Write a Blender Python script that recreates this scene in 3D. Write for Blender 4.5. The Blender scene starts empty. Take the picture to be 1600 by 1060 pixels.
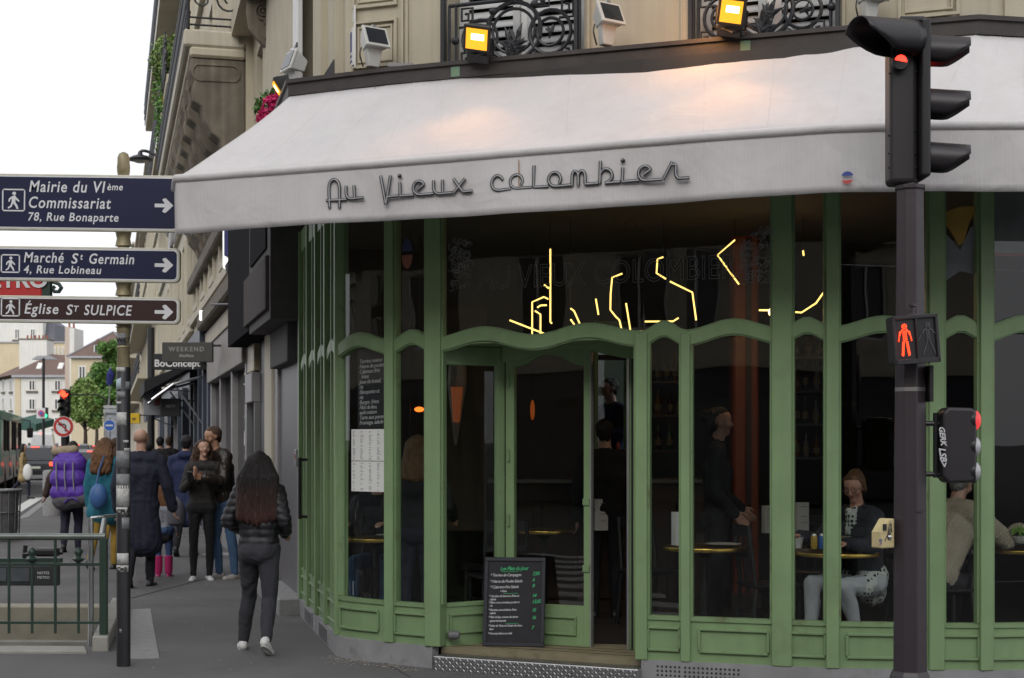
import bpy, bmesh, math, random
import numpy as np
from mathutils import Vector, Matrix
random.seed(7)
rad = math.radians
SC = bpy.context.scene
COL = SC.collection

# ---------------------------------------------------------------- camera
F, HX, HY, CZ = 2373.0, 800.0, 690.0, 1.7      # lens in photo pixels, horizon, eye height
cam_d = bpy.data.cameras.new('camera'); cam = bpy.data.objects.new('camera', cam_d); COL.objects.link(cam)
cam.location = (0, 0, CZ); cam.rotation_euler = (rad(90), 0, 0)
cam_d.sensor_width = 36; cam_d.lens = 36 * F / 1600; cam_d.shift_y = (HY - 530) / 1600
cam_d.clip_start = 0.1; cam_d.clip_end = 3000
cam_d.dof.use_dof = True; cam_d.dof.focus_distance = 10.4; cam_d.dof.aperture_fstop = 6.5
SC.camera = cam

# ---------------------------------------------------------------- sky and sun (overcast)
world = bpy.data.worlds.new('World'); SC.world = world; world.use_nodes = True
nt = world.node_tree; nt.nodes.clear()
SUN_EL, SUN_AZ = 30, 195
sky = nt.nodes.new('ShaderNodeTexSky'); sky.sky_type = 'NISHITA'; sky.sun_disc = False
sky.sun_elevation = rad(SUN_EL); sky.sun_rotation = rad(SUN_AZ); sky.dust_density = 4.0; sky.air_density = 1.0; sky.ozone_density = 1.0
hs = nt.nodes.new('ShaderNodeHueSaturation'); hs.inputs['Saturation'].default_value = 0.22
mx = nt.nodes.new('ShaderNodeMix'); mx.data_type = 'RGBA'; mx.inputs[0].default_value = 0.75
mx.inputs[7].default_value = (9.4, 9.5, 10.0, 1)          # even cloud cover
bg = nt.nodes.new('ShaderNodeBackground'); bg.inputs[1].default_value = 0.12
wo = nt.nodes.new('ShaderNodeOutputWorld')
nt.links.new(sky.outputs[0], hs.inputs['Color']); nt.links.new(hs.outputs[0], mx.inputs[6])
nt.links.new(mx.outputs[2], bg.inputs[0]); nt.links.new(bg.outputs[0], wo.inputs[0])
sd = bpy.data.lights.new('sun', 'SUN'); sd.energy = 1.15; sd.angle = rad(50); sd.color = (1, .96, .9)
sun = bpy.data.objects.new('sun', sd); COL.objects.link(sun)
sun.rotation_euler = (rad(90 - SUN_EL), 0, rad(180 - SUN_AZ)); sun.location = (0, 0, 40)
SC.view_settings.view_transform = 'Standard'; SC.view_settings.look = 'None'
SC.view_settings.exposure = 0.12; SC.view_settings.gamma = 1.0; SC.view_settings.use_curve_mapping = False
SC.cycles.max_bounces = 8; SC.cycles.transparent_max_bounces = 24; SC.cycles.glossy_bounces = 4
SC.cycles.diffuse_bounces = 3; SC.cycles.sample_clamp_indirect = 4.0; SC.cycles.caustics_reflective = False

# ---------------------------------------------------------------- materials
def _n(t, ty, **kw):
    n = t.nodes.new(ty)
    for k, v in kw.items(): setattr(n, k, v)
    return n
MATS = {}
def mat(name, col, rough=.6, metal=0., var=.12, scale=6., bump=0., bscale=40., emit=None, estr=0., spec=.5, streak=0., dirt=None, dirt_amt=.0, coat=0., speck=0., strand=0.):
    """procedural surface: base colour varied by two noises, optional vertical streaks, dirt patches and fine relief"""
    if name in MATS: return MATS[name]
    m = bpy.data.materials.new(name); m.use_nodes = True; t = m.node_tree
    b = t.nodes['Principled BSDF']; L = t.links.new
    b.inputs['Roughness'].default_value = rough; b.inputs['Metallic'].default_value = metal
    b.inputs['Specular IOR Level'].default_value = spec
    if coat: b.inputs['Coat Weight'].default_value = coat
    tc = _n(t, 'ShaderNodeTexCoord')
    if var > 0:
        n1 = _n(t, 'ShaderNodeTexNoise'); n1.inputs['Scale'].default_value = scale; n1.inputs['Detail'].default_value = 6
        L(tc.outputs['Object'], n1.inputs['Vector'])
        r = _n(t, 'ShaderNodeMapRange'); r.inputs[1].default_value = .25; r.inputs[2].default_value = .75
        r.inputs[3].default_value = 1 - var; r.inputs[4].default_value = 1 + var
        L(n1.outputs[0], r.inputs[0])
        mul = _n(t, 'ShaderNodeVectorMath', operation='SCALE'); mul.inputs[0].default_value = col[:3]
        L(r.outputs[0], mul.inputs['Scale'])
        out = mul.outputs[0]
        if streak > 0:
            mp = _n(t, 'ShaderNodeMapping'); mp.inputs['Scale'].default_value = (9, 9, .35)
            L(tc.outputs['Object'], mp.inputs['Vector'])
            n2 = _n(t, 'ShaderNodeTexNoise'); n2.inputs['Scale'].default_value = 1.2; n2.inputs['Detail'].default_value = 5
            L(mp.outputs[0], n2.inputs['Vector'])
            r2 = _n(t, 'ShaderNodeMapRange'); r2.inputs[1].default_value = .3; r2.inputs[2].default_value = .7
            r2.inputs[3].default_value = 1 - streak; r2.inputs[4].default_value = 1 + streak * .5
            L(n2.outputs[0], r2.inputs[0])
            m2 = _n(t, 'ShaderNodeVectorMath', operation='SCALE'); L(out, m2.inputs[0]); L(r2.outputs[0], m2.inputs['Scale']); out = m2.outputs[0]
        if dirt:
            n3 = _n(t, 'ShaderNodeTexNoise'); n3.inputs['Scale'].default_value = scale * .8; n3.inputs['Detail'].default_value = 9
            n3.inputs['Roughness'].default_value = .7
            L(tc.outputs['Object'], n3.inputs['Vector'])
            r3 = _n(t, 'ShaderNodeMapRange'); r3.inputs[1].default_value = .56; r3.inputs[2].default_value = .72
            r3.inputs[3].default_value = 0; r3.inputs[4].default_value = dirt_amt
            L(n3.outputs[0], r3.inputs[0])
            m3 = _n(t, 'ShaderNodeMix', data_type='RGBA'); L(r3.outputs[0], m3.inputs[0]); L(out, m3.inputs[6]); m3.inputs[7].default_value = (*dirt, 1); out = m3.outputs[2]
        if speck > 0:
            n5 = _n(t, 'ShaderNodeTexNoise'); n5.inputs['Scale'].default_value = 95; n5.inputs['Detail'].default_value = 3; n5.inputs['Roughness'].default_value = .8
            L(tc.outputs['Object'], n5.inputs['Vector'])
            r5 = _n(t, 'ShaderNodeMapRange'); r5.inputs[1].default_value = .35; r5.inputs[2].default_value = .68; r5.inputs[3].default_value = 1 - speck; r5.inputs[4].default_value = 1 + speck
            L(n5.outputs[0], r5.inputs[0]); m5 = _n(t, 'ShaderNodeVectorMath', operation='SCALE'); L(out, m5.inputs[0]); L(r5.outputs[0], m5.inputs['Scale']); out = m5.outputs[0]
            v5 = _n(t, 'ShaderNodeTexVoronoi'); v5.inputs['Scale'].default_value = 2.6; L(tc.outputs['Object'], v5.inputs['Vector'])
            r6 = _n(t, 'ShaderNodeMapRange'); r6.inputs[1].default_value = .05; r6.inputs[2].default_value = .075; r6.inputs[3].default_value = .45; r6.inputs[4].default_value = 0; L(v5.outputs['Distance'], r6.inputs[0])
            m6 = _n(t, 'ShaderNodeMix', data_type='RGBA'); L(r6.outputs[0], m6.inputs[0]); L(out, m6.inputs[6]); m6.inputs[7].default_value = (.22, .215, .21, 1); out = m6.outputs[2]
        L(out, b.inputs['Base Color'])
    else:
        b.inputs['Base Color'].default_value = (*col[:3], 1)
    if strand > 0:
        mp_ = _n(t, 'ShaderNodeMapping'); mp_.inputs['Scale'].default_value = (150, 150, 6); L(tc.outputs['Object'], mp_.inputs[0])
        n7 = _n(t, 'ShaderNodeTexNoise'); n7.inputs['Scale'].default_value = 1; n7.inputs['Detail'].default_value = 3; n7.inputs['Distortion'].default_value = .8; L(mp_.outputs[0], n7.inputs['Vector'])
        b7 = _n(t, 'ShaderNodeBump'); b7.inputs['Strength'].default_value = strand; b7.inputs['Distance'].default_value = .02; L(n7.outputs[0], b7.inputs['Height']); L(b7.outputs[0], b.inputs['Normal'])
    if bump > 0:
        n4 = _n(t, 'ShaderNodeTexNoise'); n4.inputs['Scale'].default_value = bscale; n4.inputs['Detail'].default_value = 5
        L(tc.outputs['Object'], n4.inputs['Vector'])
        bp = _n(t, 'ShaderNodeBump'); bp.inputs['Strength'].default_value = bump; bp.inputs['Distance'].default_value = .02
        L(n4.outputs[0], bp.inputs['Height']); L(bp.outputs[0], b.inputs['Normal'])
    if emit:
        b.inputs['Emission Color'].default_value = (*emit, 1); b.inputs['Emission Strength'].default_value = estr
    MATS[name] = m
    return m

def glass_mat(name, tint=(.9, .93, .92), ior=1.5, rough=0.0, boost=1.0):
    m = bpy.data.materials.new(name); m.use_nodes = True; t = m.node_tree; t.nodes.clear(); L = t.links.new
    o = _n(t, 'ShaderNodeOutputMaterial'); mixs = _n(t, 'ShaderNodeMixShader')
    tr = _n(t, 'ShaderNodeBsdfTransparent'); tr.inputs[0].default_value = (*tint, 1)
    gl = _n(t, 'ShaderNodeBsdfGlossy'); gl.inputs['Roughness'].default_value = rough
    fr = _n(t, 'ShaderNodeFresnel'); fr.inputs[0].default_value = ior
    g = _n(t, 'ShaderNodeNewGeometry')
    s = _n(t, 'ShaderNodeMath', operation='SUBTRACT'); s.inputs[0].default_value = boost; L(g.outputs['Backfacing'], s.inputs[1])
    mu = _n(t, 'ShaderNodeMath', operation='MULTIPLY'); mu.use_clamp = True; L(fr.outputs[0], mu.inputs[0]); L(s.outputs[0], mu.inputs[1])
    # old panes are never quite flat
    tc = _n(t, 'ShaderNodeTexCoord'); nz = _n(t, 'ShaderNodeTexNoise'); nz.inputs['Scale'].default_value = 1.6; nz.inputs['Detail'].default_value = 1
    bp = _n(t, 'ShaderNodeBump'); bp.inputs['Strength'].default_value = .04; bp.inputs['Distance'].default_value = .05
    L(tc.outputs['Object'], nz.inputs['Vector']); L(nz.outputs[0], bp.inputs['Height']); L(bp.outputs[0], gl.inputs['Normal'])
    L(mu.outputs[0], mixs.inputs[0]); L(tr.outputs[0], mixs.inputs[1]); L(gl.outputs[0], mixs.inputs[2]); L(mixs.outputs[0], o.inputs[0])
    MATS[name] = m
    return m

def emat(name, col, s):
    if name in MATS: return MATS[name]
    return mat(name, (.02, .02, .02), .4, var=0, emit=col, estr=s)

# ---------------------------------------------------------------- mesh builder
ORG = {}
def V3(a): return Vector(a)
class Frame:
    """vertical plane: u along, w up, d outward"""
    def __init__(s, P, Q, z=0.):
        s.o = Vector((P[0], P[1], z)); q = Vector((Q[0] - P[0], Q[1] - P[1], 0)); s.L = q.length; s.ax = q.normalized()
        s.az = Vector((0, 0, 1)); s.an = Vector((s.ax.y, -s.ax.x, 0))
    def p(s, u, w, d=0.): return s.o + s.ax * u + s.az * w + s.an * d
    def u(s, x, d=0.):                       # where the sight line of photo column x meets the plane
        r = (x - HX) / F; o = s.o + s.an * d
        return (r * o.y - o.x) / (s.ax.x - r * s.ax.y)
    def uw(s, x, y, d=0.):
        u = s.u(x, d); Y = (s.o + s.an * d + s.ax * u).y
        return u, CZ + (HY - y) * Y / F - s.o.z
    def mat3(s): return Matrix((s.ax, s.an * -1, s.az)).transposed()   # local x along, y inward, z up

def W(x, y, Y): return Vector(((x - HX) * Y / F, Y, CZ + (HY - y) * Y / F))
def G(x, y, z=0.):
    Y = (CZ - z) * F / (y - HY); return Vector(((x - HX) * Y / F, Y, z))

class MB:
    def __init__(s): s.v = []; s.f = []
    def add(s, vs, fs):
        k = len(s.v); s.v += [tuple(p) for p in vs]; s.f += [tuple(i + k for i in f) for f in fs]; return s
    BF = [(0, 1, 2, 3), (7, 6, 5, 4), (0, 4, 5, 1), (1, 5, 6, 2), (2, 6, 7, 3), (3, 7, 4, 0)]
    def box(s, c, sz, M=None):
        c = Vector(c); h = Vector(sz) * .5
        ps = [Vector((a * h.x, b * h.y, e * h.z)) for e in (-1, 1) for a, b in ((-1, -1), (-1, 1), (1, 1), (1, -1))]
        if M is not None: ps = [M @ p for p in ps]
        return s.add([c + p for p in ps], s.BF)
    def fbox(s, fr, u0, u1, w0, w1, d0, d1):
        ps = [fr.p(u, w, d) for w in (w0, w1) for u, d in ((u0, d1), (u0, d0), (u1, d0), (u1, d1))]
        return s.add(ps, s.BF)
    def prism(s, pts, ext):
        """closed polygon (3-D points, coplanar) extruded by the vector ext"""
        n = len(pts); e = Vector(ext); a = [Vector(p) for p in pts]
        vs = a + [p + e for p in a]
        return s.add(vs, [tuple(range(n))[::-1], tuple(range(n, 2 * n))] + [(i, (i + 1) % n, n + (i + 1) % n, n + i) for i in range(n)])
    def quad(s, a, b, c, d): return s.add([a, b, c, d], [(0, 1, 2, 3)])
    def tube(s, pts, r, n=8, closed=False):
        pts = [Vector(p) for p in pts]; m = len(pts)
        rr = r if isinstance(r, (list, tuple)) else [r] * m
        rings = []; prev = None
        for i, p in enumerate(pts):
            if closed: t = pts[(i + 1) % m] - pts[i - 1]
            else: t = pts[min(i + 1, m - 1)] - pts[max(i - 1, 0)]
            t = t.normalized() if t.length > 1e-9 else Vector((0, 0, 1))
            if prev is None:
                a = Vector((0, 0, 1)) if abs(t.z) < .9 else Vector((1, 0, 0))
                x = t.cross(a).normalized()
            else:
                x = (prev - t * prev.dot(t)); x = x.normalized() if x.length > 1e-6 else t.orthogonal().normalized()
            prev = x; y = t.cross(x)
            rings.append([p + (x * math.cos(6.28319 * k / n) + y * math.sin(6.28319 * k / n)) * rr[i] for k in range(n)])
        vs = [q for g in rings for q in g]; fs = []
        for i in range(m if closed else m - 1):
            j = (i + 1) % m
            for k in range(n): fs.append((i * n + k, i * n + (k + 1) % n, j * n + (k + 1) % n, j * n + k))
        if not closed: fs += [tuple(range(n))[::-1], tuple((m - 1) * n + k for k in range(n))]
        return s.add(vs, fs)
    def lathe(s, c, prof, n=16, M=None):
        c = Vector(c); vs = []; fs = []; m = len(prof)
        for r, z in prof:
            for k in range(n):
                p = Vector((r * math.cos(6.28319 * k / n), r * math.sin(6.28319 * k / n), z))
                vs.append(c + (M @ p if M is not None else p))
        for i in range(m - 1):
            for k in range(n): fs.append((i * n + k, i * n + (k + 1) % n, (i + 1) * n + (k + 1) % n, (i + 1) * n + k))
        fs += [tuple(range(n))[::-1], tuple((m - 1) * n + k for k in range(n))]
        return s.add(vs, fs)
    def cyl(s, a, b, r, n=16): return s.tube([a, b], r, n)
    def ell(s, c, r, n=12, m=8, M=None):
        r = Vector(r) if not isinstance(r, (int, float)) else Vector((r, r, r))
        prof = []; c = Vector(c); vs = []; fs = []
        for i in range(1, m):
            th = math.pi * i / m
            for k in range(n):
                p = Vector((r.x * math.sin(th) * math.cos(6.28319 * k / n), r.y * math.sin(th) * math.sin(6.28319 * k / n), -r.z * math.cos(th)))
                vs.append(c + (M @ p if M is not None else p))
        b = Vector((0, 0, -r.z)); t = Vector((0, 0, r.z))
        vs += [c + (M @ b if M is not None else b), c + (M @ t if M is not None else t)]
        for i in range(m - 2):
            for k in range(n): fs.append((i * n + k, i * n + (k + 1) % n, (i + 1) * n + (k + 1) % n, (i + 1) * n + k))
        B = (m - 1) * n
        for k in range(n):
            fs.append((B, (k + 1) % n, k)); fs.append((B + 1, (m - 2) * n + k, (m - 2) * n + (k + 1) % n))
        return s.add(vs, fs)
    def capsule(s, a, b, r0, r1, n=10):
        a = Vector(a); b = Vector(b); t = b - a
        t = t.normalized() if t.length > 1e-6 else Vector((0, 0, 1))
        pts = []; rr = []
        for k in range(5):
            an = math.pi / 2 * (1 - k / 4.); pts.append(a - t * r0 * math.sin(an)); rr.append(max(r0 * math.cos(an), 1e-4))
        for k in range(5):
            an = math.pi / 2 * k / 4.; pts.append(b + t * r1 * math.sin(an)); rr.append(max(r1 * math.cos(an), 1e-4))
        return s.tube(pts, rr, n)
    def run(s, poly, zlo, zhi, d0, d1, step=None):
        """rectangular bar following a plan polyline; d measured outward; zlo / zhi numbers or functions of the distance along"""
        pts = resample(poly, step) if step else [Vector((p[0], p[1])) for p in poly]
        n = len(pts); acc = 0; vs = []; fs = []
        for i in range(n):
            if i: acc += (pts[i] - pts[i - 1]).length
            if i == 0: t = pts[1] - pts[0]
            elif i == n - 1: t = pts[-1] - pts[-2]
            else: t = (pts[i] - pts[i - 1]).normalized() + (pts[i + 1] - pts[i]).normalized()
            t = t.normalized(); nn = Vector((t.y, -t.x)); k = 1.
            if 0 < i < n - 1:
                e = (pts[i + 1] - pts[i]).normalized(); k = 1 / max(.3, nn.dot(Vector((e.y, -e.x))))
            a = zlo(acc) if callable(zlo) else zlo; b = zhi(acc) if callable(zhi) else zhi
            for d, z in ((d0, a), (d1, a), (d1, b), (d0, b)):
                q = pts[i] + nn * d * k; vs.append((q.x, q.y, z))
        for i in range(n - 1):
            for k in range(4): fs.append((i * 4 + k, i * 4 + (k + 1) % 4, i * 4 + 4 + (k + 1) % 4, i * 4 + 4 + k))
        fs += [(3, 2, 1, 0), tuple(range(4 * n - 4, 4 * n))]
        return s.add(vs, fs)
    def build(s, name, m, parent=None, smooth=False, bevel=0., label=None, seg=1, fix=True):
        me = bpy.data.meshes.new(name); o = Vector(ORG.get(parent.name, (0, 0, 0))) if parent else Vector((0, 0, 0))
        me.from_pydata([tuple(Vector(p) - o) for p in s.v], [], s.f)
        if fix:
            bm = bmesh.new(); bm.from_mesh(me); bmesh.ops.recalc_face_normals(bm, faces=bm.faces); bm.to_mesh(me); bm.free()
        ms = m if isinstance(m, (list, tuple)) else [m]
        for q in ms: me.materials.append(q)
        if smooth: me.polygons.foreach_set('use_smooth', [True] * len(me.polygons))
        ob = bpy.data.objects.new(name, me); COL.objects.link(ob)
        if parent: ob.parent = parent
        ORG[ob.name] = tuple(o)
        if bevel > 0:
            bv = ob.modifiers.new('edge', 'BEVEL'); bv.width = bevel; bv.segments = seg; bv.limit_method = 'ANGLE'; bv.angle_limit = rad(40)
        if smooth and bevel <= 0 and smooth != 'all':
            try:
                me.set_sharp_from_angle(angle=rad(50))
            except Exception: pass
        if label: ob['label'] = label
        return ob

def resample(poly, step):
    pts = [Vector((p[0], p[1])) for p in poly]; out = [pts[0]]
    for a, b in zip(pts, pts[1:]):
        k = max(1, int(math.ceil((b - a).length / step)))
        for i in range(1, k + 1): out.append(a + (b - a) * i / k)
    return out
def smoothline(pts, sub=5, closed=False):
    P = [Vector(p) for p in pts]; n = len(P); out = []
    for i in range(n if closed else n - 1):
        if closed: p0, p1, p2, p3 = P[i - 1], P[i], P[(i + 1) % n], P[(i + 2) % n]
        else: p0, p1, p2, p3 = P[max(i - 1, 0)], P[i], P[i + 1], P[min(i + 2, n - 1)]
        for k in range(sub):
            t = k / sub
            out.append(.5 * ((2 * p1) + (p2 - p0) * t + (2 * p0 - 5 * p1 + 4 * p2 - p3) * t * t + (3 * p1 - p0 - 3 * p2 + p3) * t ** 3))
    if not closed: out.append(P[-1])
    return out

def tag(o, label=None, cat=None, group=None, kind=None):
    if label: o['label'] = label
    if cat: o['category'] = cat
    if group: o['group'] = group
    if kind: o['kind'] = kind
    return o
def thing(name, label, cat, loc=(0, 0, 0), group=None):
    o = bpy.data.objects.new(name, None); COL.objects.link(o); o.location = loc; o.empty_display_size = .2
    ORG[o.name] = tuple(loc)
    return tag(o, label, cat, group)
def structure(o): o['kind'] = 'structure'; return o
def copy_tree(o, parent=None):
    c = o.copy(); COL.objects.link(c)
    if parent: c.parent = parent
    ORG[c.name] = ORG.get(o.name, (0, 0, 0))
    for ch in list(o.children): copy_tree(ch, c)
    return c
def turn(o, loc, rz=0., s=1.):
    o.location = loc; o.rotation_euler = (0, 0, rz); o.scale = (s, s, s); ORG[o.name] = tuple(loc); return o

def text(name, s, size, m, parent, M, extrude=.001, shear=0., align='LEFT', bold=0., outline=0., space=1., fit=None):
    """lettering as a mesh. M: 4x4 matrix placing the text's x-right / y-up plane"""
    c = bpy.data.curves.new(name, 'FONT'); c.body = s; c.size = size; c.shear = shear; c.align_x = align
    c.extrude = extrude; c.offset = bold; c.space_character = space; c.resolution_u = 3
    if outline: c.fill_mode = 'NONE'; c.bevel_depth = outline; c.bevel_resolution = 0; c.extrude = 0
    t = bpy.data.objects.new(name, c)
    me = bpy.data.meshes.new_from_object(t); bpy.data.objects.remove(t); bpy.data.curves.remove(c)
    o = Vector(ORG.get(parent.name, (0, 0, 0))) if parent else Vector((0, 0, 0))
    if fit and len(me.vertices):
        xs = [v.co.x for v in me.vertices]; me.transform(Matrix.Diagonal((fit / (max(xs) - min(xs)), 1, 1, 1)) @ Matrix.Translation((-min(xs), 0, 0)))
    me.transform(Matrix.Translation(-o) @ M)
    me.materials.clear(); me.materials.append(m)
    ob = bpy.data.objects.new(name, me); COL.objects.link(ob)
    if parent: ob.parent = parent
    return ob
def plane_M(o, x, y):
    x = Vector(x).normalized(); y = Vector(y).normalized(); z = x.cross(y)
    M = Matrix((x, y, z)).transposed().to_4x4(); M.translation = Vector(o); return M

def wall_open(mb, fr, u0, u1, w0, w1, ops, d0, d1):
    """wall slab with rectangular openings (ua, ub, wa, wb)"""
    us = sorted(set([u0, u1] + [min(max(a, u0), u1) for o in ops for a in o[:2]]))
    for a, b in zip(us, us[1:]):
        if b - a < 1e-5: continue
        m = (a + b) / 2
        cut = sorted([(max(o[2], w0), min(o[3], w1)) for o in ops if o[0] < m < o[1]])
        w = w0
        for x, y in cut:
            if x > w + 1e-5: mb.fbox(fr, a, b, w, x, d0, d1)
            w = max(w, y)
        if w < w1 - 1e-5: mb.fbox(fr, a, b, w, w1, d0, d1)
    return mb
def rect_ring(mb, fr, u0, u1, w0, w1, t, d0, d1):
    mb.fbox(fr, u0, u1, w0, w0 + t, d0, d1); mb.fbox(fr, u0, u1, w1 - t, w1, d0, d1)
    mb.fbox(fr, u0, u0 + t, w0 + t, w1 - t, d0, d1); mb.fbox(fr, u1 - t, u1, w0 + t, w1 - t, d0, d1)
    return mb
# ---------------------------------------------------------------- palette
GREEN = mat('green paint', (.225, .34, .168), .45, var=.09, scale=3, bump=.06, bscale=35, streak=.07, dirt=(.10, .075, .04), dirt_amt=.22)
GREEN_W = mat('worn green paint', (.20, .305, .15), .5, var=.1, scale=4, bump=.05, bscale=30, dirt=(.10, .045, .025), dirt_amt=.85)
GLASS = glass_mat('window glass', (.95, .965, .955), 1.6)
GLASS_F = glass_mat('far glass', (.5, .55, .58), 1.6)
CANVAS = None
STONE = mat('cream limestone', (.50, .45, .345), .85, var=.09, scale=2.2, bump=.08, bscale=25, streak=.07)
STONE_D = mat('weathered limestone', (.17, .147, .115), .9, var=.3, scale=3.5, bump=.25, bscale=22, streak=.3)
STONE_L = mat('pale limestone', (.52, .48, .39), .85, var=.1, scale=1.2, bump=.08, streak=.15)
GREYST = mat('granite kerb', (.27, .27, .27), .8, var=.18, scale=14, bump=.15, bscale=60)
PLINTH = mat('grey plinth sheet', (.30, .30, .31), .5, var=.14, scale=5, bump=.04, dirt=(.07, .06, .05), dirt_amt=.5)
IRON = mat('wrought iron', (.02, .021, .025), .45, var=.2)
BLACKM = mat('black metal', (.016, .016, .018), .4, var=.15)
POLE = mat('brown black pole paint', (.045, .036, .042), .38, var=.12, scale=5, bump=.06, bscale=20, dirt=(.2, .19, .19), dirt_amt=.12)
STEEL = mat('brushed steel', (.55, .55, .56), .32, metal=1., var=.1)
CHECKER = mat('checker plate', (.50, .50, .51), .34, metal=1., var=.14, scale=9)
ZINC = mat('zinc', (.30, .31, .33), .5, metal=.6, var=.15)
WHITE = mat('white paint', (.72, .72, .70), .5, var=.05)
SHUT = mat('pale grey shutter paint', (.52, .52, .52), .55, var=.07)
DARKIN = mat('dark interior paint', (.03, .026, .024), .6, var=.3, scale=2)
WOODD = mat('dark wood', (.045, .026, .016), .45, var=.3, scale=5)
ORANGE = mat('orange lacquer', (.30, .065, .018), .4, var=.15, scale=3)
BRASS = mat('brass edge', (.62, .42, .10), .28, metal=1., var=.1)
BLACKF = mat('black fabric', (.014, .014, .017), .85, var=.25, scale=30, bump=.2, bscale=120)
PAPER = mat('paper', (.75, .76, .74), .8, var=.03)
SLATE = mat('slate roof', (.10, .105, .125), .6, var=.2, scale=6, bump=.2, bscale=30)
TILE = mat('brown roof tile', (.15, .10, .085), .85, var=.2, scale=4, bump=.3, bscale=25)
HOUSEW = mat('white render', (.70, .70, .66), .9, var=.06, scale=.6, streak=.1)
HOUSEC = mat('cream render', (.60, .52, .36), .9, var=.07, scale=.6, streak=.1)
DARKG = mat('dark window glass', (.03, .035, .04), .12, var=.2, spec=.6)
SIGNBLUE = mat('navy sign enamel', (.014, .018, .056), .32, var=.06, scale=3)
SIGNBROWN = mat('brown sign enamel', (.045, .022, .022), .34, var=.06, scale=3)
SIGNRIM = mat('ivory sign rim', (.58, .56, .46), .5, var=.12, scale=8, dirt=(.22, .2, .12), dirt_amt=.4)
SIGNPOST = mat('bronze post paint', (.30, .255, .15), .42, var=.25, scale=9, metal=.25)
SIGNW = mat('white sign print', (.70, .70, .72), .5, var=.04)
ASPH = mat('asphalt', (.085, .085, .088), .9, var=.22, scale=1.5, bump=.4, bscale=120, speck=.25)
PAVE = mat('pavement asphalt', (.135, .131, .131), .88, var=.2, scale=.9, bump=.5, bscale=120, dirt=(.075, .072, .074), dirt_amt=.5, speck=.3)
LINEW = mat('road paint', (.62, .62, .60), .8, var=.12, scale=8, dirt=(.12, .12, .12), dirt_amt=.5)
METROG = mat('metro green paint', (.030, .055, .042), .4, var=.15)
NAVYSHOP = mat('navy shopfront paint', (.035, .043, .065), .45, var=.15)
GREYSHOP = mat('grey shopfront metal', (.26, .25, .255), .45, var=.1)
DGREYSHOP = mat('dark grey shop metal', (.10, .095, .097), .8, spec=.15, var=.12)
TYRE = mat('rubber', (.02, .02, .02), .8, var=.1)
SKIN = mat('skin', (.50, .30, .22), .5, var=.08, scale=14)
RED_ON = emat('lit red lens', (1, .035, .02), 3.5)
RED_FAR = emat('red lamp', (1, .05, .02), 4.)
AMB_FAR = emat('amber lamp', (1, .35, .02), 5.)
GRN_FAR = emat('green lamp', (.03, 1, .35), 3.)
GOLD = emat('gold light tube', (1, .66, .17), 2.3)

def canvas_mat():
    m = mat('awning canvas', (.60, .58, .58), .8, var=.05, scale=1.3, streak=.03, dirt=(.47, .44, .42), dirt_amt=.35)
    t = m.node_tree; L = t.links.new; b = t.nodes['Principled BSDF']; tc = t.nodes['Texture Coordinate']
    # fine vertical weave and soft folds
    mp = _n(t, 'ShaderNodeMapping'); mp.inputs['Scale'].default_value = (26, 26, 1.2)
    nz = _n(t, 'ShaderNodeTexNoise'); nz.inputs['Scale'].default_value = 3; nz.inputs['Detail'].default_value = 3
    L(tc.outputs['Object'], mp.inputs[0]); L(mp.outputs[0], nz.inputs['Vector'])
    n2 = _n(t, 'ShaderNodeTexNoise'); n2.inputs['Scale'].default_value = 2.3; n2.inputs['Detail'].default_value = 3; n2.inputs['Distortion'].default_value = .6
    L(tc.outputs['Object'], n2.inputs['Vector'])
    a = _n(t, 'ShaderNodeMath', operation='MULTIPLY_ADD'); a.inputs[1].default_value = .10; L(nz.outputs[0], a.inputs[0]); L(n2.outputs[0], a.inputs[2])
    bp = _n(t, 'ShaderNodeBump'); bp.inputs['Strength'].default_value = .4; bp.inputs['Distance'].default_value = .07
    L(a.outputs[0], bp.inputs['Height']); L(bp.outputs[0], b.inputs['Normal'])
    return m
CANVAS = canvas_mat()

def leaf_mat(name, col):
    m = mat(name, col, .6, var=.45, scale=1.5); return m
LEAF = leaf_mat('fresh leaves', (.11, .23, .05)); LEAF2 = leaf_mat('pale leaves', (.19, .29, .08)); LEAF_D = leaf_mat('deep leaves', (.07, .15, .035))
PINK = mat('pink petals', (.60, .03, .16), .6, var=.3, scale=8); YELL = mat('yellow petals', (.55, .50, .04), .6, var=.2)
BARK = mat('bark', (.06, .045, .035), .9, var=.3, bump=.4, bscale=20)
# ---------------------------------------------------------------- plan lines
A_ = (-2.06, 14.86); B0 = (-1.385, 12.08); BC = (-1.34, 11.894); C_ = (-.93, 11.62); D_ = (-.586, 11.39)
E_ = (.915, 10.70); F_ = (1.213, 10.595); G_ = (1.848, 10.39); H_ = (2.17, 10.29); I_ = (2.851, 10.21); J_ = (3.177, 10.19); K_ = (3.70, 10.25); L_ = (5.4, 10.75); M_ = (4.55, 10.5)
U2 = Vector((-.255, .967, 0)).normalized()
def bez(a, b, c, n):
    a, b, c = Vector(a), Vector(b), Vector(c)
    return [tuple(a * (1 - t) ** 2 + b * 2 * t * (1 - t) + c * t * t) for t in [i / n for i in range(n + 1)]]
CURVE = bez(B0, BC, C_, 8)
def lerp2(a, b, t): return (a[0] + (b[0] - a[0]) * t, a[1] + (b[1] - a[1]) * t)
LEFTP = [lerp2(A_, B0, t) for t in (0, .25, .5, .75, 1)]
FRONT = [C_, D_, E_, F_, G_, H_, I_, J_, K_, L_]

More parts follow.
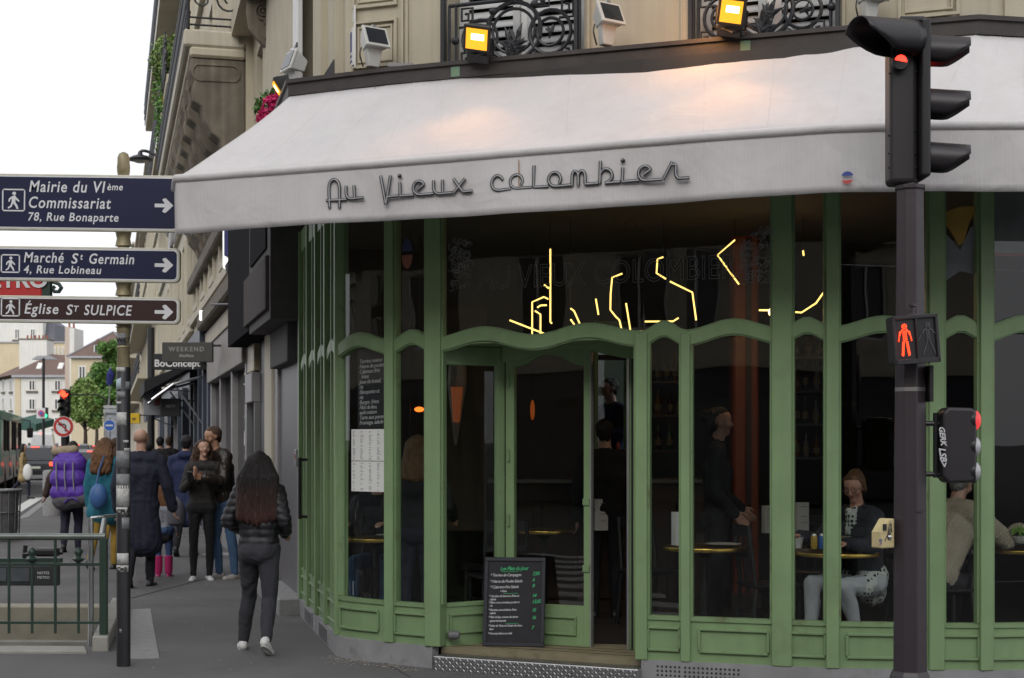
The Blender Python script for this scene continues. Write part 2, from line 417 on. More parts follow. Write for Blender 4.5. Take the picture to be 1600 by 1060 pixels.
# ---------------------------------------------------------------- ground, road, pavement
def sheet(name, pts, z, m, thick=None):
    b = MB()
    if thick: b.prism([(p[0], p[1], z) for p in pts], (0, 0, -thick))
    else: b.add([(p[0], p[1], z) for p in pts], [tuple(range(len(pts)))])
    return structure(b.build(name, m))
ROADZ = -.12
well = [(-9.0, 12.55), (-3.52, 12.42), (-4.02, 15.15), (-9.5, 15.3)]
bm = bmesh.new()
_big = [(-900, -400), (900, -400), (900, 2200), (-900, 2200)]
def ring(pts, z):
    vs = [bm.verts.new((p[0], p[1], z)) for p in pts]; return [bm.edges.new((vs[i], vs[(i + 1) % len(vs)])) for i in range(len(vs))]
bmesh.ops.triangle_fill(bm, use_beauty=True, use_dissolve=False, edges=ring(_big, ROADZ) + ring(well, ROADZ), normal=(0, 0, 1))
me = bpy.data.meshes.new('road'); bm.to_mesh(me); bm.free(); me.materials.append(ASPH)
road = bpy.data.objects.new('road', me); COL.objects.link(road); structure(road)

farR = Vector((A_[0], A_[1], 0)) + U2 * 42; farL = farR + Vector((-.967, -.255, 0)) * 3.6
pv = [(9, 5.7), (2.7, 7.95), (-4.2, 10.72), (-9.4, 12.2), (-10.2, 16), (-10.2, 24), (-11.0, 34), (farL.x, farL.y), (farR.x + 3, farR.y), (A_[0] + 3, A_[1] + 2), (9, 16)]
bm = bmesh.new()
bmesh.ops.triangle_fill(bm, use_beauty=True, use_dissolve=False, edges=ring(pv, 0) + ring(well, 0), normal=(0, 0, 1))
me = bpy.data.meshes.new('pavement'); bm.to_mesh(me); bm.free(); me.materials.append(PAVE)
pavement = bpy.data.objects.new('pavement', me); COL.objects.link(pavement); structure(pavement)
kerb_line = [(9, 5.7), (2.7, 7.95), (-4.2, 10.72), (-9.4, 12.2), (-10.2, 16), (-10.2, 24), (-11.0, 34), (farL.x, farL.y)]
kb = structure(MB().run(kerb_line, ROADZ - .05, .004, -.02, .16).build('kerb', GREYST))
if True:   # joints between kerb stones are real gaps of darker mortar standing 2 mm proud
    j = MB(); pts = resample(kerb_line, 1.0)
    for a, c in zip(pts[:-1], pts[1:]):
        fr = Frame(a, c); j.fbox(fr, -.006, .006, ROADZ, .006, -.02, .163)
    j.build('kerb_joint', ASPH, kb)['kind'] = 'stuff'
# tar seams and utility covers in the pavement
seam = MB()
for x0, y0, x1, y1 in ((430, 940, 640, 1058), (205, 935, 320, 905), (255, 840, 380, 838), (285, 870, 430, 874)):
    a, c = G(x0, y0), G(x1, y1); seam.run([(a.x, a.y), (c.x, c.y)], .001, .005, -.008, .008)
structure(seam.build('pavement_seam', ASPH))
cov = MB(); a = G(345, 866)
for i in range(2): cov.box((a.x + i * .62, a.y + .1 * i, .003), (.5, .45, .008))
tag(cov.build('utility_cover', GREYST, bevel=.004), 'flat grey utility covers set in the pavement by the couple', 'utility cover')
for pts in ([(210, 880), (262, 876), (270, 905), (215, 910)],):
    sheet('pavement_patch', [(p.x, p.y) for p in [G(*q) for q in pts]], .004, mat('dark asphalt patch', (.118, .114, .115), .9, var=.2, scale=2, bump=.5, bscale=110, speck=.3))
lt = MB(); r_ = random.Random(12)
for k in range(170):
    if k % 3: q = Vector(lerp2(B0, D_, r_.random())) + Vector((-.5, -.85)) * abs(r_.gauss(.06, .1)) + Vector((-.06, -.08))
    else: a_ = G(r_.uniform(210, 680), r_.uniform(900, 1058)); q = Vector((a_.x, a_.y))
    s_ = r_.uniform(.006, .018); an_ = r_.uniform(0, 3.14); lt.box((q.x, q.y, .006), (s_, s_ * .45, .005), Matrix.Rotation(an_, 3, 'Z'))
lt = lt.build('litter', mat('pale litter', (.36, .33, .27), .9, var=.5, scale=20)); lt['kind'] = 'stuff'; lt['label'] = 'cigarette ends and bits of paper scattered on the pavement by the cafe'; lt['category'] = 'litter'
# pale slab round the metro stair and sign post
sl = [G(165, 955), G(235, 952), G(249, 1030), G(195, 1031)]
sheet('pale_slab', [(p.x, p.y) for p in sl] , .006, GREYST, .05)
# road paint: white edge line and the crossing in front of the cafe (seen in the panes)
ln = MB()
for a, c, w in (((-11.8, 35.0), (-15.3, 49.0), .35), ((-22.5, 70), (-12, 66), .4)):
    fr = Frame(a, c); ln.fbox(fr, 0, fr.L, ROADZ - .02, ROADZ + .005, -w / 2, w / 2)
structure(ln.build('road_line', LINEW))
zb = MB(); zdir = Vector((-.695, -.719)); zs = Vector((.80, -.60))
for k in range(9):
    c = Vector((-2.6, 8.0)) + zdir * (k * 1.0); fr = Frame(c - zs * 2.0, c + zs * 2.2); zb.fbox(fr, 0, fr.L, ROADZ - .02, ROADZ + .005, -.25, .25)
structure(zb.build('crossing_stripes', LINEW))

# ---------------------------------------------------------------- cafe shopfront
shop = thing('cafe_shopfront', 'green painted timber cafe shopfront with wavy crossbar, tall panes and recessed doorway', 'shopfront', (D_[0], D_[1], 0))
TOPZ = 4.40
PL, SILL, TZ = .165, .46, 2.425
def bump(n): return lambda L, a0=0: (lambda s: .07 * (.5 - .5 * math.cos(6.28319 * n * min(max(s / L, 0), 1))))
def bay(poly, n=1, upper=True, lower=True, panels=1, trans=True, low_d=0.):
    pl = resample(poly, .05); L = sum((q - p).length for p, q in zip(pl, pl[1:]))
    f = bump(n)(L)
    if trans:
        MB().run(pl, lambda s: TZ - .05 + f(s), lambda s: TZ + .042 + f(s), -.07, .012).build('wavy_crossbar', GREEN, shop, smooth=True)
        bd = MB()
        bd.run(pl, lambda s: TZ + .042 + f(s), lambda s: TZ + .056 + f(s), -.05, .0); bd.run(pl, lambda s: TZ - .062 + f(s), lambda s: TZ - .05 + f(s), -.05, .0)
        bd.build('crossbar_bead', GREEN_W, shop, smooth=True)
    if upper:
        MB().run(pl, TZ + .01, 3.56, -.036, -.03).build('upper_pane', GLASS, shop, fix=True)
        rl = MB(); rl.run(pl, 3.55, 3.75, -.07, .01); rl.build('top_rail', GREEN, shop)
    if lower:
        MB().run(pl, SILL, TZ - .002, -.036, -.03).build('lower_pane', GLASS, shop)
        MB().run(pl, PL, SILL, -.07, -.004).build('base_panel', GREEN, shop)
        s = MB(); s.run(pl, SILL - .012, SILL + .018, -.06, .008); s.build('sill_bead', GREEN_W, shop)
        # raised moulding ring on the base panel
        segs = [Vector(p) for p in pl]
        a, b = int(len(segs) * .16) , int(len(segs) * .84)
        sub = segs[a:b + 1]
        if len(sub) > 2:
            r = MB(); r.run(sub, PL + .065, PL + .083, -.004, .016); r.run(sub, SILL - .075, SILL - .057, -.004, .016)
            for q0, q1 in ((sub[0], sub[1]), (sub[-2], sub[-1])):
                fr = Frame(q0, q1); u = 0 if q0 is sub[0] else fr.L
                r.fbox(fr, u - .009, u + .009, PL + .083, SILL - .075, -.004, .015)
            r.build('panel_moulding', GREEN_W, shop, bevel=.003)
        # slim beads up both edges of the pane
        for P, Q, sg in ((pl[0], pl[1], 1), (pl[-1], pl[-2], -1)):
            pass
def post(P, Q, w, z0=PL, z1=3.75, d0=-.08, d1=.03, beads=True, name='post'):
    """upright centred on P, facing along the plane P->Q"""
    fr = Frame(P, Q); m = MB(); m.fbox(fr, -w / 2, w / 2, z0, z1, d0, d1); ob = m.build(name, GREEN, shop, bevel=.004)
    if beads:
        b = MB()
        for s in (-1, 1): b.fbox(fr, s * (w / 2 + .008) - .008, s * (w / 2 + .008) + .008, SILL + .02, z1, -.05, .006)
        b.build('post_bead', GREEN_W, shop)
    return ob
# left side facing the street, four narrow bays
for a, b in zip(LEFTP, LEFTP[1:]): bay([a, b], 1)
for i, p in enumerate(LEFTP[:-1]):
    q = LEFTP[i + 1]; post(p, q, .075)
    post(lerp2(p, q, .5), q, .035, z0=SILL, beads=False, d1=.015, name='slim_post')
post(LEFTP[-1], BC, .07)
# rounded corner, then the front
bay(CURVE, 1); bay([C_, D_], 1)
post(C_, D_, .085); post(D_, E_, .13)
bay([D_, E_], 2, upper=False, lower=False)
bay([E_, F_], 1, upper=False); bay([F_, G_], 1, upper=False)
MB().run([D_, E_, F_, G_], TZ + .01, 3.56, -.036, -.03).build('upper_pane', GLASS, shop)
MB().run([D_, E_, F_, G_], 3.55, 3.75, -.07, .01).build('top_rail', GREEN, shop)
post(E_, F_, .085, z1=TZ + .04); post(F_, G_, .065, z1=TZ + .03)
post(G_, H_, .135)
for a, b in ((G_, H_), (H_, I_), (I_, J_), (J_, K_), (K_, M_), (M_, L_)): bay([a, b], 1)
post(H_, I_, .085); post(I_, J_, .10); post(J_, K_, .09); post(K_, L_, .1); post(M_, L_, .09); post(L_, (6.2, 11.0), .1)
# joints where the posts' paint line shows
ALL = LEFTP[:-1] + CURVE + FRONT[1:]
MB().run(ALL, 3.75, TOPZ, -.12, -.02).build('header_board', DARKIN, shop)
# grey plinth with vent grilles
MB().run(LEFTP, -.02, PL, -.06, .02).build('plinth', PLINTH, shop)
MB().run(CURVE + [D_], -.02, PL, -.06, .02).build('plinth', PLINTH, shop)
pr = MB().run([E_, F_, G_, H_, I_, J_, K_, L_], -.02, PL, -.06, .022).build('plinth', PLINTH, shop)
hole = MB()
frE = Frame(E_, F_); frF = Frame(F_, G_)
for fr, ua, ub in ((frE, .12, .30), (frF, .0, .38)):
    u = ua
    while u < ub:
        for r in range(4): hole.ell(fr.p(u, .035 + r * .03, .021), (.009, .009, .009), 6, 4)
        u += .031
hole.build('vent_holes', BLACKM, pr)['kind'] = 'stuff'
for a, b in ((.20, .42), (.62, .84)):
    fr = Frame(lerp2(A_, B0, a), lerp2(A_, B0, b)); g = MB().fbox(fr, 0, fr.L, .02, .15, .015, .03); g = g.build('vent_grille', PLINTH, shop)
    for k in range(5): MB().fbox(fr, .03, fr.L - .03, .034 + k * .023, .045 + k * .023, .029, .034).build('slot', BLACKM, g)
fr = Frame(CURVE[1], CURVE[4])
# stone step on the street side before the grey door
st = MB(); p0 = Vector((A_[0], A_[1], 0)); q0 = p0 + U2 * 2.6; fr = Frame((q0.x, q0.y), A_)
# door handle on the street side
fr = Frame(lerp2(A_, B0, .25), lerp2(A_, B0, .5)); h = MB()
h.tube([fr.p(.03, .98, .09), fr.p(.03, 1.55, .09)], .017, 8)
for z in (1.0, 1.53): h.tube([fr.p(.03, z, .02), fr.p(.03, z, .1)], .014, 8)
h.build('door_handle', BLACKM, shop, smooth=True)

# ---- recessed doorway between D and E
MF = Frame(D_, E_)
RD = -.50                                             # depth of the recess
uL, uR = MF.u(785, RD), MF.u(1000, RD)
D2 = MF.p(uL, 0, RD); E2 = MF.p(uR - .02, 0, RD); Dp = (D_[0], D_[1]); 
frA = Frame(D_, (D2.x, D2.y))                         # slanting side
FL = .155                                             # recess floor
m = MB(); m.fbox(frA, .05, frA.L, FL, SILL, -.05, 0); m.build('side_panel', GREEN, shop)
rect_ring(MB(), frA, .13, frA.L - .06, FL + .09, SILL - .06, .018, 0, .018).build('panel_moulding', GREEN_W, shop, bevel=.003)
MB().fbox(frA, .06, frA.L - .03, SILL, 2.4, -.036, -.03).build('side_pane', GLASS, shop)
m = MB(); m.fbox(frA, frA.L - .045, frA.L + .02, FL, 2.42, -.05, .005); m.fbox(frA, .05, frA.L, 2.28, 2.42, -.05, .0); m.fbox(frA, .05, frA.L, SILL - .01, SILL + .02, -.05, .01); m.build('side_frame', GREEN, shop, bevel=.003)
u0, u1 = MF.u(790, RD), MF.u(922, RD)
def arch(fr, u0, u1, zb, zt, rise, d0, d1, mb):
    """flat bar with a wavy underside"""
    n = 24
    for i in range(n):
        a, b = i / n, (i + 1) / n
        za = zb + rise * (.5 - .5 * math.cos(6.28319 * a)); zc = zb + rise * (.5 - .5 * math.cos(6.28319 * b))
        P = [fr.p(u0 + (u1 - u0) * a, za, d0), fr.p(u0 + (u1 - u0) * b, zc, d0), fr.p(u0 + (u1 - u0) * b, zt, d0), fr.p(u0 + (u1 - u0) * a, zt, d0)]
        mb.prism(P, fr.an * (d1 - d0))
    return mb
door = MB()
fx = .07
door.fbox(MF, u0, u0 + fx, FL, 2.45, RD - .05, RD); door.fbox(MF, u1 - .052, u1, FL, 2.45, RD - .05, RD)
door.fbox(MF, u0 + fx, u1 - .052, FL, SILL, RD - .046, RD - .003)
arch(MF, u0 + fx, u1 - .052, 2.27, 2.45, .09, RD - .048, RD - .002, door)
door.build('fixed_door_leaf', GREEN, shop, bevel=.002)
rect_ring(MB(), MF, u0 + .13, u1 - .11, FL + .08, SILL - .08, .018, RD - .003, RD + .014).build('panel_moulding', GREEN_W, shop, bevel=.003)
MB().fbox(MF, u0 + fx, u1 - .05, SILL, 2.4, RD - .03, RD - .024).build('door_pane', GLASS, shop)
MB().fbox(MF, u1 + .001, u1 + .010, FL, 2.42, RD - .045, RD + .004).build('edge_strip', GREYSHOP, shop)
m = MB()
for z in (1.55, 2.12, 1.05, .62): m.cyl(MF.p(u0 + .028, z, RD + .012), MF.p(u0 + .028, z + .09, RD + .012), .011, 8)
m.build('hinge', GREEN_W, shop)
for z, w in ((1.22, .03), (.72, .03)): MB().fbox(MF, u1 - .056, u1 - .004, z, z + .05, RD, RD + .012).build('lock_plate', GREEN_W, shop)
# open leaf swung inwards, seen on its edge
ue = MF.u(984, RD); lf = MB(); 
Pe = MF.p(ue, 0, RD); Qe = Pe + (Pe - Vector((0, 0, 0))).normalized() * .62 + Vector((.06, 0, 0)); Qe.z = 0
frO = Frame((Qe.x, Qe.y), (Pe.x, Pe.y))
lf.fbox(frO, 0, .06, FL, 2.38, -.03, .02); lf.fbox(frO, frO.L - .06, frO.L, FL, 2.38, -.03, .02); lf.fbox(frO, .06, frO.L - .06, FL, SILL, -.026, .016); lf.fbox(frO, .06, frO.L - .06, 2.2, 2.38, -.026, .016)
ol = lf.build('open_door_leaf', GREEN, shop, bevel=.003); MB().fbox(frO, .06, frO.L - .06, SILL, 2.2, -.008, -.002).build('pane', GLASS, ol)
MB().fbox(frO, frO.L + .001, frO.L + .012, FL, 2.38, -.034, -.012).build('edge_strip', BLACKM, ol)
MB().fbox(frO, frO.L + .001, frO.L + .010, FL, 2.38, .006, .022).build('edge_strip', STEEL, ol)
# right reveal, recess ceiling, inner crossbar
frR = Frame((E2.x + .02, E2.y), E_)
m = MB(); m.fbox(frR, 0, .05, FL, 2.42, -.02, .05); m.fbox(frR, 0, frR.L - .06, FL, SILL, -.02, .012); m.fbox(frR, 0, frR.L, 2.3, 2.42, -.02, .02); m.build('reveal_frame', GREEN, shop)
MB().fbox(frR, .05, frR.L - .05, SILL, 2.3, -.004, .002).build('reveal_pane', GLASS, shop)
m = MB(); m.prism([(D_[0], D_[1], 2.425), (E_[0], E_[1], 2.425), (E2.x, E2.y, 2.425), (D2.x, D2.y, 2.425)], (0, 0, .03)); m.build('recess_ceiling', GREEN, shop)
m = MB(); arch(MF, u0 - .02, uR, 2.31, 2.43, .09, RD - .06, RD + .02, m); m.fbox(MF, u0 - .02, uR, 2.43, 2.455, RD - .05, RD + .0); m.build('inner_crossbar', GREEN, shop)
# yellowed step floor in boards, checker plate step
P1, P2 = MF.p(-.02, 0, .02), MF.p(MF.L + .0, 0, .02)
fl = MB(); fl.prism([MF.p(.03, FL - .05, -.06), MF.p(MF.L - .02, FL - .05, -.06), MF.p(uR, FL - .05, RD - .3), MF.p(uL, FL - .05, RD - .06)], (0, 0, .05)); fl = fl.build('threshold_floor', mat('worn ochre paint', (.25, .215, .135), .7, var=.2, scale=5, dirt=(.05, .04, .03), dirt_amt=.75, bump=.08), shop)
for k in range(3):
    MB().fbox(MF, .08 + .05 * k, MF.L - .10, FL - .045, FL + .003, -.2 - .13 * k, -.196 - .13 * k).build('board_joint', WOODD, fl)
stp = MB().fbox(MF, .045, MF.L + .005, -.01, .108, -.075, .10); stp = stp.build('checker_step', CHECKER, shop, bevel=.008, seg=2)
# raised lozenges of the tread plate, all real relief
ST_ = .108; lz = MB()
def lozenge(c, a, b, n):
    a, b = a.normalized(), b.normalized()
    vs = [c + a * .0145, c + b * .004, c - a * .0145, c - b * .004, c + n * .003]
    lz.add(vs, [(0, 1, 4), (1, 2, 4), (2, 3, 4), (3, 0, 4)])
ux, dn, up = MF.ax, MF.an, Vector((0, 0, 1))
nu = int(MF.L / .029) - 1
for i in range(nu):
    for k in range(4):
        s = 1 if (i + k) % 2 else -1
        lozenge(MF.p(.07 + i * .029, .012 + k * .026, .1005), ux + up * s, ux - up * s, dn)
    for k in range(6):
        s = 1 if (i + k) % 2 else -1
        lozenge(MF.p(.07 + i * .029, ST_ + .0005, .085 - k * .028), ux + dn * s, ux - dn * s, up)
lz.build('tread_relief', CHECKER, stp, fix=False)['kind'] = 'stuff'
# door bumper by the left panel
b = frA.p(.10, .245, .03); m = MB(); m.lathe(b, [(.012, 0), (.03, .01), (.035, .05), (.03, .085), (.012, .095)], 12, Matrix.Rotation(rad(90), 3, 'Y')); m.build('door_stop', mat('grey rubber', (.16, .16, .165), .6), shop, smooth=True)

# ---- engraved lettering and corner ornament on the wide upper pane, stickers and menu sheets
ETCH = mat('etched glass white', (.24, .25, .25), .7, var=.2)
ua, wa = MF.uw(745, 452); ub, wb = MF.uw(1150, 420)
M = plane_M(MF.p(ua, wa, -.0285), MF.ax, (0, 0, 1))
text('etched_lettering', 'AU VIEUX COLOMBIER', .235, ETCH, shop, M, outline=.0026, space=1.02, fit=ub - ua)
def ornament(fr, uc, wc, rw, rh, seed):
    r = random.Random(seed); m = MB()
    for k in range(90):
        a0 = r.uniform(0, 6.28); x = uc + r.uniform(-.8, .8) * rw; z = wc + r.uniform(-.85, .85) * rh; R = r.uniform(.10, .32) * rw
        pts = [fr.p(x + R * (1 - t * .1) * math.cos(a0 + t), z + R * (1 - t * .1) * math.sin(a0 + t), -.0275) for t in [i * .45 for i in range(11)]]
        m.tube(pts, .0019, 4)
    return m
for x, y, rw, rh, sd in ((716, 412, .10, .21, 3), (1178, 398, .12, .20, 9)):
    uu, ww = MF.uw(x, y); ornament(MF, uu, ww, rw, rh, sd).build('etched_ornament', ETCH, shop)
frCD = Frame(C_, D_)
uu, ww = frCD.uw(633, 396)
m = MB(); n = 20
def disc(fr, uc, wc, rx, rz, d, a0=0, a1=6.28319, n=20):
    return [fr.p(uc + rx * math.cos(a0 + (a1 - a0) * i / n), wc + rz * math.sin(a0 + (a1 - a0) * i / n), d) for i in range(n + (0 if a1 - a0 > 6.2 else 1))]
MB().prism(disc(frCD, uu, ww, .052, .115, -.026, 0.15, math.pi - .15), frCD.an * .002).build('sticker_top', mat('sticker blue', (.05, .07, .14), .5), shop)
MB().prism(disc(frCD, uu, ww, .052, .115, -.026, math.pi + .1, 6.28319 - .1), frCD.an * .002).build('sticker_bottom', mat('sticker pink', (.32, .12, .09), .5), shop)

# menu sheets taped inside the rounded pane and the chalk board above them
m = MB(); cc = resample(CURVE, .05)
menu = thing('menu_sheets', 'two white printed menu sheets taped on the rounded corner pane', 'menu', (CURVE[5][0], CURVE[5][1], 1.4))
def sub(poly, x0, x1):
    """piece of a plan polyline between two photo columns"""
    pts = resample(poly, .01); return [p for p in pts if x0 <= HX + F * p.x / p.y <= x1]
sc = sub(CURVE, 544, 600)
for za, zb_ in ((1.31, 1.545), (1.55, 1.795)): MB().run(sc, za, zb_, -.0285, -.027).build('sheet', PAPER, menu, fix=True)
INKM = mat('print ink', (.10, .10, .11), .8, var=0)
ink = MB(); rr = random.Random(5); Ltot = sum((q - p).length for p, q in zip(sc, sc[1:]))
for blk in ((1.32, 1.53), (1.56, 1.78)):
    for cl in range(4):
        z = blk[1]
        while z > blk[0]:
            i0 = int(len(sc) * (.06 + .24 * cl)); i1 = min(len(sc) - 1, i0 + max(2, int(len(sc) * rr.uniform(.04, .11))))
            if rr.random() < .8: ink.run(sc[i0:i1 + 1], z - .0024, z, -.0266, -.026)
            z -= .0085 if rr.random() < .85 else .02
ink.build('print_lines', INKM, menu)['kind'] = 'stuff'
chb = thing('window_menu_board', 'narrow chalk menu board hanging behind the rounded corner pane', 'menu board', (CURVE[5][0], CURVE[5][1], 2.0))
sb = sub(CURVE, 550, 602); CHALKB = mat('chalk board', (.02, .019, .024), .75, var=.25, scale=10)
frB = Frame(sb[0], sb[-1]); MB().fbox(frB, .0, frB.L, 1.8, 2.42, -.075, -.06).build('board', CHALKB, chb)
CHALKW = mat('chalk white', (.55, .56, .58), .9, var=.1); CHALKG = mat('chalk green', (.07, .5, .2), .9, var=.1)
rows = ['Terrine maison', 'Nems de poulet', 'Calamars frits', '  frites', 'Joue de boeuf,', 'riz', 'Blanquette et', 'riz', 'Burger, frites', 'Filet de lieu,', 'aioli maison', 'Tarte aux pommes', 'Fromage, salade']
for k, s in enumerate(rows):
    text('chalk_line', s, .045, CHALKW, chb, plane_M(frB.p(.02, 2.31 - k * .04, -.0585), frB.ax + frB.az * .04, (0, 0, 1)), shear=.2, space=.9)
for k in (0, 1, 2, 4, 6, 8, 9, 11): text('price', '9', .05, CHALKG, chb, plane_M(frB.p(frB.L - .035, 2.325 - k * .04, -.0585), frB.ax, (0, 0, 1)), shear=.3)

# ---------------------------------------------------------------- awning
AZ0, AZ1 = 3.2, 3.595
VAL = [(-3.14, 13.9), (-2.42, 10.95), (-1.33, 10.53), (-.503, 10.2), (1.197, 9.466), (1.938, 9.198), (2.454, 9.10), (3.065, 9.09), (4.6, 9.35), (6.2, 9.9)]
ROOF = [(-2.45, 14.9), (-1.73, 11.93), (-.95, 11.56), (-.51, 11.39), (1.36, 10.72), (2.3, 10.39), (3.10, 10.13), (3.44, 10.20), (4.9, 10.6), (6.4, 11.1)]
RZ = 4.42
aw = thing('cafe_awning', 'long off white canvas awning with lettered valance over the green cafe front', 'awning', (-.5, 10.8, AZ0))
# resample both lines with the same parameter so the facets match
def para(line, k): return [tuple(Vector(a).lerp(Vector(b), i / k)) for a, b in zip(line, line[1:]) for i in range(k)] + [line[-1]]
KS = 14
va, ro = para(VAL, KS), para(ROOF, KS); nv = 10
vs = []; fs = []; rr = random.Random(2)
def sagz(i, t):
    """slack of the cloth between the arms and its folds"""
    s = i / KS
    e = math.sin(math.pi * t)
    return -.04 * e * (.6 + .4 * math.sin(s * 2.3)) + .013 * math.sin(s * 5.1 + t * 5.5) * e + .008 * math.sin(s * 13 - t * 7) * e + .020 * e * math.exp(-((t - .16) / .12) ** 2) * math.sin(s * 11 + 2 * math.sin(s * 4)) + .004 * math.sin(s * 31 + t * 9) * e
for i, (a, b) in enumerate(zip(va, ro)):
    for k in range(nv + 1):
        t = k / nv; p = Vector(b).lerp(Vector(a), t); z = RZ + (AZ1 - RZ) * t + sagz(i, t)
        vs.append((p.x, p.y, z))
n1 = nv + 1
for i in range(len(va) - 1):
    for k in range(nv): fs.append((i * n1 + k, i * n1 + k + 1, (i + 1) * n1 + k + 1, (i + 1) * n1 + k))
top = MB().add(vs, fs).build('canvas_top', CANVAS, aw, smooth='all', fix=False)
sm = top.modifiers.new('thick', 'SOLIDIFY'); sm.thickness = .004; sm.offset = 0
# valance: hangs from a padded roll, slightly rippled; hem with scallop-free straight edge
vs = []; fs = []; nz_ = 8
vr = resample(VAL, .06)
def vnorm(i):
    t = vr[min(i + 1, len(vr) - 1)] - vr[max(i - 1, 0)]; t = t.normalized(); return Vector((t.y, -t.x))
for i, p in enumerate(vr):
    nrm = vnorm(i)
    for k in range(nz_ + 1):
        t = k / nz_; rp = .016 * t * (math.sin(i * .21) + .6 * math.sin(i * .53 + 1) + .5 * math.sin(i * .083))
        q = p + nrm * (rp + .004)
        vs.append((q.x, q.y, AZ1 - .01 - (AZ1 - AZ0 - .01) * t + .006 * math.sin(i * .11) * t))
n1 = nz_ + 1
for i in range(len(vr) - 1):
    for k in range(nz_): fs.append((i * n1 + k, i * n1 + k + 1, (i + 1) * n1 + k + 1, (i + 1) * n1 + k))
va_o = MB().add(vs, fs).build('valance', CANVAS, aw, smooth='all', fix=False)
sm = va_o.modifiers.new('thick', 'SOLIDIFY'); sm.thickness = .003; sm.offset = 0
MB().tube([(p.x, p.y, AZ1) for p in resample(VAL, .12)], .030, 10).build('front_roll', CANVAS, aw, smooth='all')
# seams of the cloth widths
for i in range(0, len(va), 7):
    sg = MB()
    a, b = va[i], ro[i]
    sg.tube([Vector((b[0], b[1], RZ)).lerp(Vector((a[0], a[1], AZ1)), k / 10) + Vector((0, 0, sagz(i, k / 10) + .001)) for k in range(11)], .0035, 5)
    sg.build('cloth_seam', CANVAS, aw)
# dark fascia beam carrying the cloth, with eyelets and bits of green tape
beam = MB().run(ROOF, RZ - .01, RZ + .085, -.30, .03).build('fascia_beam', mat('brown black beam', (.045, .038, .036), .6, var=.25, scale=7, bump=.1), aw)
MB().run(ROOF, RZ + .085, RZ + .115, -.32, .05).build('beam_cap', mat('brown black beam', (0, 0, 0)), aw)
def on_poly(poly, x, d=0.):
    for a, b in zip(poly, poly[1:]):
        fr = Frame(a, b); u = fr.u(x, d)
        if -.02 <= u <= fr.L + .02 and (fr.p(u, 0, d).y > 1): return fr, u
TAPE = mat('green tape', (.16, .26, .17), .6)
for x in (714, 1166):
    fr, u = on_poly(ROOF, x); MB().fbox(fr, u - .035, u + .035, RZ, RZ + .075, .031, .034).build('tape', TAPE, aw)
ey = MB()
for x in range(480, 1400, 55):
    fr, u = on_poly(ROOF, x); ey.ell(fr.p(u, RZ - .035, .035), .009, 6, 4)
ey.build('eyelet', BLACKM, aw)['kind'] = 'stuff'
# arms under the canvas
ar = MB()
for x in (560, 840, 1120, 1330):
    f1, a = on_poly(ROOF, x); f2, b = on_poly(VAL, x - 25); ar.tube([f1.p(a, 3.85, -.05), f2.p(b, AZ1 - .03, -.05)], .02, 6)
ar.build('folding_arm', STEEL, aw)

# tube lettering, drawn as strokes on the valance
S1 = [(k, [(490 + x / 5.161, 250 + y / 5.161) for x, y in p]) for k, p in (
 ('A', [(130, 390), (125, 290), (124, 220), (135, 178), (165, 158), (195, 178), (207, 220), (208, 290), (208, 388)]), ('-', [(104, 328), (185, 324), (265, 319)]),
 ('u', [(261, 208), (263, 280), (280, 308), (305, 314), (345, 310), (402, 305)]), ('-', [(325, 205), (327, 260), (330, 308)]),
 ('V', [(540, 128), (561, 244), (582, 360)]), ('-', [(582, 360), (602, 240), (620, 124)]), ('-', [(598, 298), (640, 294), (685, 290)]),
 ('i', [(695, 180), (696, 240), (697, 292)]), ('-', [(697, 292), (750, 288), (805, 284)]),
 ('e', [(835, 243), (862, 220), (886, 198), (872, 180), (845, 172), (815, 190), (803, 228), (814, 262), (845, 280), (900, 278), (965, 272)]),
 ('u', [(967, 165), (968, 235), (985, 265), (1015, 274), (1060, 270), (1118, 265)]), ('-', [(1038, 160), (1039, 215), (1041, 268)]),
 ('x', [(1128, 155), (1166, 208), (1205, 260)]), ('-', [(1205, 258), (1240, 255), (1280, 252)]), ('-', [(1221, 150), (1176, 208), (1128, 268)]))]
S2 = [(k, [(750 + x / 4.706, 230 + y / 4.706) for x, y in p]) for k, p in (
 ('c', [(168, 242), (150, 218), (120, 212), (95, 235), (86, 272), (98, 304), (130, 319), (180, 314), (230, 308)]),
 ('o', [(303, 282), (313, 248), (297, 214), (265, 205), (235, 222), (222, 258), (234, 290), (265, 304), (320, 301), (382, 296)]),
 ('l', [(397, 135), (395, 215), (393, 296)]), ('-', [(393, 296), (450, 293), (503, 289)]),
 ('o', [(583, 265), (593, 235), (580, 200), (550, 186), (520, 200), (503, 238), (515, 272), (545, 288), (610, 284), (668, 279)]),
 ('m', [(676, 284), (677, 240), (679, 205), (690, 181), (706, 181), (719, 200), (722, 240), (722, 282)]), ('-', [(722, 210), (730, 186), (748, 175), (764, 184), (771, 210), (772, 240), (773, 272)]), ('-', [(773, 273), (820, 270), (870, 266)]),
 ('b', [(886, 102), (883, 190), (880, 270)]), ('-', [(884, 196), (908, 166), (942, 163), (968, 190), (968, 228), (948, 250), (920, 266)]), ('-', [(920, 266), (975, 260), (1030, 256)]),
 ('i', [(1050, 150), (1047, 205), (1045, 256)]), ('-', [(1045, 256), (1105, 250), (1168, 245)]),
 ('e', [(1200, 206), (1228, 184), (1251, 166), (1236, 146), (1205, 142), (1175, 163), (1165, 198), (1178, 230), (1208, 245), (1275, 242), (1340, 238)]),
 ('r', [(1345, 241), (1380, 173), (1414, 106)]), ('-', [(1402, 131), (1440, 127)]), ('-', [(1440, 127), (1439, 165), (1440, 203), (1460, 230), (1500, 229), (1540, 226)]))]
LT = mat('dark letter tube', (.03, .03, .033), .4, var=.1); LT2 = mat('grey letter tube core', (.36, .36, .37), .3, var=.05)
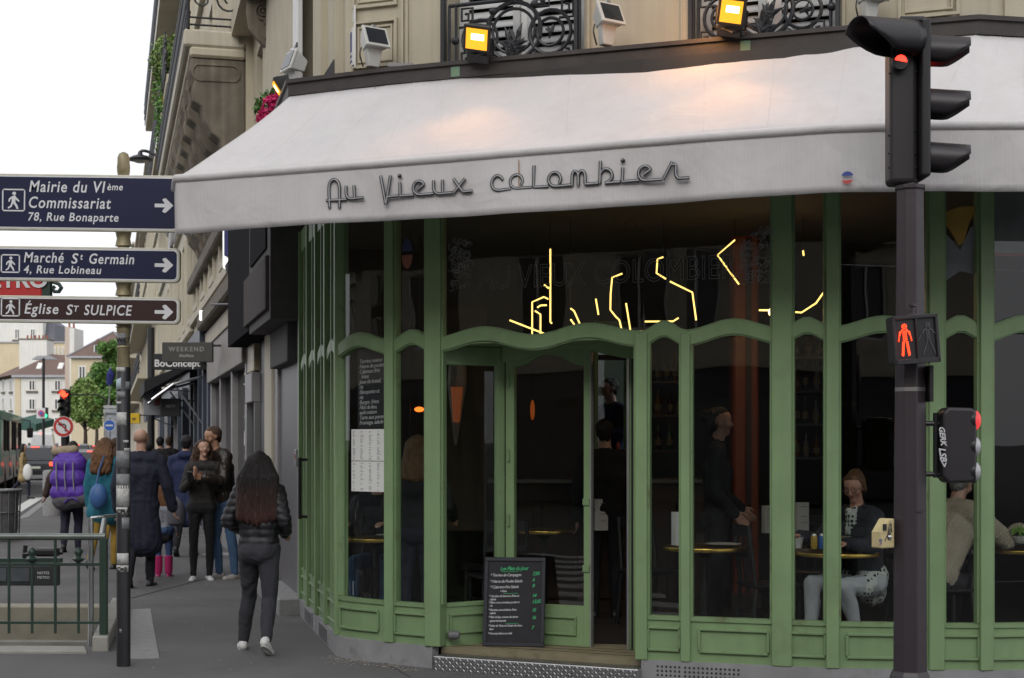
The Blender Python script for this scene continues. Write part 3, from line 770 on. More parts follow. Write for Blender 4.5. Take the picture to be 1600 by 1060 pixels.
def vp(x, y, d):
    fr, u = on_poly(VAL, x, d); w = fr.uw(x, y, d)[1]; return fr.p(u, w, d)
letters = []
for k, p in S1 + S2:
    if k != '-': letters.append((MB(), MB()))
    o1, o2 = letters[-1]; q = smoothline([(x, y, 0) for x, y in p], 5) if len(p) > 2 else [Vector((*a, 0)) for a in p]
    o1.tube([vp(a.x, a.y, .021) for a in q], .0112, 7); o2.tube([vp(a.x, a.y, .028) for a in q], .0058, 6)
for x, y in ((490 + 693 / 5.161, 250 + 130 / 5.161), (750 + 1050 / 4.706, 230 + 100 / 4.706)):
    o1 = MB().ell(vp(x, y, .021), .015, 10, 6); o2 = MB().ell(vp(x - 1, y - 1, .031), .006, 8, 5); letters.append((o1, o2))
for o1, o2 in letters: o2.build('letter_core', LT2, o1.build('letter', LT, aw, smooth='all'), smooth='all')
fr, u = on_poly(VAL, 1324, .02); w = fr.uw(1324, 278, .02)[1]
def half(c0, nm, z0, z1):
    MB().prism([fr.p(u + .037 * math.cos(a), w + .037 * math.sin(a), .028) for a in [z0 + (z1 - z0) * i / 10 for i in range(11)]], fr.an * .002).build(nm, c0, aw)
half(mat('badge blue', (.05, .09, .35), .5), 'badge', .3, 2.84); half(mat('badge white', (.7, .7, .7), .5), 'badge', 2.84, 3.6); half(mat('badge white', (0,) * 3), 'badge', 5.82, 6.58); half(mat('badge red', (.6, .08, .07), .5), 'badge', 3.6, 5.82)
# rust run below a seam
fr, u = on_poly(VAL, 811, .02); MB().fbox(fr, u - .004, u + .004, AZ0 + .01, AZ1 - .05, .0235, .025).build('rust_run', mat('rust stain', (.40, .26, .17), .9, var=.2), aw)

# ---------------------------------------------------------------- the apartment house above
house = thing('apartment_house', 'cream stone apartment house rising over the cafe, with iron balconettes and louvred shutters', 'building', (-1.3, 12.2, 0))
UF = Frame((-1.326, 12.10), (3.00, 10.49)); UFr = Frame((3.00, 10.49), (6.6, 11.3)); UL = Frame((-1.326 - .245 * 9.6, 12.10 + .97 * 9.6), (-1.326, 12.10))
Z0, Z1 = 3.7, 9.2
o1_ = (UF.u(702), UF.u(914), 4.3, 6.9); o2_ = (UF.u(1084), UF.u(1312), 4.3, 6.9)
wl = MB(); wall_open(wl, UF, 0, UF.L, Z0, Z1, [o1_, o2_], -.3, 0); wall_open(wl, UFr, 0, UFr.L, Z0, Z1, [(.9, 1.9, 4.3, 6.9)], -.3, 0)
lo = [(UL.L - 3.05, UL.L - 2.2, 4.5, 6.9), (1.0, 1.9, 4.5, 6.9)]
wall_open(wl, UL, 0, UL.L, Z0, Z1, lo, -.3, 0)
wl.build('wall', STONE, house)
mo = MB()
# corner pilaster panels: two framed fields and fluted strips
def field(fr, x0, x1, y0, y1, d=0.):
    u0, w1 = fr.uw(x0, y0); u1, w0 = fr.uw(x1, y1); u1 = fr.u(x1)
    w0 = fr.uw((x0 + x1) / 2, y1)[1]; w1 = fr.uw((x0 + x1) / 2, y0)[1]
    rect_ring(mo, fr, u0, u1, w0, w1, .022, 0, .03); rect_ring(mo, fr, u0 + .045, u1 - .045, w0 + .045, w1 - .045, .014, 0, .016)
field(UF, 552, 622, 32, 106); field(UF, 552, 622, -60, 12); field(UF, 1404, 1500, -70, 28)
for x in (630, 637): mo.fbox(UF, UF.u(x) - .01, UF.u(x) + .01, Z0, Z1, 0, .022)
for x0, x1 in ((680, 700), (916, 924), (1066, 1083), (1313, 1322)):
    a, b = UF.u(x0), UF.u(x1); mo.fbox(UF, a, b, Z0, Z1, 0, .05); mo.fbox(UF, a + .02, b - .02, Z0, Z1, .05, .065)
for k in range(2): mo.fbox(UFr, .08 + k * .35, .3 + k * .35, Z0, Z1, 0, .03)
for u in (UL.L - .55, UL.L - 1.45, UL.L - 3.4): mo.fbox(UL, u, u + .42, Z0, Z1, 0, .07)
mo.fbox(UL, 0, UL.L, 7.3, 7.55, 0, .3); mo.fbox(UF, 0, UF.L, 7.3, 7.55, 0, .3)
mo.build('moulding', STONE, house, bevel=.006)
def shutter_window(fr, op, d=-.22, slat=True):
    u0, u1, w0, w1 = op; mid = (u0 + u1) / 2
    win = rect_ring(MB(), fr, u0, u1, w0, w1, .06, d - .04, d + .01).build('window', WHITE, house)
    MB().fbox(fr, u0, u1, w0, w1, d - .06, d - .05).build('pane', DARKG, win)
    MB().fbox(fr, mid - .04, mid + .04, w0, w1, d - .03, d + .02).build('sash', WHITE, win)
    for a, b in ((u0 + .04, mid - .03), (mid + .03, u1 - .04)):
        rect_ring(MB(), fr, a, b, w0, w1, .055, d + .02, d + .055).build('shutter_frame', SHUT, house)
        w = w0 + .07
        first = None
        while w < 5.65:
            if first is None:
                s = MB(); s.fbox(fr, a + .055, b - .055, w, w + .045, d + .022, d + .034); 
                # louvre tilted: lower edge pushed out
                s = MB(); s.prism([fr.p(a + .055, w, d + .056), fr.p(a + .055, w + .012, d + .056), fr.p(a + .055, w + .062, d + .022), fr.p(a + .055, w + .05, d + .022)], fr.ax * (b - a - .11))
                first = s.build('slat', SHUT, house); w_first = w
            else:
                c = first.copy(); c.location.z += w - w_first; COL.objects.link(c)
            w += .079
for op in (o1_, o2_): shutter_window(UF, op)
win = rect_ring(MB(), UL, lo[0][0], lo[0][1], 4.5, 6.9, .06, -.2, -.15).build('window', WHITE, house); MB().fbox(UL, lo[0][0], lo[0][1], 4.5, 6.9, -.22, -.2).build('pane', DARKG, win)
win = rect_ring(MB(), UL, lo[1][0], lo[1][1], 4.5, 6.9, .06, -.2, -.15).build('window', WHITE, house); MB().fbox(UL, lo[1][0], lo[1][1], 4.5, 6.9, -.22, -.2).build('pane', DARKG, win)
# an open louvred shutter standing proud on the street side
us = UL.u(481); fs_ = Frame((UL.p(us, 0, .02).x, UL.p(us, 0, .02).y), (UL.p(us, 0, .5).x - .02, UL.p(us, 0, .5).y))
sh = MB()
usf = UL.u(476)
sh.fbox(UL, usf - .25, usf + .25, 4.3, 6.9, .05, .09); so = sh.build('open_shutter', WHITE, house)
w = 4.42; f0 = None
while w < 5.6:
    if f0 is None: f0 = MB().fbox(UL, usf - .02, usf + .21, w, w + .035, .091, .103).build('slat', IRON, so); ww0 = w
    else: c = f0.copy(); c.location.z += w - ww0; COL.objects.link(c)
    w += .085
# balconettes: wrought iron panels with circles, keys and scrolls
def balconette(x0, x1, ytop, mirror=False):
    R = Frame(tuple(UF.p(0, 0, .10).xy), tuple(UF.p(UF.L, 0, .10).xy))
    a, b = R.u(x0), R.u(x1); w1 = R.uw((x0 + x1) / 2, ytop)[1]; w0 = 4.50; m = MB(); L = b - a; H = w1 - w0
    def P(s, t): return R.p(a + (L - s * L if mirror else s * L), w0 + t * H, 0)
    def circ(cs, ct, r, th, k=24, a0=0, a1=6.28319):
        full = a1 - a0 > 6.2; nn = k
        m.tube([P(cs + r * H / L * math.cos(a0 + (a1 - a0) * i / nn), ct + r * math.sin(a0 + (a1 - a0) * i / nn)) for i in range(nn + (0 if full else 1))], th, 6, closed=full)
    for t in (0.03, 1.0): m.tube([P(-.02, t), P(1.02, t)], .016, 8)
    for s in (-.02, .035, .985, 1.02): m.tube([P(s, 0), P(s, 1.0)], .013, 6)
    circ(.50, .56, .40, .017); circ(.50, .56, .31, .012); circ(.79, .50, .30, .015); circ(.79, .50, .19, .013); circ(.23, .50, .26, .013); circ(.23, .50, .14, .01)
    def key(s0, t0, s, h):
        pts = [(0, 0), (1, 0), (1, 1), (.2, 1), (.2, .35), (.7, .35), (.7, .7), (.45, .7)]
        m.tube([P(s0 + x * s, t0 + y * h) for x, y in pts], .012, 5)
    key(.06, .68, .11, .26); key(.06, .06, .11, .26); key(.86, .68, .11, .26); key(.86, .08, .11, .24); key(.66, .86, .12, .1); key(.33, .05, .1, .12)
    r = random.Random(int(x0))
    for k in range(26):          # acanthus leaves inside the big ring
        an = r.uniform(.2, 2.9); le = r.uniform(.12, .32); s0 = .5 + r.uniform(-.05, .05); t0 = .22 + r.uniform(-.04, .22)
        m.tube([P(s0, t0), P(s0 + le * .5 * math.cos(an) * H / L, t0 + le * .55 * math.sin(an) + .02), P(s0 + le * math.cos(an) * H / L, t0 + le * math.sin(an))], [.012, .02, .002], 5)
    for k in range(12):
        s0, t0 = (.21, .5) if k % 2 else (.8, .5)
        an = r.uniform(0, 6.28); m.tube([P(s0, t0), P(s0 + .05 * math.cos(an) * H / L * 2, t0 + .1 * math.sin(an))], [.018, .004], 5)
    for s, t in ((.335, .86), (.665, .9), (.335, .2), (.665, .2), (.5, .98), (.03, .5)): m.ell(P(s, t), .032, 8, 6)
    m.build('balconette_railing', IRON, house)
balconette(706, 902, -1); balconette(1088, 1306, -34, True)
for x in (700, 907, 1084, 1312):
    u = UF.u(x); MB().fbox(UF, u - .014, u + .014, 4.45, 5.6, .06, .12).build('railing_post', IRON, house)
# S shaped console carved in stone, with a volute
uc = UL.u(412)
pts = [(388, -30), (384, 20), (388, 45), (402, 62), (410, 70), (420, 78), (428, 100), (431, 128), (440, 128), (444, 90), (441, 60), (446, 20), (446, -30)]
c0 = UL.p(uc, 0, .02); m = MB(); Yc = c0.y - .3
pp = [W(x, y, Yc) for x, y in pts]; ex = UL.ax * .35
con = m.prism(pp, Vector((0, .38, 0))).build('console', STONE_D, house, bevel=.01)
m = MB()
for x, y, r in ((412, 18, .10), (433, 84, .115)):
    c = W(x, y, Yc - .02); m.tube([c + Vector((r * math.cos(a), 0, r * math.sin(a))) for a in [i * .4 for i in range(16)]], .02, 6, True)
    m.tube([c + Vector(((r * .55) * math.cos(a), -.01, (r * .55) * math.sin(a))) for a in [i * .6 for i in range(11)]], .016, 6, True); m.ell(c, (.035, .03, .035), 8, 6)
rr = random.Random(4)
for k in range(30): m.ell(W(424 + rr.uniform(-9, 9), rr.uniform(-10, 100), Yc - .01), (rr.uniform(.02, .045), .03, rr.uniform(.02, .05)), 7, 5)
m.build('carving', STONE_D, con, smooth=True)
# downpipe
ud = UL.u(392); m = MB(); q = UL.p(ud, 0, .12); m.cyl((q.x, q.y, 3.0), (q.x, q.y, 9.2), .075, 14)
for z in (4.0, 5.3, 6.6): m.cyl((q.x, q.y, z), (q.x, q.y, z + .05), .088, 14)
m.build('downpipe', mat('cream pipe paint', (.56, .52, .42), .5, var=.06), house, smooth=True)
# street plate on the corner
pl_ = Frame(tuple(UL.p(UL.L - .10, 0, .05).xy), tuple(UL.p(UL.L + .02, 0, .05).xy))
Yp = 12.02
sp = thing('street_plate', 'white and blue plate fixed edge-on to the house corner above the awning', 'street sign', tuple(W(548, 70, Yp)))
fp = Frame(tuple(W(540, 70, Yp + .28).xy), tuple(W(553.5, 70, Yp).xy))
for nm, y0, y1, mm, d in (('plate', 15, 112, WHITE, 0), ('panel', 50, 108, WHITE, .012)):
    MB().fbox(fp, 0, fp.L, fp.uw(547, y1)[1], fp.uw(547, y0)[1], d - .012, d).build(nm, mm, sp)
MB().fbox(fp, .03, fp.L - .03, fp.uw(547, 86)[1], fp.uw(547, 56)[1], .0121, .015).build('print', mat('plate blue', (.07, .08, .24), .5), sp)
for k in range(2): MB().fbox(fp, .03 + .02 * k, fp.L - .03, fp.uw(547, 103 - 8 * k)[1], fp.uw(547, 99 - 8 * k)[1], .0121, .015).build('print', mat('plate blue', (0,) * 3), sp)
m = MB(); a = W(510, 122, 12.0); m.prism([W(503, 122, 12.2), W(522, 122, 12.2), W(522, 92, 12.2)], (0, .02, 0)); m.build('bracket', IRON, house)
# roof volume behind
MB().prism([(-1.2, 12.6, 8.9), (3.0, 11.0, 8.9), (6.6, 11.8, 8.9), (8, 22, 8.9), (-3.4, 22, 8.9)], (0, 0, .3)).build('flat_roof', ZINC, house)
# ---------------------------------------------------------------- people: one continuous remeshed body each, hair and shoes as children
DG = None
def remesh(mb, voxel, smooth=2):
    me = bpy.data.meshes.new('tmp'); me.from_pydata(mb.v, [], mb.f)
    bm = bmesh.new(); bm.from_mesh(me); bmesh.ops.recalc_face_normals(bm, faces=bm.faces); bm.to_mesh(me); bm.free()
    ob = bpy.data.objects.new('tmp', me); COL.objects.link(ob)
    r = ob.modifiers.new('r', 'REMESH'); r.mode = 'VOXEL'; r.voxel_size = voxel
    if smooth: s = ob.modifiers.new('s', 'SMOOTH'); s.factor = .5; s.iterations = smooth
    dg = bpy.context.evaluated_depsgraph_get(); dg.update()
    e = ob.evaluated_get(dg); out = bpy.data.meshes.new_from_object(e)
    bpy.data.objects.remove(ob); bpy.data.meshes.remove(me)
    return out
def cap_dist(P, a, b, r0, r1):
    a = np.array(a); d = np.array(b) - a; L2 = max(float(d @ d), 1e-9)
    t = np.clip(((P - a) @ d) / L2, 0, 1); q = a + t[:, None] * d
    return np.linalg.norm(P - q, axis=1) - (r0 + (r1 - r0) * t)
def hand(blobs, wrist, dirv, side, k=1., curl=.35, palm=None):
    """palm, four unequal bent fingers and a thumb; dirv points from the forearm"""
    d = Vector(dirv).normalized()
    n = Vector(palm).normalized() if palm is not None else Vector((0, 1, 0))   # towards the back of the palm
    n = (n - d * n.dot(d)).normalized(); s = d.cross(n) * side
    w = Vector(wrist); c = w + d * .045 * k
    for j in (-1, 0, 1): blobs.append((w + s * .010 * j * k + d * .01, w + s * .026 * j * k + d * .085 * k, .017 * k, .014 * k, 'skin'))
    for j, ln in enumerate((.066, .076, .071, .055)):
        b = w + d * .088 * k + s * (.030 - .020 * j) * k; m1 = b + (d * math.cos(curl) - n * math.sin(curl)) * ln * .5 * k
        m2 = m1 + (d * math.cos(curl * 2.4) - n * math.sin(curl * 2.4)) * ln * .5 * k
        blobs.append((b, m1, .0095 * k, .0085 * k, 'skin')); blobs.append((m1, m2, .0085 * k, .007 * k, 'skin'))
    t0 = w + d * .03 * k + s * .03 * k; t1 = t0 + (d * .7 + s * .6 - n * .3).normalized() * .04 * k; t2 = t1 + (d - n * .5).normalized() * .032 * k
    blobs.append((t0, t1, .013 * k, .0105 * k, 'skin')); blobs.append((t1, t2, .0105 * k, .008 * k, 'skin'))

def person(label, loc, heading, H=1.7, cols=None, pose=None, hair=None, build=1., female=False, coat=0., shoe=None, group=None, voxel=.014, sleeve=1., cuff=.0,
           puffer=False, trouser=1., baggy=0., seated=False, face=True, hat=False, rough_top=.8, skirt=None, extra=None, hood=False, hands=True):
    """facing -y before turning by heading. pose: joint offsets in metres for a 1.75 m figure"""
    k = H / 1.75; po = dict(hip=.92, lean=(0, 0), arm={}, leg={}, head=(0, 0), twist=0); po.update(pose or {})
    root = thing('person', label, 'person', tuple(loc), group)
    V = Vector; hz = po['hip']
    lx, ly = po['lean']
    hip = V((0, 0, hz)); chest = V((lx * .75, ly * .75, hz + .37)); sh = V((lx, ly, hz + .53)); nk = V((lx * 1.08, ly * 1.1 - .005, hz + .60))
    yaw, pit = po['head']
    fwd = V((math.sin(yaw) * math.cos(pit), -math.cos(yaw) * math.cos(pit), -math.sin(pit))); side = V((math.cos(yaw), math.sin(yaw), 0)); hup = side.cross(fwd) * -1
    hup = fwd.cross(side) if fwd.cross(side).z > 0 else side.cross(fwd)
    hd = nk + V((0, 0, .045)) + hup * .115 + fwd * .018
    wS = (.165 if female else .19) * build; wH = .088 if female else .082
    B = []
    tp, bt = 'top', 'bottom'
    tw = po['twist']; ax = V((math.cos(tw), math.sin(tw), 0))
    cl = .012 + baggy
    # trunk
    B.append((hip - V((wH, 0, 0)), hip + V((wH, 0, 0)), (.108 if female else .102) * build + (cl if coat else 0), (.108 if female else .102) * build + (cl if coat else 0), tp if coat else bt))
    if female and not coat: B.append((hip + V((-.065, .055, -.03)), hip + V((.065, .055, -.03)), .09 * trouser, .09 * trouser, bt))
    wz = V((lx * .35, ly * .35, hz + .17)); wr = (.088 if female else .105) * build + cl
    B.append((wz - ax * .05, wz + ax * .05, wr, wr, tp))
    B.append((V((lx * .12, ly * .12, hz + .065)) - ax * .06, V((lx * .12, ly * .12, hz + .065)) + ax * .06, wr + .006, wr + .006, tp))
    cr = (.105 if female else .118) * build + cl
    for s in (-1, 1): B.append((V((lx * .12, ly * .12, hz + .08)) + ax * s * .055 * build, chest + ax * s * .072 * build, wr * .98, cr * .98, tp))
    B.append((chest - ax * .075 * build, chest + ax * .075 * build, cr, cr, tp))
    B.append((sh - ax * (wS - .055), sh + ax * (wS - .055), .066 + cl, .066 + cl, tp))
    B.append((sh + V((0, .0, .01)), nk + V((0, 0, .0)), .075 + cl, .058, tp))
    if female: 
        for s in (-1, 1): B.append((chest + ax * s * .06 + V((0, -.075, -.0)), chest + ax * s * .06 + V((0, -.085, -.02)), .055, .05, tp))
    B.append((nk - V((0, 0, .03)), hd - hup * .05, .054 if female else .06, .05 if female else .056, 'skin'))
    # head: skull, face, jaw, chin, nose, ears, brow
    hs = .92 if female else .97
    B.append((hd + hup * .035 + fwd * -.03, hd + hup * .03 + fwd * .02, .082 * hs, .080 * hs, 'skin'))
    B.append((hd + fwd * .03 + hup * .0, hd + fwd * .03 - hup * .05, .066 * hs, .052 * hs, 'skin'))
    B.append((hd + fwd * .055 - hup * .075, hd + fwd * .062 - hup * .085, .033 * hs, .026 * hs, 'skin'))
    B.append((hd + fwd * .088 * hs + hup * .005, hd + fwd * .108 * hs - hup * .024, .012, .016, 'skin'))
    for s in (-1, 1):
        B.append((hd + side * s * .078 * hs + hup * .012 - fwd * .005, hd + side * s * .078 * hs - hup * .02, .016, .011, 'skin'))
        B.append((hd + side * s * .045 * hs + fwd * .06 * hs - hup * .022, hd + side * s * .042 * hs + fwd * .062 * hs - hup * .03, .026, .022, 'skin'))
    # arms
    HB = []
    for s in (-1, 1):
        el_o, wr_o, *rest = po['arm'].get(s, ((s * .06, .02, -.29), (s * .0, -.05, -.25)))
        S = sh + ax * s * wS + V((0, 0, -.015)); E = S + V(el_o); Wp = E + V(wr_o)
        ra = .052 * build + cl * .8; rb = .042 * build + cl * .7
        B.append((S, E, ra + .006, ra * .92, tp)); B.append((E, E + (Wp - E) * (1 - cuff), ra * .90, rb, tp if sleeve > .5 else 'skin'))
        dv = (Wp - E).normalized()
        if hands and not (rest and rest[0] == 'hide'):
            B.append((E + (Wp - E) * .8, Wp, .03, .027, 'skin'))
            pal = rest[0] if rest and rest[0] is not None else V((-s, 0.2, 0))
            hand(HB, Wp, rest[1] if len(rest) > 1 else dv, -s, 1.0, rest[2] if len(rest) > 2 else .35, pal)
    # legs
    feet = []
    for s in (-1, 1):
        kn_o, an_o, *rest = po['leg'].get(s, ((s * .015, -.01, -.43), (0, .02, -.42)))
        Hp = hip + V((s * wH, 0, -.02)); Kn = Hp + V(kn_o); An = Kn + V(an_o)
        rt = (.090 if female else .086) * build * trouser; rk = (.056 if female else .060) * build * trouser; ra = (.040 if female else .045) * max(trouser, 1) * build
        B.append((Hp, Kn, rt, rk, bt)); B.append((Kn, Kn + (An - Kn) * .35 + V((0, .012, 0)), rk, rk * 1.0, bt)); B.append((Kn + (An - Kn) * .35 + V((0, .012, 0)), An + (Kn - An) * .04, rk * 1.0, ra, bt))
        B.append((An + (Kn - An) * .1, An - V((0, 0, .02)), .034, .034, 'skin'))
        feet.append((An, V(rest[0]).normalized() if rest else V((s * .15, -1, 0)).normalized(), rest[1] if len(rest) > 1 else 0.))
    if coat:
        z1 = hz - coat
        for s in (-1, 0, 1): B.append((V((s * .05, 0, hz)), V((s * .085 + lx * -.1, .01, z1)), .115 * build + cl, .135 * build + cl, tp))
    if skirt:
        for s in (-1, 0, 1): B.append((V((s * .05, 0, hz)), V((s * .06, 0, hz - skirt)), .11, .12, 'skirt'))
    if hood: B.append((nk + V((-.06, .07, -.01)), nk + V((.06, .07, -.01)), .06, .06, tp))
    for e in (extra(dict(hd=hd, fwd=fwd, side=side, hup=hup, sh=sh, hip=hip, nk=nk, chest=chest)) if extra else []): B.append(e)
    def mk(blobs, vx, sm):
        mb = MB()
        for a, b, r0, r1, t in blobs: mb.capsule(V(a) * k, V(b) * k, r0 * k, r1 * k, 12)
        return remesh(mb, vx, sm)
    me = mk(B, voxel, 2)
    tags = []
    for b in B:
        if b[4] not in tags: tags.append(b[4])
    nf = len(me.polygons); cen = np.empty(nf * 3); me.polygons.foreach_get('center', cen); cen = cen.reshape(-1, 3) / k
    best = np.full(nf, 1e9); idx = np.zeros(nf, int)
    for a, b, r0, r1, t in B:
        d = cap_dist(cen, a, b, r0, r1); w = d < best; best[w] = d[w]; idx[w] = tags.index(t)
    # cloth folds
    nvv = len(me.vertices); co = np.empty(nvv * 3); me.vertices.foreach_get('co', co); co = co.reshape(-1, 3); no = np.empty(nvv * 3); me.vertices.foreach_get('normal', no); no = no.reshape(-1, 3)
    bestv = np.full(nvv, 1e9); iv = np.zeros(nvv, int)
    for a, b, r0, r1, t in B:
        d = cap_dist(co / k, a, b, r0, r1); w = d < bestv; bestv[w] = d[w]; iv[w] = tags.index(t)
    ph = random.uniform(0, 9); x, y, z = co.T
    wob = np.sin(z * 13 + x * 41 + 4 * np.sin(y * 21 + z * 6 + ph) + ph) * np.sin(z * 8 - x * 9 + ph * 2) * .0045 + np.sin(z * 33 - x * 55 + 5 * np.sin(z * 12 + y * 30)) * .0018
    if puffer:
        pf = np.abs(np.sin(z * math.pi / .062)) ** .6 * .010 - .005
        wob = np.where(np.array([t == 'top' for t in tags])[iv], pf + wob * .5, wob)
    ok = np.array([t not in ('skin',) for t in tags])[iv]
    co += no * (wob * ok)[:, None]
    me.vertices.foreach_set('co', co.ravel())
    cols = cols or {}
    me.materials.clear()
    for t in tags: me.materials.append(cols.get(t) or SKIN)
    me.polygons.foreach_set('material_index', idx.astype(np.int32)); me.polygons.foreach_set('use_smooth', [True] * nf)
    if HB:
        h = mk(HB, .0065 * k if voxel < .013 else .008, 1)
        bm = bmesh.new(); bm.from_mesh(me); n0 = len(bm.faces); bm.from_mesh(h); bm.faces.ensure_lookup_table(); si = tags.index('skin')
        for f in bm.faces[n0:]: f.material_index = si; f.smooth = True
        bm.to_mesh(me); bm.free()
    me.name = 'body'; body = bpy.data.objects.new('body', me); COL.objects.link(body); body.parent = root; ORG[body.name] = tuple(loc)
    def child(name, mb, m, smooth=True):
        m2 = MB(); m2.v = [tuple(V(p) * k + V(loc)) for p in mb.v]; m2.f = mb.f
        return m2.build(name, m, root, smooth='all' if smooth else False)
    # shoes
    sm_, sole = (shoe or (BLACKM, BLACKM))
    for (An, fd, pt) in feet:
        sd = V((-fd.y, fd.x, 0)); u = V((0, 0, 1)); tz = An.z - .075
        m = MB(); q = lambda f, z, r: An + fd * f + u * (z - .075 + pt * max(0, -f + .1))
        hb = MB()
        hb.capsule(An + u * -.01 - fd * .02, An + u * -.035 - fd * .035, .040, .038, 10); hb.capsule(An + fd * .0 + u * -.035, An + fd * .15 + u * (-.052 - 0), .042, .035, 10)
        hb.capsule(An + fd * .05 + u * -.045 + sd * .012, An + fd * .13 + u * -.052 - sd * .01, .04, .034, 10)
        if pt:
            R = Matrix.Rotation(pt, 3, sd); piv = An
            hb.v = [tuple(piv + R @ (V(p) - piv)) for p in hb.v]
        hb.v = [(p[0], p[1], max(p[2], An.z - .073) if not pt else p[2]) for p in hb.v]
        shoe_o = child('shoe', hb, sm_)
        so = MB(); pr = [An + fd * (.07 + .125 * math.cos(a)) + sd * .042 * math.sin(a) + u * -.078 for a in [i * .3927 for i in range(16)]]
        so.prism(pr, (0, 0, .022))
        if pt: so.v = [tuple(piv + R @ (V(p) - piv)) for p in so.v]
        child('sole', so, sole, False)
    # face
    if face:
        e = MB(); br = MB()
        for s in (-1, 1):
            c = hd + side * s * .031 * hs + fwd * .083 * hs + hup * .012; e.ell(c, (.011, .009, .006), 8, 6)
            br.capsule(c + side * s * -.012 + hup * .018 + fwd * .004, c + side * s * .016 + hup * .019 - fwd * .004, .0045, .003, 6)
        child('eyes', e, mat('eye', (.04, .03, .025), .2)); child('eyebrows', br, mat('eyebrow', (.04, .025, .018), .9))
        mo = MB(); mo.capsule(hd + side * -.018 + fwd * .089 * hs - hup * .052, hd + side * .018 + fwd * .089 * hs - hup * .052, .0065, .0065, 6); child('lips', mo, mat('lips', (.35, .12, .10), .5))
    # hair
    if hair:
        kind, hm = hair; HBb = []
        up, bk = hup, -fwd
        if kind != 'bald':
            HBb.append((hd + up * .046 + bk * .032, hd + up * .062 + fwd * .006, .085 * hs, .071 * hs, 'h')); HBb.append((hd + up * .03 + bk * .042, hd - up * .02 + bk * .042, .083 * hs, .066 * hs, 'h'))
        if kind in ('short', 'fringe'):
            for s in (-1, 1): HBb.append((hd + up * .045 + side * s * .036 + bk * .01, hd + up * .0 + side * s * .046 + bk * .028, .055 * hs, .040 * hs, 'h'))
        if kind in ('long', 'bob', 'curly'):
            ln = {'long': .40, 'bob': .14, 'curly': .22}[kind]
            wide = {'long': .15, 'bob': .085, 'curly': .105}[kind]
            for s in (-1, -.5, 0, .5, 1):
                a = hd + up * .03 + side * s * .052 + bk * .035; bo = .055 if baggy else 0
                e1 = hd + side * s * wide * .85 + bk * (.06 + bo) - V((0, 0, .13)); e2 = V((hd.x, hd.y, 0)) + side * s * wide + bk * (.09 + bo * 1.2) + V((0, 0, hd.z - .13 - ln * (1 - .12 * abs(s))))
                HBb.append((a, e1, .060, .062, 'h')); HBb.append((e1, e2, .066, .042 if kind == 'long' else .05, 'h'))
            for s in (-1, 1): HBb.append((hd + up * .05 + side * s * .045 + bk * .01, hd + side * s * .082 - up * .06 + bk * .02, .042, .028, 'h'))
        if kind == 'bun': HBb.append((hd + up * .06 + bk * .115, hd + up * .05 + bk * .125, .045, .04, 'h'))
        if kind == 'updo':
            HBb.append((hd + up * .075 + bk * .05, hd + up * .04 + bk * .075, .062, .055, 'h')); HBb.append((hd + up * .085 + fwd * .03, hd + up * .085 + bk * .04, .038, .055, 'h'))
            for s in (-1, 1): HBb.append((hd + up * .055 + side * s * .05 + bk * .005, hd - up * .02 + side * s * .066 + bk * .02, .042, .028, 'h'))
        if HBb:
            hme = mk(HBb, .012 * k, 2); nn = len(hme.vertices); c = np.empty(nn * 3); hme.vertices.foreach_get('co', c); c = c.reshape(-1, 3); n_ = np.empty(nn * 3); hme.vertices.foreach_get('normal', n_); n_ = n_.reshape(-1, 3)
            h0 = np.array(hd) * k; an = np.arctan2(c[:, 1] - h0[1], c[:, 0] - h0[0])
            amp = .008 if kind == 'curly' else .0035
            wv = np.sin(an * (26 if kind == 'curly' else 44) + np.sin(c[:, 2] * 26 + an * 3) * (2.6 if kind == 'curly' else 1.0) + ph) * amp * .6 + (np.sin(c[:, 2] * 55 + np.sin(an * 11) * 3 + ph) * amp * .7 if kind == 'curly' else 0)
            c += n_ * np.asarray(wv)[:, None]; low = np.clip((c[:, 2].min() + .12 * k - c[:, 2]) / (.12 * k), 0, 1); c[:, 2] += low * np.sin(an * 29 + ph) * .018 * k; hme.vertices.foreach_set('co', c.ravel()); hme.polygons.foreach_set('use_smooth', [True] * len(hme.polygons))
            hme.materials.clear(); hme.materials.append(hm); ho = bpy.data.objects.new('hair', hme); COL.objects.link(ho); ho.parent = root; ORG[ho.name] = tuple(loc)
    root.rotation_euler = (0, 0, heading)
    root['_J'] = 0; del root['_J']
    J = dict(hd=hd * k, sh=sh * k, hip=hip * k, nk=nk * k, fwd=fwd, k=k, heading=heading, loc=V(loc))
    return root, J
def cloth(name, col, var=.15, rough=.85, **kw): return mat(name, col, rough, var=var, scale=kw.pop('scale', 9), bump=kw.pop('bump', .12), bscale=kw.pop('bscale', 140), **kw)
HAIR_BK = mat('black brown hair', (.012, .009, .009), .45, var=.35, scale=20, streak=.3, strand=.8)
HAIR_BR = mat('brown hair', (.075, .038, .02), .5, var=.35, scale=25, streak=.3, strand=.8)
HAIR_GI = mat('ginger brown hair', (.16, .075, .03), .5, var=.35, scale=25, streak=.3, strand=.8)
HAIR_BL = mat('dark blonde hair', (.22, .13, .06), .5, var=.3, scale=25, streak=.3, strand=.8)
HAIR_GR = mat('grey hair', (.25, .24, .23), .6, var=.2, strand=.8)
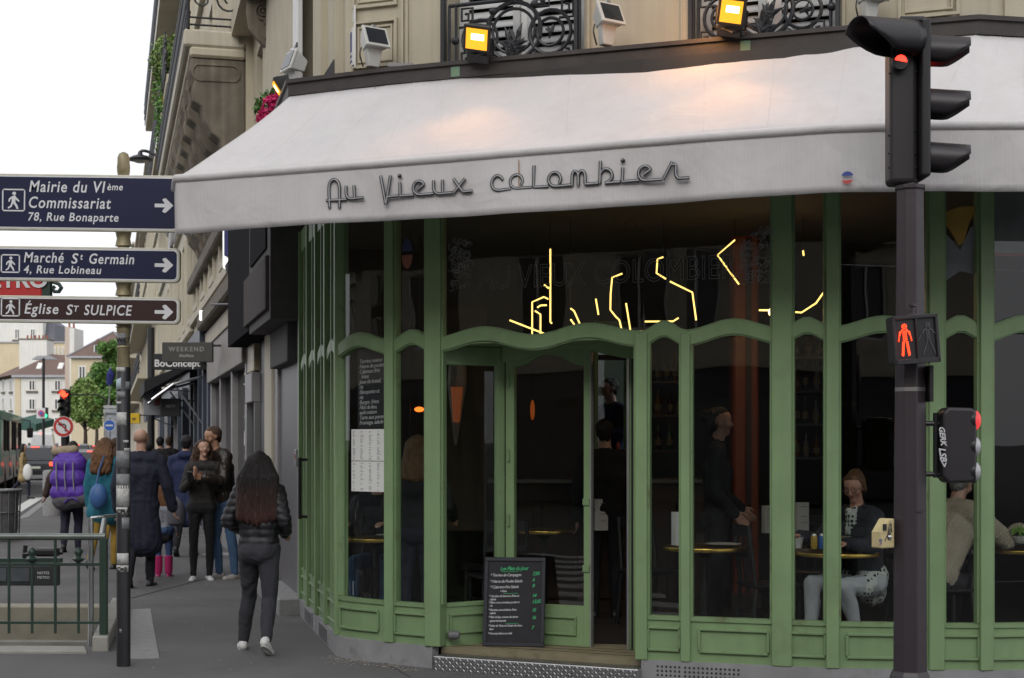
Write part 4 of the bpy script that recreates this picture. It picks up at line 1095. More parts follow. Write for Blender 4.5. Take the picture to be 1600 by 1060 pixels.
# long dark hair that turns red brown towards the dyed ends
def ombre():
    m = mat('dark hair with red brown ends', (.012, .009, .009), .42, var=.3, scale=25, strand=.9); t = m.node_tree; L = t.links.new; b = t.nodes['Principled BSDF']; src = b.inputs['Base Color'].links[0].from_socket
    tc = t.nodes['Texture Coordinate']; sx = _n(t, 'ShaderNodeSeparateXYZ'); L(tc.outputs['Object'], sx.inputs[0])
    r = _n(t, 'ShaderNodeMapRange'); r.inputs[1].default_value = 1.40; r.inputs[2].default_value = 1.12; L(sx.outputs['Z'], r.inputs[0])
    mx_ = _n(t, 'ShaderNodeMix', data_type='RGBA'); L(r.outputs[0], mx_.inputs[0]); L(src, mx_.inputs[6]); mx_.inputs[7].default_value = (.055, .022, .016, 1); L(mx_.outputs[2], b.inputs['Base Color'])
    return m
HAIR_OM = ombre()
NAVY = cloth('navy wool', (.014, .017, .034)); BLACKC = cloth('black cloth', (.013, .013, .016)); CHAR = cloth('charcoal leggings', (.035, .036, .045)); DENIM = cloth('blue denim', (.07, .14, .26), var=.3, scale=5)
LEATHER = mat('brown black leather', (.022, .016, .013), .38, var=.3, scale=12, bump=.2, bscale=60); PUFF = mat('black puffer nylon', (.012, .012, .016), .5, var=.2)
WHITESH = mat('white sneaker leather', (.70, .70, .68), .5, var=.05); WSOLE = mat('white rubber sole', (.60, .60, .58), .7, var=.1)
# ---------------------------------------------------------------- inside the cafe
FZ = .13
def inner(p, d=-.14):
    return p
roomline = [(-1.95, 14.9), (-1.28, 12.1), (-1.22, 11.95), (-.88, 11.74), (-.56, 11.53), (.95, 10.85), (1.9, 10.55), (2.9, 10.36), (3.2, 10.34), (5.4, 10.9)]
backR = (7.0, 17.4)
structure(MB().prism([(x, y, -.02) for x, y in roomline + [backR]], (0, 0, FZ + .02)).build('cafe_floor', mat('dark floor tiles', (.05, .042, .038), .35, var=.3, scale=3)))
structure(MB().prism([(x, y, 3.62) for x, y in roomline + [backR, (-2.0, 15.0)]], (0, 0, .1)).build('cafe_ceiling', mat('ceiling paint', (.10, .09, .08), .8)))
BW = Frame((-2.02, 15.0), backR)
bw = MB(); wa, wb = BW.u(928), BW.u(985)
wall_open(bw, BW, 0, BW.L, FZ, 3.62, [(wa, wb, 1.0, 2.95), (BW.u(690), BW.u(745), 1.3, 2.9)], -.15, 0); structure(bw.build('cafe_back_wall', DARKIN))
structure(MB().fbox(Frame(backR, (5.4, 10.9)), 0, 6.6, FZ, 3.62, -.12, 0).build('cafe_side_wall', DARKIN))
structure(MB().box((2.4, 22.5, 1.6), (6, .2, 5)).build('courtyard_wall', mat('pale green render', (.13, .165, .13), .9, var=.15, scale=1.5)))
structure(MB().box((1.5, 19.0, .25), (6, 5.0, .7)).build('courtyard_floor', GREYST))
# window frames in the back wall
for a, b in ((wa, wb), (BW.u(690), BW.u(745))):
    wt = thing('back_window', 'tall window in the back wall seen through the %s' % ('open doorway' if a == wa else 'slanting side pane'), 'window', tuple(BW.p(a, 1.0, 0)))
    rect_ring(MB(), BW, a, b, 1.0, 2.95, .04, -.1, .02).build('window_frame', GREEN if a == wa else SHUT, wt); MB().fbox(BW, a + .04, b - .04, 2.55, 2.6, -.08, .0).build('glazing_bar', DARKIN, wt)
    MB().fbox(BW, a + .04, b - .04, 1.04, 2.91, -.06, -.055).build('pane', GLASS, wt)
# orange lacquered column by the bar
oc = thing('orange_column', 'tall orange lacquered column behind the wide pane right of the doorway', 'column', tuple(W(1166, 690, 14.2)))
x0, x1 = W(1146, 690, 14.2).x, W(1186, 690, 14.2).x
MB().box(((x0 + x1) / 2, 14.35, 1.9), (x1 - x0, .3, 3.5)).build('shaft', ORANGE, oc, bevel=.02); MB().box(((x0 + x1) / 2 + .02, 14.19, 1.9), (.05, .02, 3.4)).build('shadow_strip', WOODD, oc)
MB().box(((x0 + x1) / 2, 14.35, .2), (x1 - x0 + .04, .34, .16)).build('foot', WOODD, oc)
# bar counter with taps, back shelves with bottles
bar = thing('bar_counter', 'dark wooden bar counter with panelled front behind the doorway', 'bar counter', tuple(W(880, 900, 14.0)))
bx0, bx1 = W(770, 690, 14).x, W(1120, 690, 14).x
MB().box(((bx0 + bx1) / 2, 14.3, .72), (bx1 - bx0, .6, 1.18)).build('body', WOODD, bar); MB().box(((bx0 + bx1) / 2, 14.28, 1.335), (bx1 - bx0 + .1, .72, .05)).build('top', mat('bar top zinc', (.2, .19, .17), .3, metal=.7), bar, bevel=.01)
for i in range(5): MB().box((bx0 + (bx1 - bx0) * (i + .5) / 5, 13.985, .7), ((bx1 - bx0) / 5 - .08, .03, .9)).build('panel', WOODD, bar, bevel=.01)
tapm = None
for i, x in enumerate((938, 952, 966)):
    t = thing('beer_tap', ['left', 'middle', 'right'][i] + ' one of three brass beer taps standing on the bar', 'beer tap', tuple(W(x, 741, 14.1)), 'beer taps on the bar'); p = W(x, 741, 14.1); p.z = 1.36; t.location = p; ORG[t.name] = tuple(p)
    MB().lathe(p, [(.03, 0), (.02, .02), (.016, .16), (.026, .18), (.02, .22), (.004, .23)], 10).build('column', BRASS, t, smooth=True); MB().tube([p + V3((0, 0, .15)), p + V3((0, -.08, .14)), p + V3((0, -.09, .1))], .009, 6).build('spout', BRASS, t)
    MB().capsule(p + V3((0, 0, .23)), p + V3((0, 0, .31)), .012, .02, 8).build('handle', mat('tap handle', (.3, .05, .05), .4), t, smooth=True)
rb = random.Random(8); bottle_m = [mat('green bottle', (.02, .07, .03), .15), mat('amber bottle', (.12, .05, .01), .15), mat('clear bottle', (.16, .17, .18), .12), mat('dark bottle', (.02, .015, .015), .15)]
nb = 0
for px0, px1, ys in ((1020, 1080, (598, 650, 705)), (1236, 1292, (560, 612, 664, 716))):
    sh_ = thing('bottle_shelf', 'wall shelves of bottles seen behind the %s pane' % ('narrow pane right of the doorway' if px0 < 1100 else 'narrow pane left of the seated woman'), 'shelf', tuple(W(px0, ys[-1], 15.2)))
    for y in ys:
        a, b = W(px0, y, 15.3), W(px1, y, 15.3); MB().box(((a.x + b.x) / 2, a.y, a.z), (b.x - a.x, .2, .025)).build('shelf_board', WOODD, sh_)
        x = a.x + .05
        while x < b.x - .03:
            h = rb.uniform(.2, .3); bt = thing('bottle', 'bottle standing on the wall shelves', 'bottle', (x, a.y - .03, a.z + .013), 'bottles on the wall shelves')
            MB().lathe((x, a.y - .03, a.z + .013), [(.03, 0), (.033, .01), (.033, h * .55), (.012, h * .72), (.012, h), (.009, h + .002)], 9).build('glass', rb.choice(bottle_m), bt, smooth=True)
            MB().lathe((x, a.y - .03, a.z + .013 + h * .18), [(.0338, 0), (.0338, h * .25)], 9).build('paper_label', mat('aged label', (.2, .17, .11), .8, var=.3), bt, smooth=True)
            x += rb.uniform(.08, .13); nb += 1
# gold zigzag light tubes
LY = 13.1
def ztube(pts): return [W(680 + x / 2.857, 320 + y / 2.857, LY) for x, y in pts]
LAMPS = [('left of the three gold zigzag tube lights, with one long upright tube', [[(514, 198), (514, 525)], [(514, 525), (522, 530)], [(332, 516), (492, 578)], [(433, 578), (433, 435), (485, 412), (505, 422)], [(470, 578), (470, 490), (445, 474)], [(456, 460), (470, 450), (498, 449)], [(486, 358), (508, 374)]]),
         ('middle one of the gold zigzag tube lights, a tangle of short angled tubes', [[(604, 463), (620, 475), (650, 542)], [(604, 512), (626, 542)], [(717, 420), (729, 492)], [(835, 308), (790, 325), (783, 400), (782, 470), (806, 500), (822, 515), (832, 558)], [(852, 440), (872, 565), (940, 565), (968, 553)], [(605, 603), (740, 597), (757, 602), (764, 620)]]),
         ('gold angled tube light hung right of the middle of the wide pane', [[(1018, 234), (992, 243), (988, 306), (1030, 332)], [(1048, 343), (1148, 392), (1165, 516)], [(936, 522), (1062, 521), (1086, 506)]]),
         ('gold chevron tube light nearest the right end of the wide pane', [[(1338, 158), (1260, 225), (1356, 356)]]),
         ('gold zigzag tube light behind the narrow upper pane beside the wide one', [[(1642, 205), (1645, 228)], [(1588, 478), (1635, 482), (1700, 440), (1752, 366)]]) ]
for lab, tubes in LAMPS:
    c = ztube([tubes[0][0]])[0]; t = thing('tube_light', lab, 'pendant light', tuple(c), 'gold zigzag tube lights')
    for tb in tubes: MB().tube(ztube(tb), .0078, 6).build('light_tube', GOLD, t)
    w = MB(); w.tube([c, (c.x, c.y, 3.62)], .003, 4); w.build('suspension_wire', BLACKM, t)
bl = thing('light_bulb', 'bare glowing bulb hanging near the right end of the wide pane', 'light bulb', tuple(W(1206, 488, 12.6))); p = W(1206, 488, 12.6)
MB().ell(p, (.028, .028, .036), 12, 8).build('bulb', emat('warm bulb', (1, .62, .25), 14), bl, smooth='all'); MB().cyl(p + V3((0, 0, .03)), p + V3((0, 0, .09)), .016, 8).build('socket', BRASS, bl); MB().tube([p + V3((0, 0, .09)), (p.x, p.y, 3.62)], .004, 5).build('cable', BLACKM, bl)
MB().tube([W(1186, 485, 12.6), W(1201, 485, 12.6)], .008, 6).build('arm', GOLD, bl)
ld = bpy.data.lights.new('bulb_light', 'POINT'); ld.energy = 5; ld.color = (1, .6, .3); ld.shadow_soft_size = .05; lo_ = bpy.data.objects.new('bulb_light', ld); COL.objects.link(lo_); lo_.location = p - V3((0, .06, .06))
# small orange table lamps further in
for i, (x, y, Y, r) in enumerate(((655, 640, 14.0, .035), (641, 695, 14.0, .02), (832, 641, 14.6, .05))):
    l = thing('orange_lamp', ['small glowing orange lamp behind the narrow pane left of the entrance', 'tiny orange light below the larger orange lamp', 'dim tall orange lamp behind the fixed door leaf'][i], 'lamp', tuple(W(x, y, Y))); p = W(x, y, Y)
    MB().ell(p, (r * 1.3 if i < 2 else r * .45, r * (1 if i < 2 else .45), r * .7 if i < 2 else r * 2.0), 10, 6).build('shade', emat('orange lamp glow', (1, .17, .02), 2.2) if i < 2 else emat('dim orange lamp', (1, .2, .03), .16), l, smooth='all'); MB().tube([p, (p.x, p.y, 3.62)], .004, 4).build('cable', BLACKM, l)
# cone shaped wall lamp
cn = thing('cone_lamp', 'long grey and orange cone wall lamp behind the slanting pane', 'lamp', tuple(W(714, 690, 13.5)))
a, b = W(715, 552, 13.5), W(712, 695, 13.5); MB().tube([a, (a * 2 + b) / 3, b], [.075, .085, .012], 8).build('shade', mat('grey lamp shade', (.25, .22, .2), .5), cn); a2 = W(714, 605, 13.38); MB().tube([a2, W(713, 660, 13.4)], [.055, .03], 8).build('glow', emat('soft orange', (1, .25, .08), .1), cn)
MB().fbox(Frame((a.x - .3, 13.62), (a.x + .3, 13.62)), .05, .55, .9, 2.9, -.05, 0).build('back_panel', WOODD, cn)

# tables, chairs
TT = mat('table top laminate', (.10, .09, .085), .35, var=.15)
def table(label, x, y, Y, dia):
    p = W(x, y, Y); z = p.z; p.z = FZ
    t = thing('cafe_table', label, 'table', tuple(p), 'round brass edged cafe tables')
    c = V3((p.x, p.y, 0)); r = dia / 2
    MB().lathe(c + V3((0, 0, z - .012)), [(r - .004, -.012), (r - .002, .014)], 32).build('top', TT, t, smooth=True)
    MB().lathe(c + V3((0, 0, z)), [(r - .006, -.022), (r, -.02), (r + .003, 0), (r, .006), (r - .006, .006)], 36).build('brass_edge', BRASS, t, smooth=True)
    MB().lathe(c, [(.20, FZ), (.20, FZ + .015), (.03, FZ + .05), (.024, z - .08), (.1, z - .03)], 14).build('pedestal', BLACKM, t, smooth=True)
    return V3((p.x, p.y, z + .006))
T1 = table('round brass edged table with a standing menu behind the pane right of the doorway', 1100, 855, 11.75, .64)
T2 = table('round brass edged table at which the seated woman with glasses eats', 1306, 863, 11.45, .66)
T3 = table('round brass edged table with a small salad at the right edge', 1606, 858, 11.6, .70)
T4 = table('round brass edged table with a bottle behind the rounded corner pane', 588, 841, 13.0, .58)
T5 = table('brass edged table further in behind the fixed door leaf', 850, 829, 13.3, .5)
def chair_proto():
    t = thing('cafe_chair', 'x', 'chair', (0, 0, 0), 'black wooden cafe chairs'); z = .46
    MB().box((0, 0, z), (.42, .42, .03)).build('seat', BLACKM, t, bevel=.012)
    for sx in (-1, 1):
        MB().tube([(sx * .18, -.18, 0), (sx * .175, -.175, z - .01)], .017, 6).build('leg', BLACKM, t)
        MB().tube([(sx * .2, .22, 0), (sx * .18, .18, z), (sx * .175, .235, .92)], .017, 6).build('leg', BLACKM, t)
        MB().tube([(sx * .178, -.17, .2), (sx * .19, .2, .2)], .01, 5).build('stretcher', BLACKM, t)
    for zz, h in ((.88, .09), (.70, .05)): MB().box((0, .225, zz), (.34, .022, h)).build('back_rail', BLACKM, t, bevel=.006)
    for i in range(3): MB().tube([(-.09 + .09 * i, .2, .47), (-.09 + .09 * i, .225, .84)], .009, 5).build('back_spindle', BLACKM, t)
    return t
ch0 = chair_proto()
CH = [((T1.x + .52, T1.y + .05), 100, 'black wooden chair drawn up right of the table with the standing menu'), ((T2.x + .68, T2.y + .14), 100, 'black wooden chair under the seated woman with glasses'),
      ((T3.x - .72, T3.y - .12), -80, 'black wooden chair under the person in the beige jumper'), ((T4.x + .05, T4.y + .62), 175, 'black wooden chair behind the table in the rounded corner'),
      ((T1.x - .3, T1.y + 1.2), 30, 'black wooden chair further inside behind the standing menu'), ((T5.x - .5, T5.y + .1), -90, 'black wooden chair left of the table behind the fixed door leaf'), ((-.12, 12.55), 200, 'black wooden chair just inside the slanting side pane'), ((T1.x + 1.0, T1.y + 1.3), -20, 'black wooden chair between the orange column and the front table')]
for i, ((x, y), a, lab) in enumerate(CH):
    o = ch0 if i == 0 else copy_tree(ch0); o['label'] = lab; turn(o, (x, y, FZ), rad(a))
# things standing on the tables
def menu_card(lab, x0, x1, y0, y1, Y):
    a, b = W(x0, y1, Y), W(x1, y0, Y); t = thing('menu_card', lab, 'menu', tuple(a), 'standing menu cards')
    fr = Frame((a.x, a.y), (b.x, b.y)); h = b.z - a.z
    MB().prism([fr.p(0, a.z, 0), fr.p(fr.L * .25, a.z, .035), fr.p(fr.L * .25, b.z, .02), fr.p(0, b.z, 0)], fr.an * -.003).build('side_leaf', PAPER, t); MB().prism([fr.p(fr.L * .25, a.z, .035), fr.p(fr.L, a.z, 0), fr.p(fr.L, b.z, 0), fr.p(fr.L * .25, b.z, .02)], fr.an * -.003).build('front_leaf', PAPER, t)
    m = MB()
    for q in (.3, .52, .85): m.prism([fr.p(fr.L * .45, a.z + h * q, .028), fr.p(fr.L * .85, a.z + h * q, .013), fr.p(fr.L * .85, a.z + h * q + .004, .013), fr.p(fr.L * .45, a.z + h * q + .004, .028)], fr.an * .001)
    m.build('print', INKM, t)
menu_card('white menu card standing on the table right of the doorway', 1049, 1075, 800, 852, 11.72)
menu_card('white menu card standing left of the broad green post', 1190, 1208, 790, 833, 13.2); menu_card('greyish menu card standing behind the salt and pepper pots', 1239, 1264, 785, 831, 13.0); menu_card('white menu card standing inside the open doorway', 929, 950, 780, 829, 13.5)
GL = glass_mat('drinking glass', (.88, .9, .9), 1.45)
def tumbler(lab, x, y, Y, r, h, fill=None):
    p = W(x, y, Y); t = thing('drinking_glass', lab, 'glass', tuple(p), 'drinking glasses on the cafe tables'); MB().lathe(p, [(r * .8, 0), (r * .85, .004), (r, h), (r - .003, h), (r * .8, .008)], 14).build('glass', GL, t, smooth=True)
    if fill: MB().lathe(p, [(r * .78, .009), (r * .9, h * .55)], 12).build('drink', fill, t, smooth=True)
tumbler('empty tumbler on the table beside the standing menu', 1094, 851, 11.7, .032, .085); tumbler('tumbler beside the seated woman\'s carafe', 1336, 856, 11.4, .03, .075, mat('juice', (.22, .16, .10), .3)); tumbler('tumbler next to the white pot on the seated woman\'s table', 1258, 857, 11.45, .03, .075); tumbler('tumbler on the table in the rounded corner', 575, 838, 12.95, .032, .08)
tumbler('tall glass with straw left of the salad', 1563, 850, 11.4, .036, .12, mat('red drink', (.16, .05, .03), .3))
def bottle_(lab, x, y, Y, prof, m, cat='carafe', extra=None):
    p = W(x, y, Y); t = thing(cat, lab, cat, tuple(p)); MB().lathe(p, prof, 14).build('glass', m, t, smooth=True)
    if extra: MB().lathe(p, extra[0], 12).build('water', extra[1], t, smooth=True)
bottle_('glass carafe of pale drink before the seated woman', 1322, 857, 11.35, [(.042, 0), (.045, .01), (.045, .15), (.022, .19), (.022, .27), (.03, .29)], GL, 'carafe', ([(.04, .008), (.042, .09)], mat('pale drink', (.30, .25, .18), .4)))
bottle_('clear glass bottle on the table in the rounded corner', 562, 838, 13.05, [(.04, 0), (.042, .01), (.042, .2), (.018, .27), (.018, .34), (.022, .35)], GL, 'bottle')
for x, c, lab in ((1272, (.45, .30, .04), 'yellow pepper pot beside a blue one on the seated woman\'s table'), (1284, (.03, .12, .42), 'blue salt pot beside a yellow one on the seated woman\'s table')):
    p = W(x, 858, 11.3); t = thing('condiment_pot', lab, 'condiment pot', tuple(p)); MB().lathe(p, [(.024, 0), (.026, .004), (.024, .09), (.019, .1)], 12).build('pot', mat(lab[:6] + ' pot', c, .4), t, smooth=True); MB().lathe(p + V3((0, 0, .1)), [(.02, 0), (.017, .012), (.006, .016)], 10).build('cap', STEEL, t, smooth=True)
bottle_('white sauce pot at the left of the seated woman\'s table', 1247, 857, 11.4, [(.028, 0), (.04, .07), (.043, .078), (.034, .07), (.02, .01)], mat('white china', (.6, .6, .58), .3), 'pot')
sal = thing('salad_bowl', 'white bowl of green salad on the table at the right edge', 'salad', tuple(W(1594, 848, 11.3))); p = W(1594, 850, 11.3); MB().lathe(p, [(.03, 0), (.05, .01), (.075, .06), (.07, .06), (.04, .015)], 16).build('bowl', MATS['white china'], sal, smooth=True)
m = MB(); r = random.Random(3)
for k in range(30):
    c = p + V3((r.uniform(-.055, .055), r.uniform(-.055, .055), .06 + r.uniform(0, .05))); a = V3((r.uniform(-1, 1), r.uniform(-1, 1), r.uniform(.2, 1))).normalized() * .03; b = a.orthogonal().normalized() * .018; m.quad(c - a - b, c + a - b * .4, c + a * 1.1 + b, c - a + b)
m.build('leaves', mat('lettuce', (.16, .32, .05), .5, var=.4), sal, fix=False)['kind'] = 'stuff'
for lab, x, y, Y, w_ in (('white plate with food before the seated woman', 1340, 858, 11.55, .11), ('folded white napkin and cutlery on the table right of the doorway', 1130, 852, 11.7, .14), ('white plate on the table in the rounded corner', 604, 838, 12.95, .09), ('dark plate on the table at the right edge', 1578, 853, 11.5, .12)):
    p = W(x, y, Y); t = thing('plate', lab, 'plate', tuple(p)); MB().lathe(p, [(w_ * .6, 0), (w_, .012), (w_ * .97, .014), (w_ * .55, .004)], 20).build('dish', MATS['white china'] if 'white' in lab else BLACKM, t, smooth=True)
# painted figure and red edged blind on the right hand upper panes
frI = Frame(I_, J_); yl = mat('window paint yellow', (.40, .25, .05), .7, var=.1); gy = mat('window paint grey', (.20, .21, .23), .7, var=.25)
pt = thing('painted_window_figure', 'faded yellow and grey painted figure on the upper pane at the right', 'window painting', tuple(frI.p(.15, 2.9, -.03)))
def wp(fr, pts, d): return [fr.p(*fr.uw(x, y, d), d) for x, y in pts]
MB().prism(wp(frI, [(1476, 332), (1498, 324), (1528, 322), (1514, 350), (1506, 378), (1498, 384), (1488, 366), (1478, 352)], -.027), frI.an * .001).build('yellow_patch', yl, pt)
MB().prism(wp(frI, [(1476, 364), (1488, 376), (1500, 392), (1516, 356), (1528, 350), (1529, 430), (1500, 424), (1476, 440)], -.0275), frI.an * .0008).build('grey_patch', gy, pt)
frJ = Frame(J_, K_); bld = thing('window_blind', 'pale grey blind with red lower edge behind the last upper pane', 'blind', tuple(frJ.p(.2, 3, -.06)))
MB().fbox(frJ, .03, frJ.L, 2.97, 3.5, -.08, -.07).build('cloth', gy, bld); MB().fbox(frJ, .03, frJ.L, 2.955, 2.975, -.082, -.068).build('edge', mat('dark red', (.25, .02, .02), .6), bld)
mdj = thing('easel_board', 'dark framed chalkboard menu of dishes leaning on the recess left of the open door', 'menu board', tuple(W(800, 1004, 11.25)))
# board leaning in the recess, with its chalk writing
a, b = W(756, 1006, 11.12), W(849, 1002, 11.12); z0 = FL + .003
a = V3((W(754, 690, 11.44).x, 11.46, 0)); b = V3((W(850, 690, 11.40).x, 11.39, 0)); fr = Frame((a.x, a.y), (b.x, b.y)); Wd = fr.L
Mt = Matrix.Rotation(rad(-9), 3, fr.ax)
hgt = .67
def lp(u, w, d): return fr.p(0, z0, 0) + fr.ax * u + Mt @ (fr.az * w + fr.an * d)
def lbox(mb, u0, u1, w0, w1, d0, d1): return mb.add([lp(u, w, d) for w in (w0, w1) for u, d in ((u0, d1), (u0, d0), (u1, d0), (u1, d1))], MB.BF)
lbox(MB(), .02, Wd - .02, .02, hgt - .02, -.012, 0).build('board', CHALKB, mdj)
FRM = mat('blue black frame paint', (.022, .024, .034), .5, var=.15)
for nm, q in (('frame_rail', (0, Wd, 0, .03)), ('frame_rail', (0, Wd, hgt - .03, hgt)), ('frame_stile', (0, .03, .03, hgt - .03)), ('frame_stile', (Wd - .03, Wd, .03, hgt - .03))): lbox(MB(), *q, -.014, .01).build(nm, FRM, mdj, bevel=.003)
lines = [('Les Plats du Jour', .045, .12, .57, CHALKG), ('* Terrine de Campagne', .034, .045, .522, CHALKW), ('* Nems de Poulet Salade', .034, .045, .475, CHALKW), ('* Calamars frits Salade', .034, .045, .432, CHALKW), ('+ frites', .026, .12, .405, CHALKW),
  ('* Gambas de Saumon, frites et', .026, .038, .366, CHALKW), ('  salade', .026, .038, .342, CHALKW), ('* Blanc coco, tomate, poulet et', .026, .038, .318, CHALKW), ('  riz', .026, .038, .294, CHALKW), ('* Bavette, sce echalote, frites', .026, .038, .262, CHALKW), ('  salade', .026, .038, .238, CHALKW),
  ('* Filet de lieu, creme de citron', .026, .038, .208, CHALKW), ('  epinards basmati', .026, .038, .180, CHALKW), ('* Noix de Veau et Gratin de chou', .026, .038, .143, CHALKW), ('  fleur', .026, .038, .118, CHALKW), ('* Fromage blanc au miel', .026, .038, .085, CHALKW)]
for s, sz, u, w, m_ in lines: text('chalk_line', s, sz * .88, m_, mdj, plane_M(lp(u, w, .0015), fr.ax + V3((0, 0, .03)), Mt @ fr.az), shear=.25, space=.84, bold=.0004, extrude=.0003)
for s, w in (('7,50', .535), ('6', .49), ('8', .445), ('14', .37), ('13,50', .325), ('15', .262), ('16', .205), ('7', .13)): text('price', s, .036, CHALKG, mdj, plane_M(lp(Wd - .10, w, .0016), fr.ax + V3((0, 0, .08)), Mt @ fr.az), shear=.3, space=.85, bold=.0006, extrude=.0003)
ul = MB()
for u0, u1, w in ((.13, .26, .558), (.15, .26, .393), (.17, .27, .168)): ul.add([lp(u0, w, .0016), lp(u1, w + .004, .0016), lp(u1, w + .007, .0016), lp(u0, w + .003, .0016)], [(0, 1, 2, 3)])
ul.build('chalk_underline', CHALKG, mdj, fix=False)

# people inside
V = Vector
def at_floor(x, Y, z=FZ): p = W(x, 690, Y); return (p.x, p.y, z)
DOTS = mat('polka dot cotton', (.6, .63, .6), .85, var=.05)
def dots():
    t = DOTS.node_tree; L = t.links.new; b = t.nodes['Principled BSDF']; src = b.inputs['Base Color'].links[0].from_socket
    v = _n(t, 'ShaderNodeTexVoronoi'); v.inputs['Scale'].default_value = 30; v.inputs['Randomness'].default_value = .25; L(t.nodes['Texture Coordinate'].outputs['Object'], v.inputs['Vector'])
    r = _n(t, 'ShaderNodeMapRange'); r.inputs[1].default_value = .34; r.inputs[2].default_value = .38; r.inputs[3].default_value = 1; r.inputs[4].default_value = 0; L(v.outputs['Distance'], r.inputs[0])
    m_ = _n(t, 'ShaderNodeMix', data_type='RGBA'); L(r.outputs[0], m_.inputs[0]); L(src, m_.inputs[6]); m_.inputs[7].default_value = (.015, .018, .03, 1); L(m_.outputs[2], b.inputs['Base Color'])
dots()
LJEAN = cloth('pale grey jeans', (.46, .48, .52), var=.15, scale=5)
# seated woman with glasses: faces left towards the table
def ex_dots(j):
    h = j['hip']
    return [(h + V((-.07, .02, .05)), h + V((-.10, -.14, -.03)), .12, .09, 'dots'), (h + V((.07, .03, .05)), h + V((.11, -.14, -.03)), .12, .09, 'dots'), (h + V((0, .05, .02)), h + V((0, .08, -.08)), .14, .12, 'dots'),
            (j['nk'] + V((-.03, -.06, -.04)), j['chest'] + V((-.005, -.115, .02)), .03, .028, 'dots'), (j['nk'] + V((.03, -.06, -.04)), j['chest'] + V((.005, -.115, .02)), .03, .028, 'dots')]
wl_, J = person('older woman with glasses, dark cardigan, polka dot shirt and pale jeans, seated eating', at_floor(1350, 11.52), rad(-58), 1.68,
    cols=dict(top=cloth('dark navy cardigan', (.022, .025, .036)), bottom=LJEAN, dots=DOTS, skin=mat('rosy skin', (.52, .27, .20), .5, var=.08)), female=True, build=1.12, voxel=.011, hair=('updo', HAIR_GI),
    pose=dict(hip=.53, lean=(0, -.06), head=(rad(22), rad(20)), arm={-1: ((-.10, -.16, -.20), (.04, -.22, .04), (0, 0, 1)), 1: ((.09, -.14, -.22), (-.03, -.23, .03), (0, 0, 1))},
              leg={-1: ((-.04, -.43, .02), (0, -.02, -.44)), 1: ((.05, -.36, .01), (.0, .16, -.40))}), extra=ex_dots, shoe=(BLACKM, BLACKM))
gl = MB(); hd = J['hd']
for s in (-1, 1):
    c = hd + J['fwd'] * .099 * J['k'] + V((s * .032 * math.cos(rad(22)), s * .032 * math.sin(rad(22)), .012)); sdv = V((math.cos(rad(22)), math.sin(rad(22)), 0))
    gl.tube([J['loc'] + c + sdv * .024 * math.cos(a) + V((0, 0, .019 * math.sin(a))) for a in [i * .52 for i in range(12)]], .002, 5, True)
    gl.tube([J['loc'] + c + sdv * s * .024, J['loc'] + c + sdv * s * .045 - J['fwd'] * .1], .002, 5)
gl.build('spectacles', BLACKM, wl_)
ld2 = None
# person in beige rib knit leaning over the table, back towards the window
KNIT = cloth('beige rib knit', (.46, .40, .31), var=.12, scale=5)
def knit():
    t = KNIT.node_tree; L = t.links.new; b = t.nodes['Principled BSDF']; wv = _n(t, 'ShaderNodeTexWave'); wv.inputs['Scale'].default_value = 26; wv.inputs['Distortion'].default_value = 1.2; wv.bands_direction = 'DIAGONAL'
    L(t.nodes['Texture Coordinate'].outputs['Object'], wv.inputs['Vector']); bp = _n(t, 'ShaderNodeBump'); bp.inputs['Strength'].default_value = .7; bp.inputs['Distance'].default_value = .012; L(wv.outputs[0], bp.inputs['Height']); L(bp.outputs[0], b.inputs['Normal'])
knit()
person('person in a beige ribbed jumper, seated with their back turned at the right table', at_floor(1452, 11.42), rad(118), 1.70,
    cols=dict(top=KNIT, bottom=cloth('black jeans', (.014, .014, .018))), build=1.12, baggy=.02, voxel=.011, hair=('short', HAIR_GR), face=False,
    pose=dict(hip=.54, lean=(.02, -.27), head=(rad(10), rad(22)), arm={-1: ((-.14, -.20, -.20), (.10, -.24, .06), (0, 0, 1)), 1: ((.10, -.18, -.26), (-.06, -.20, -.10), (0, 0, 1))}, leg={-1: ((-.06, -.42, .0), (0, .03, -.44)), 1: ((.06, -.42, .0), (0, .05, -.44))}))
# waitress standing in profile
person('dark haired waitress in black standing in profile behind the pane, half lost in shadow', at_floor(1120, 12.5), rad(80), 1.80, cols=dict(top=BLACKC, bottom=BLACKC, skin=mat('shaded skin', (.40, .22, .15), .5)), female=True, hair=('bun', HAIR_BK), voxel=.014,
    pose=dict(arm={-1: ((-.05, .02, -.29), (.04, -.16, -.18)), 1: ((.05, .0, -.29), (-.04, -.18, -.16))}))
# standing customer with fair hair by the corner, seated man in the rounded corner, bartender, man on the phone
person('fair haired woman in a dark jacket standing with her back to the narrow pane', at_floor(652, 12.5), rad(170), 1.58, cols=dict(top=cloth('dark grey jacket', (.02, .021, .025)), bottom=NAVY), female=True, build=1.15, hair=('bob', HAIR_BL), face=False, pose=dict(arm={-1: ((-.1, -.05, -.27), (.02, -.2, -.12)), 1: ((.1, -.05, -.27), (-.02, -.2, -.12))}))
person('person in dark clothes seated at the table in the rounded corner, face behind the menus', at_floor(596, 13.55), rad(-12), 1.72, cols=dict(top=cloth('slate jumper', (.03, .032, .04)), bottom=DENIM), hair=('short', HAIR_BR), voxel=.014,
    pose=dict(hip=.54, lean=(0, -.08), arm={-1: ((-.08, -.16, -.20), (.08, -.22, .02), (0, 0, 1)), 1: ((.08, -.16, -.2), (-.08, -.22, .02), (0, 0, 1))}, leg={-1: ((-.05, -.42, .01), (0, .0, -.44)), 1: ((.05, -.42, .01), (0, .0, -.44))}))
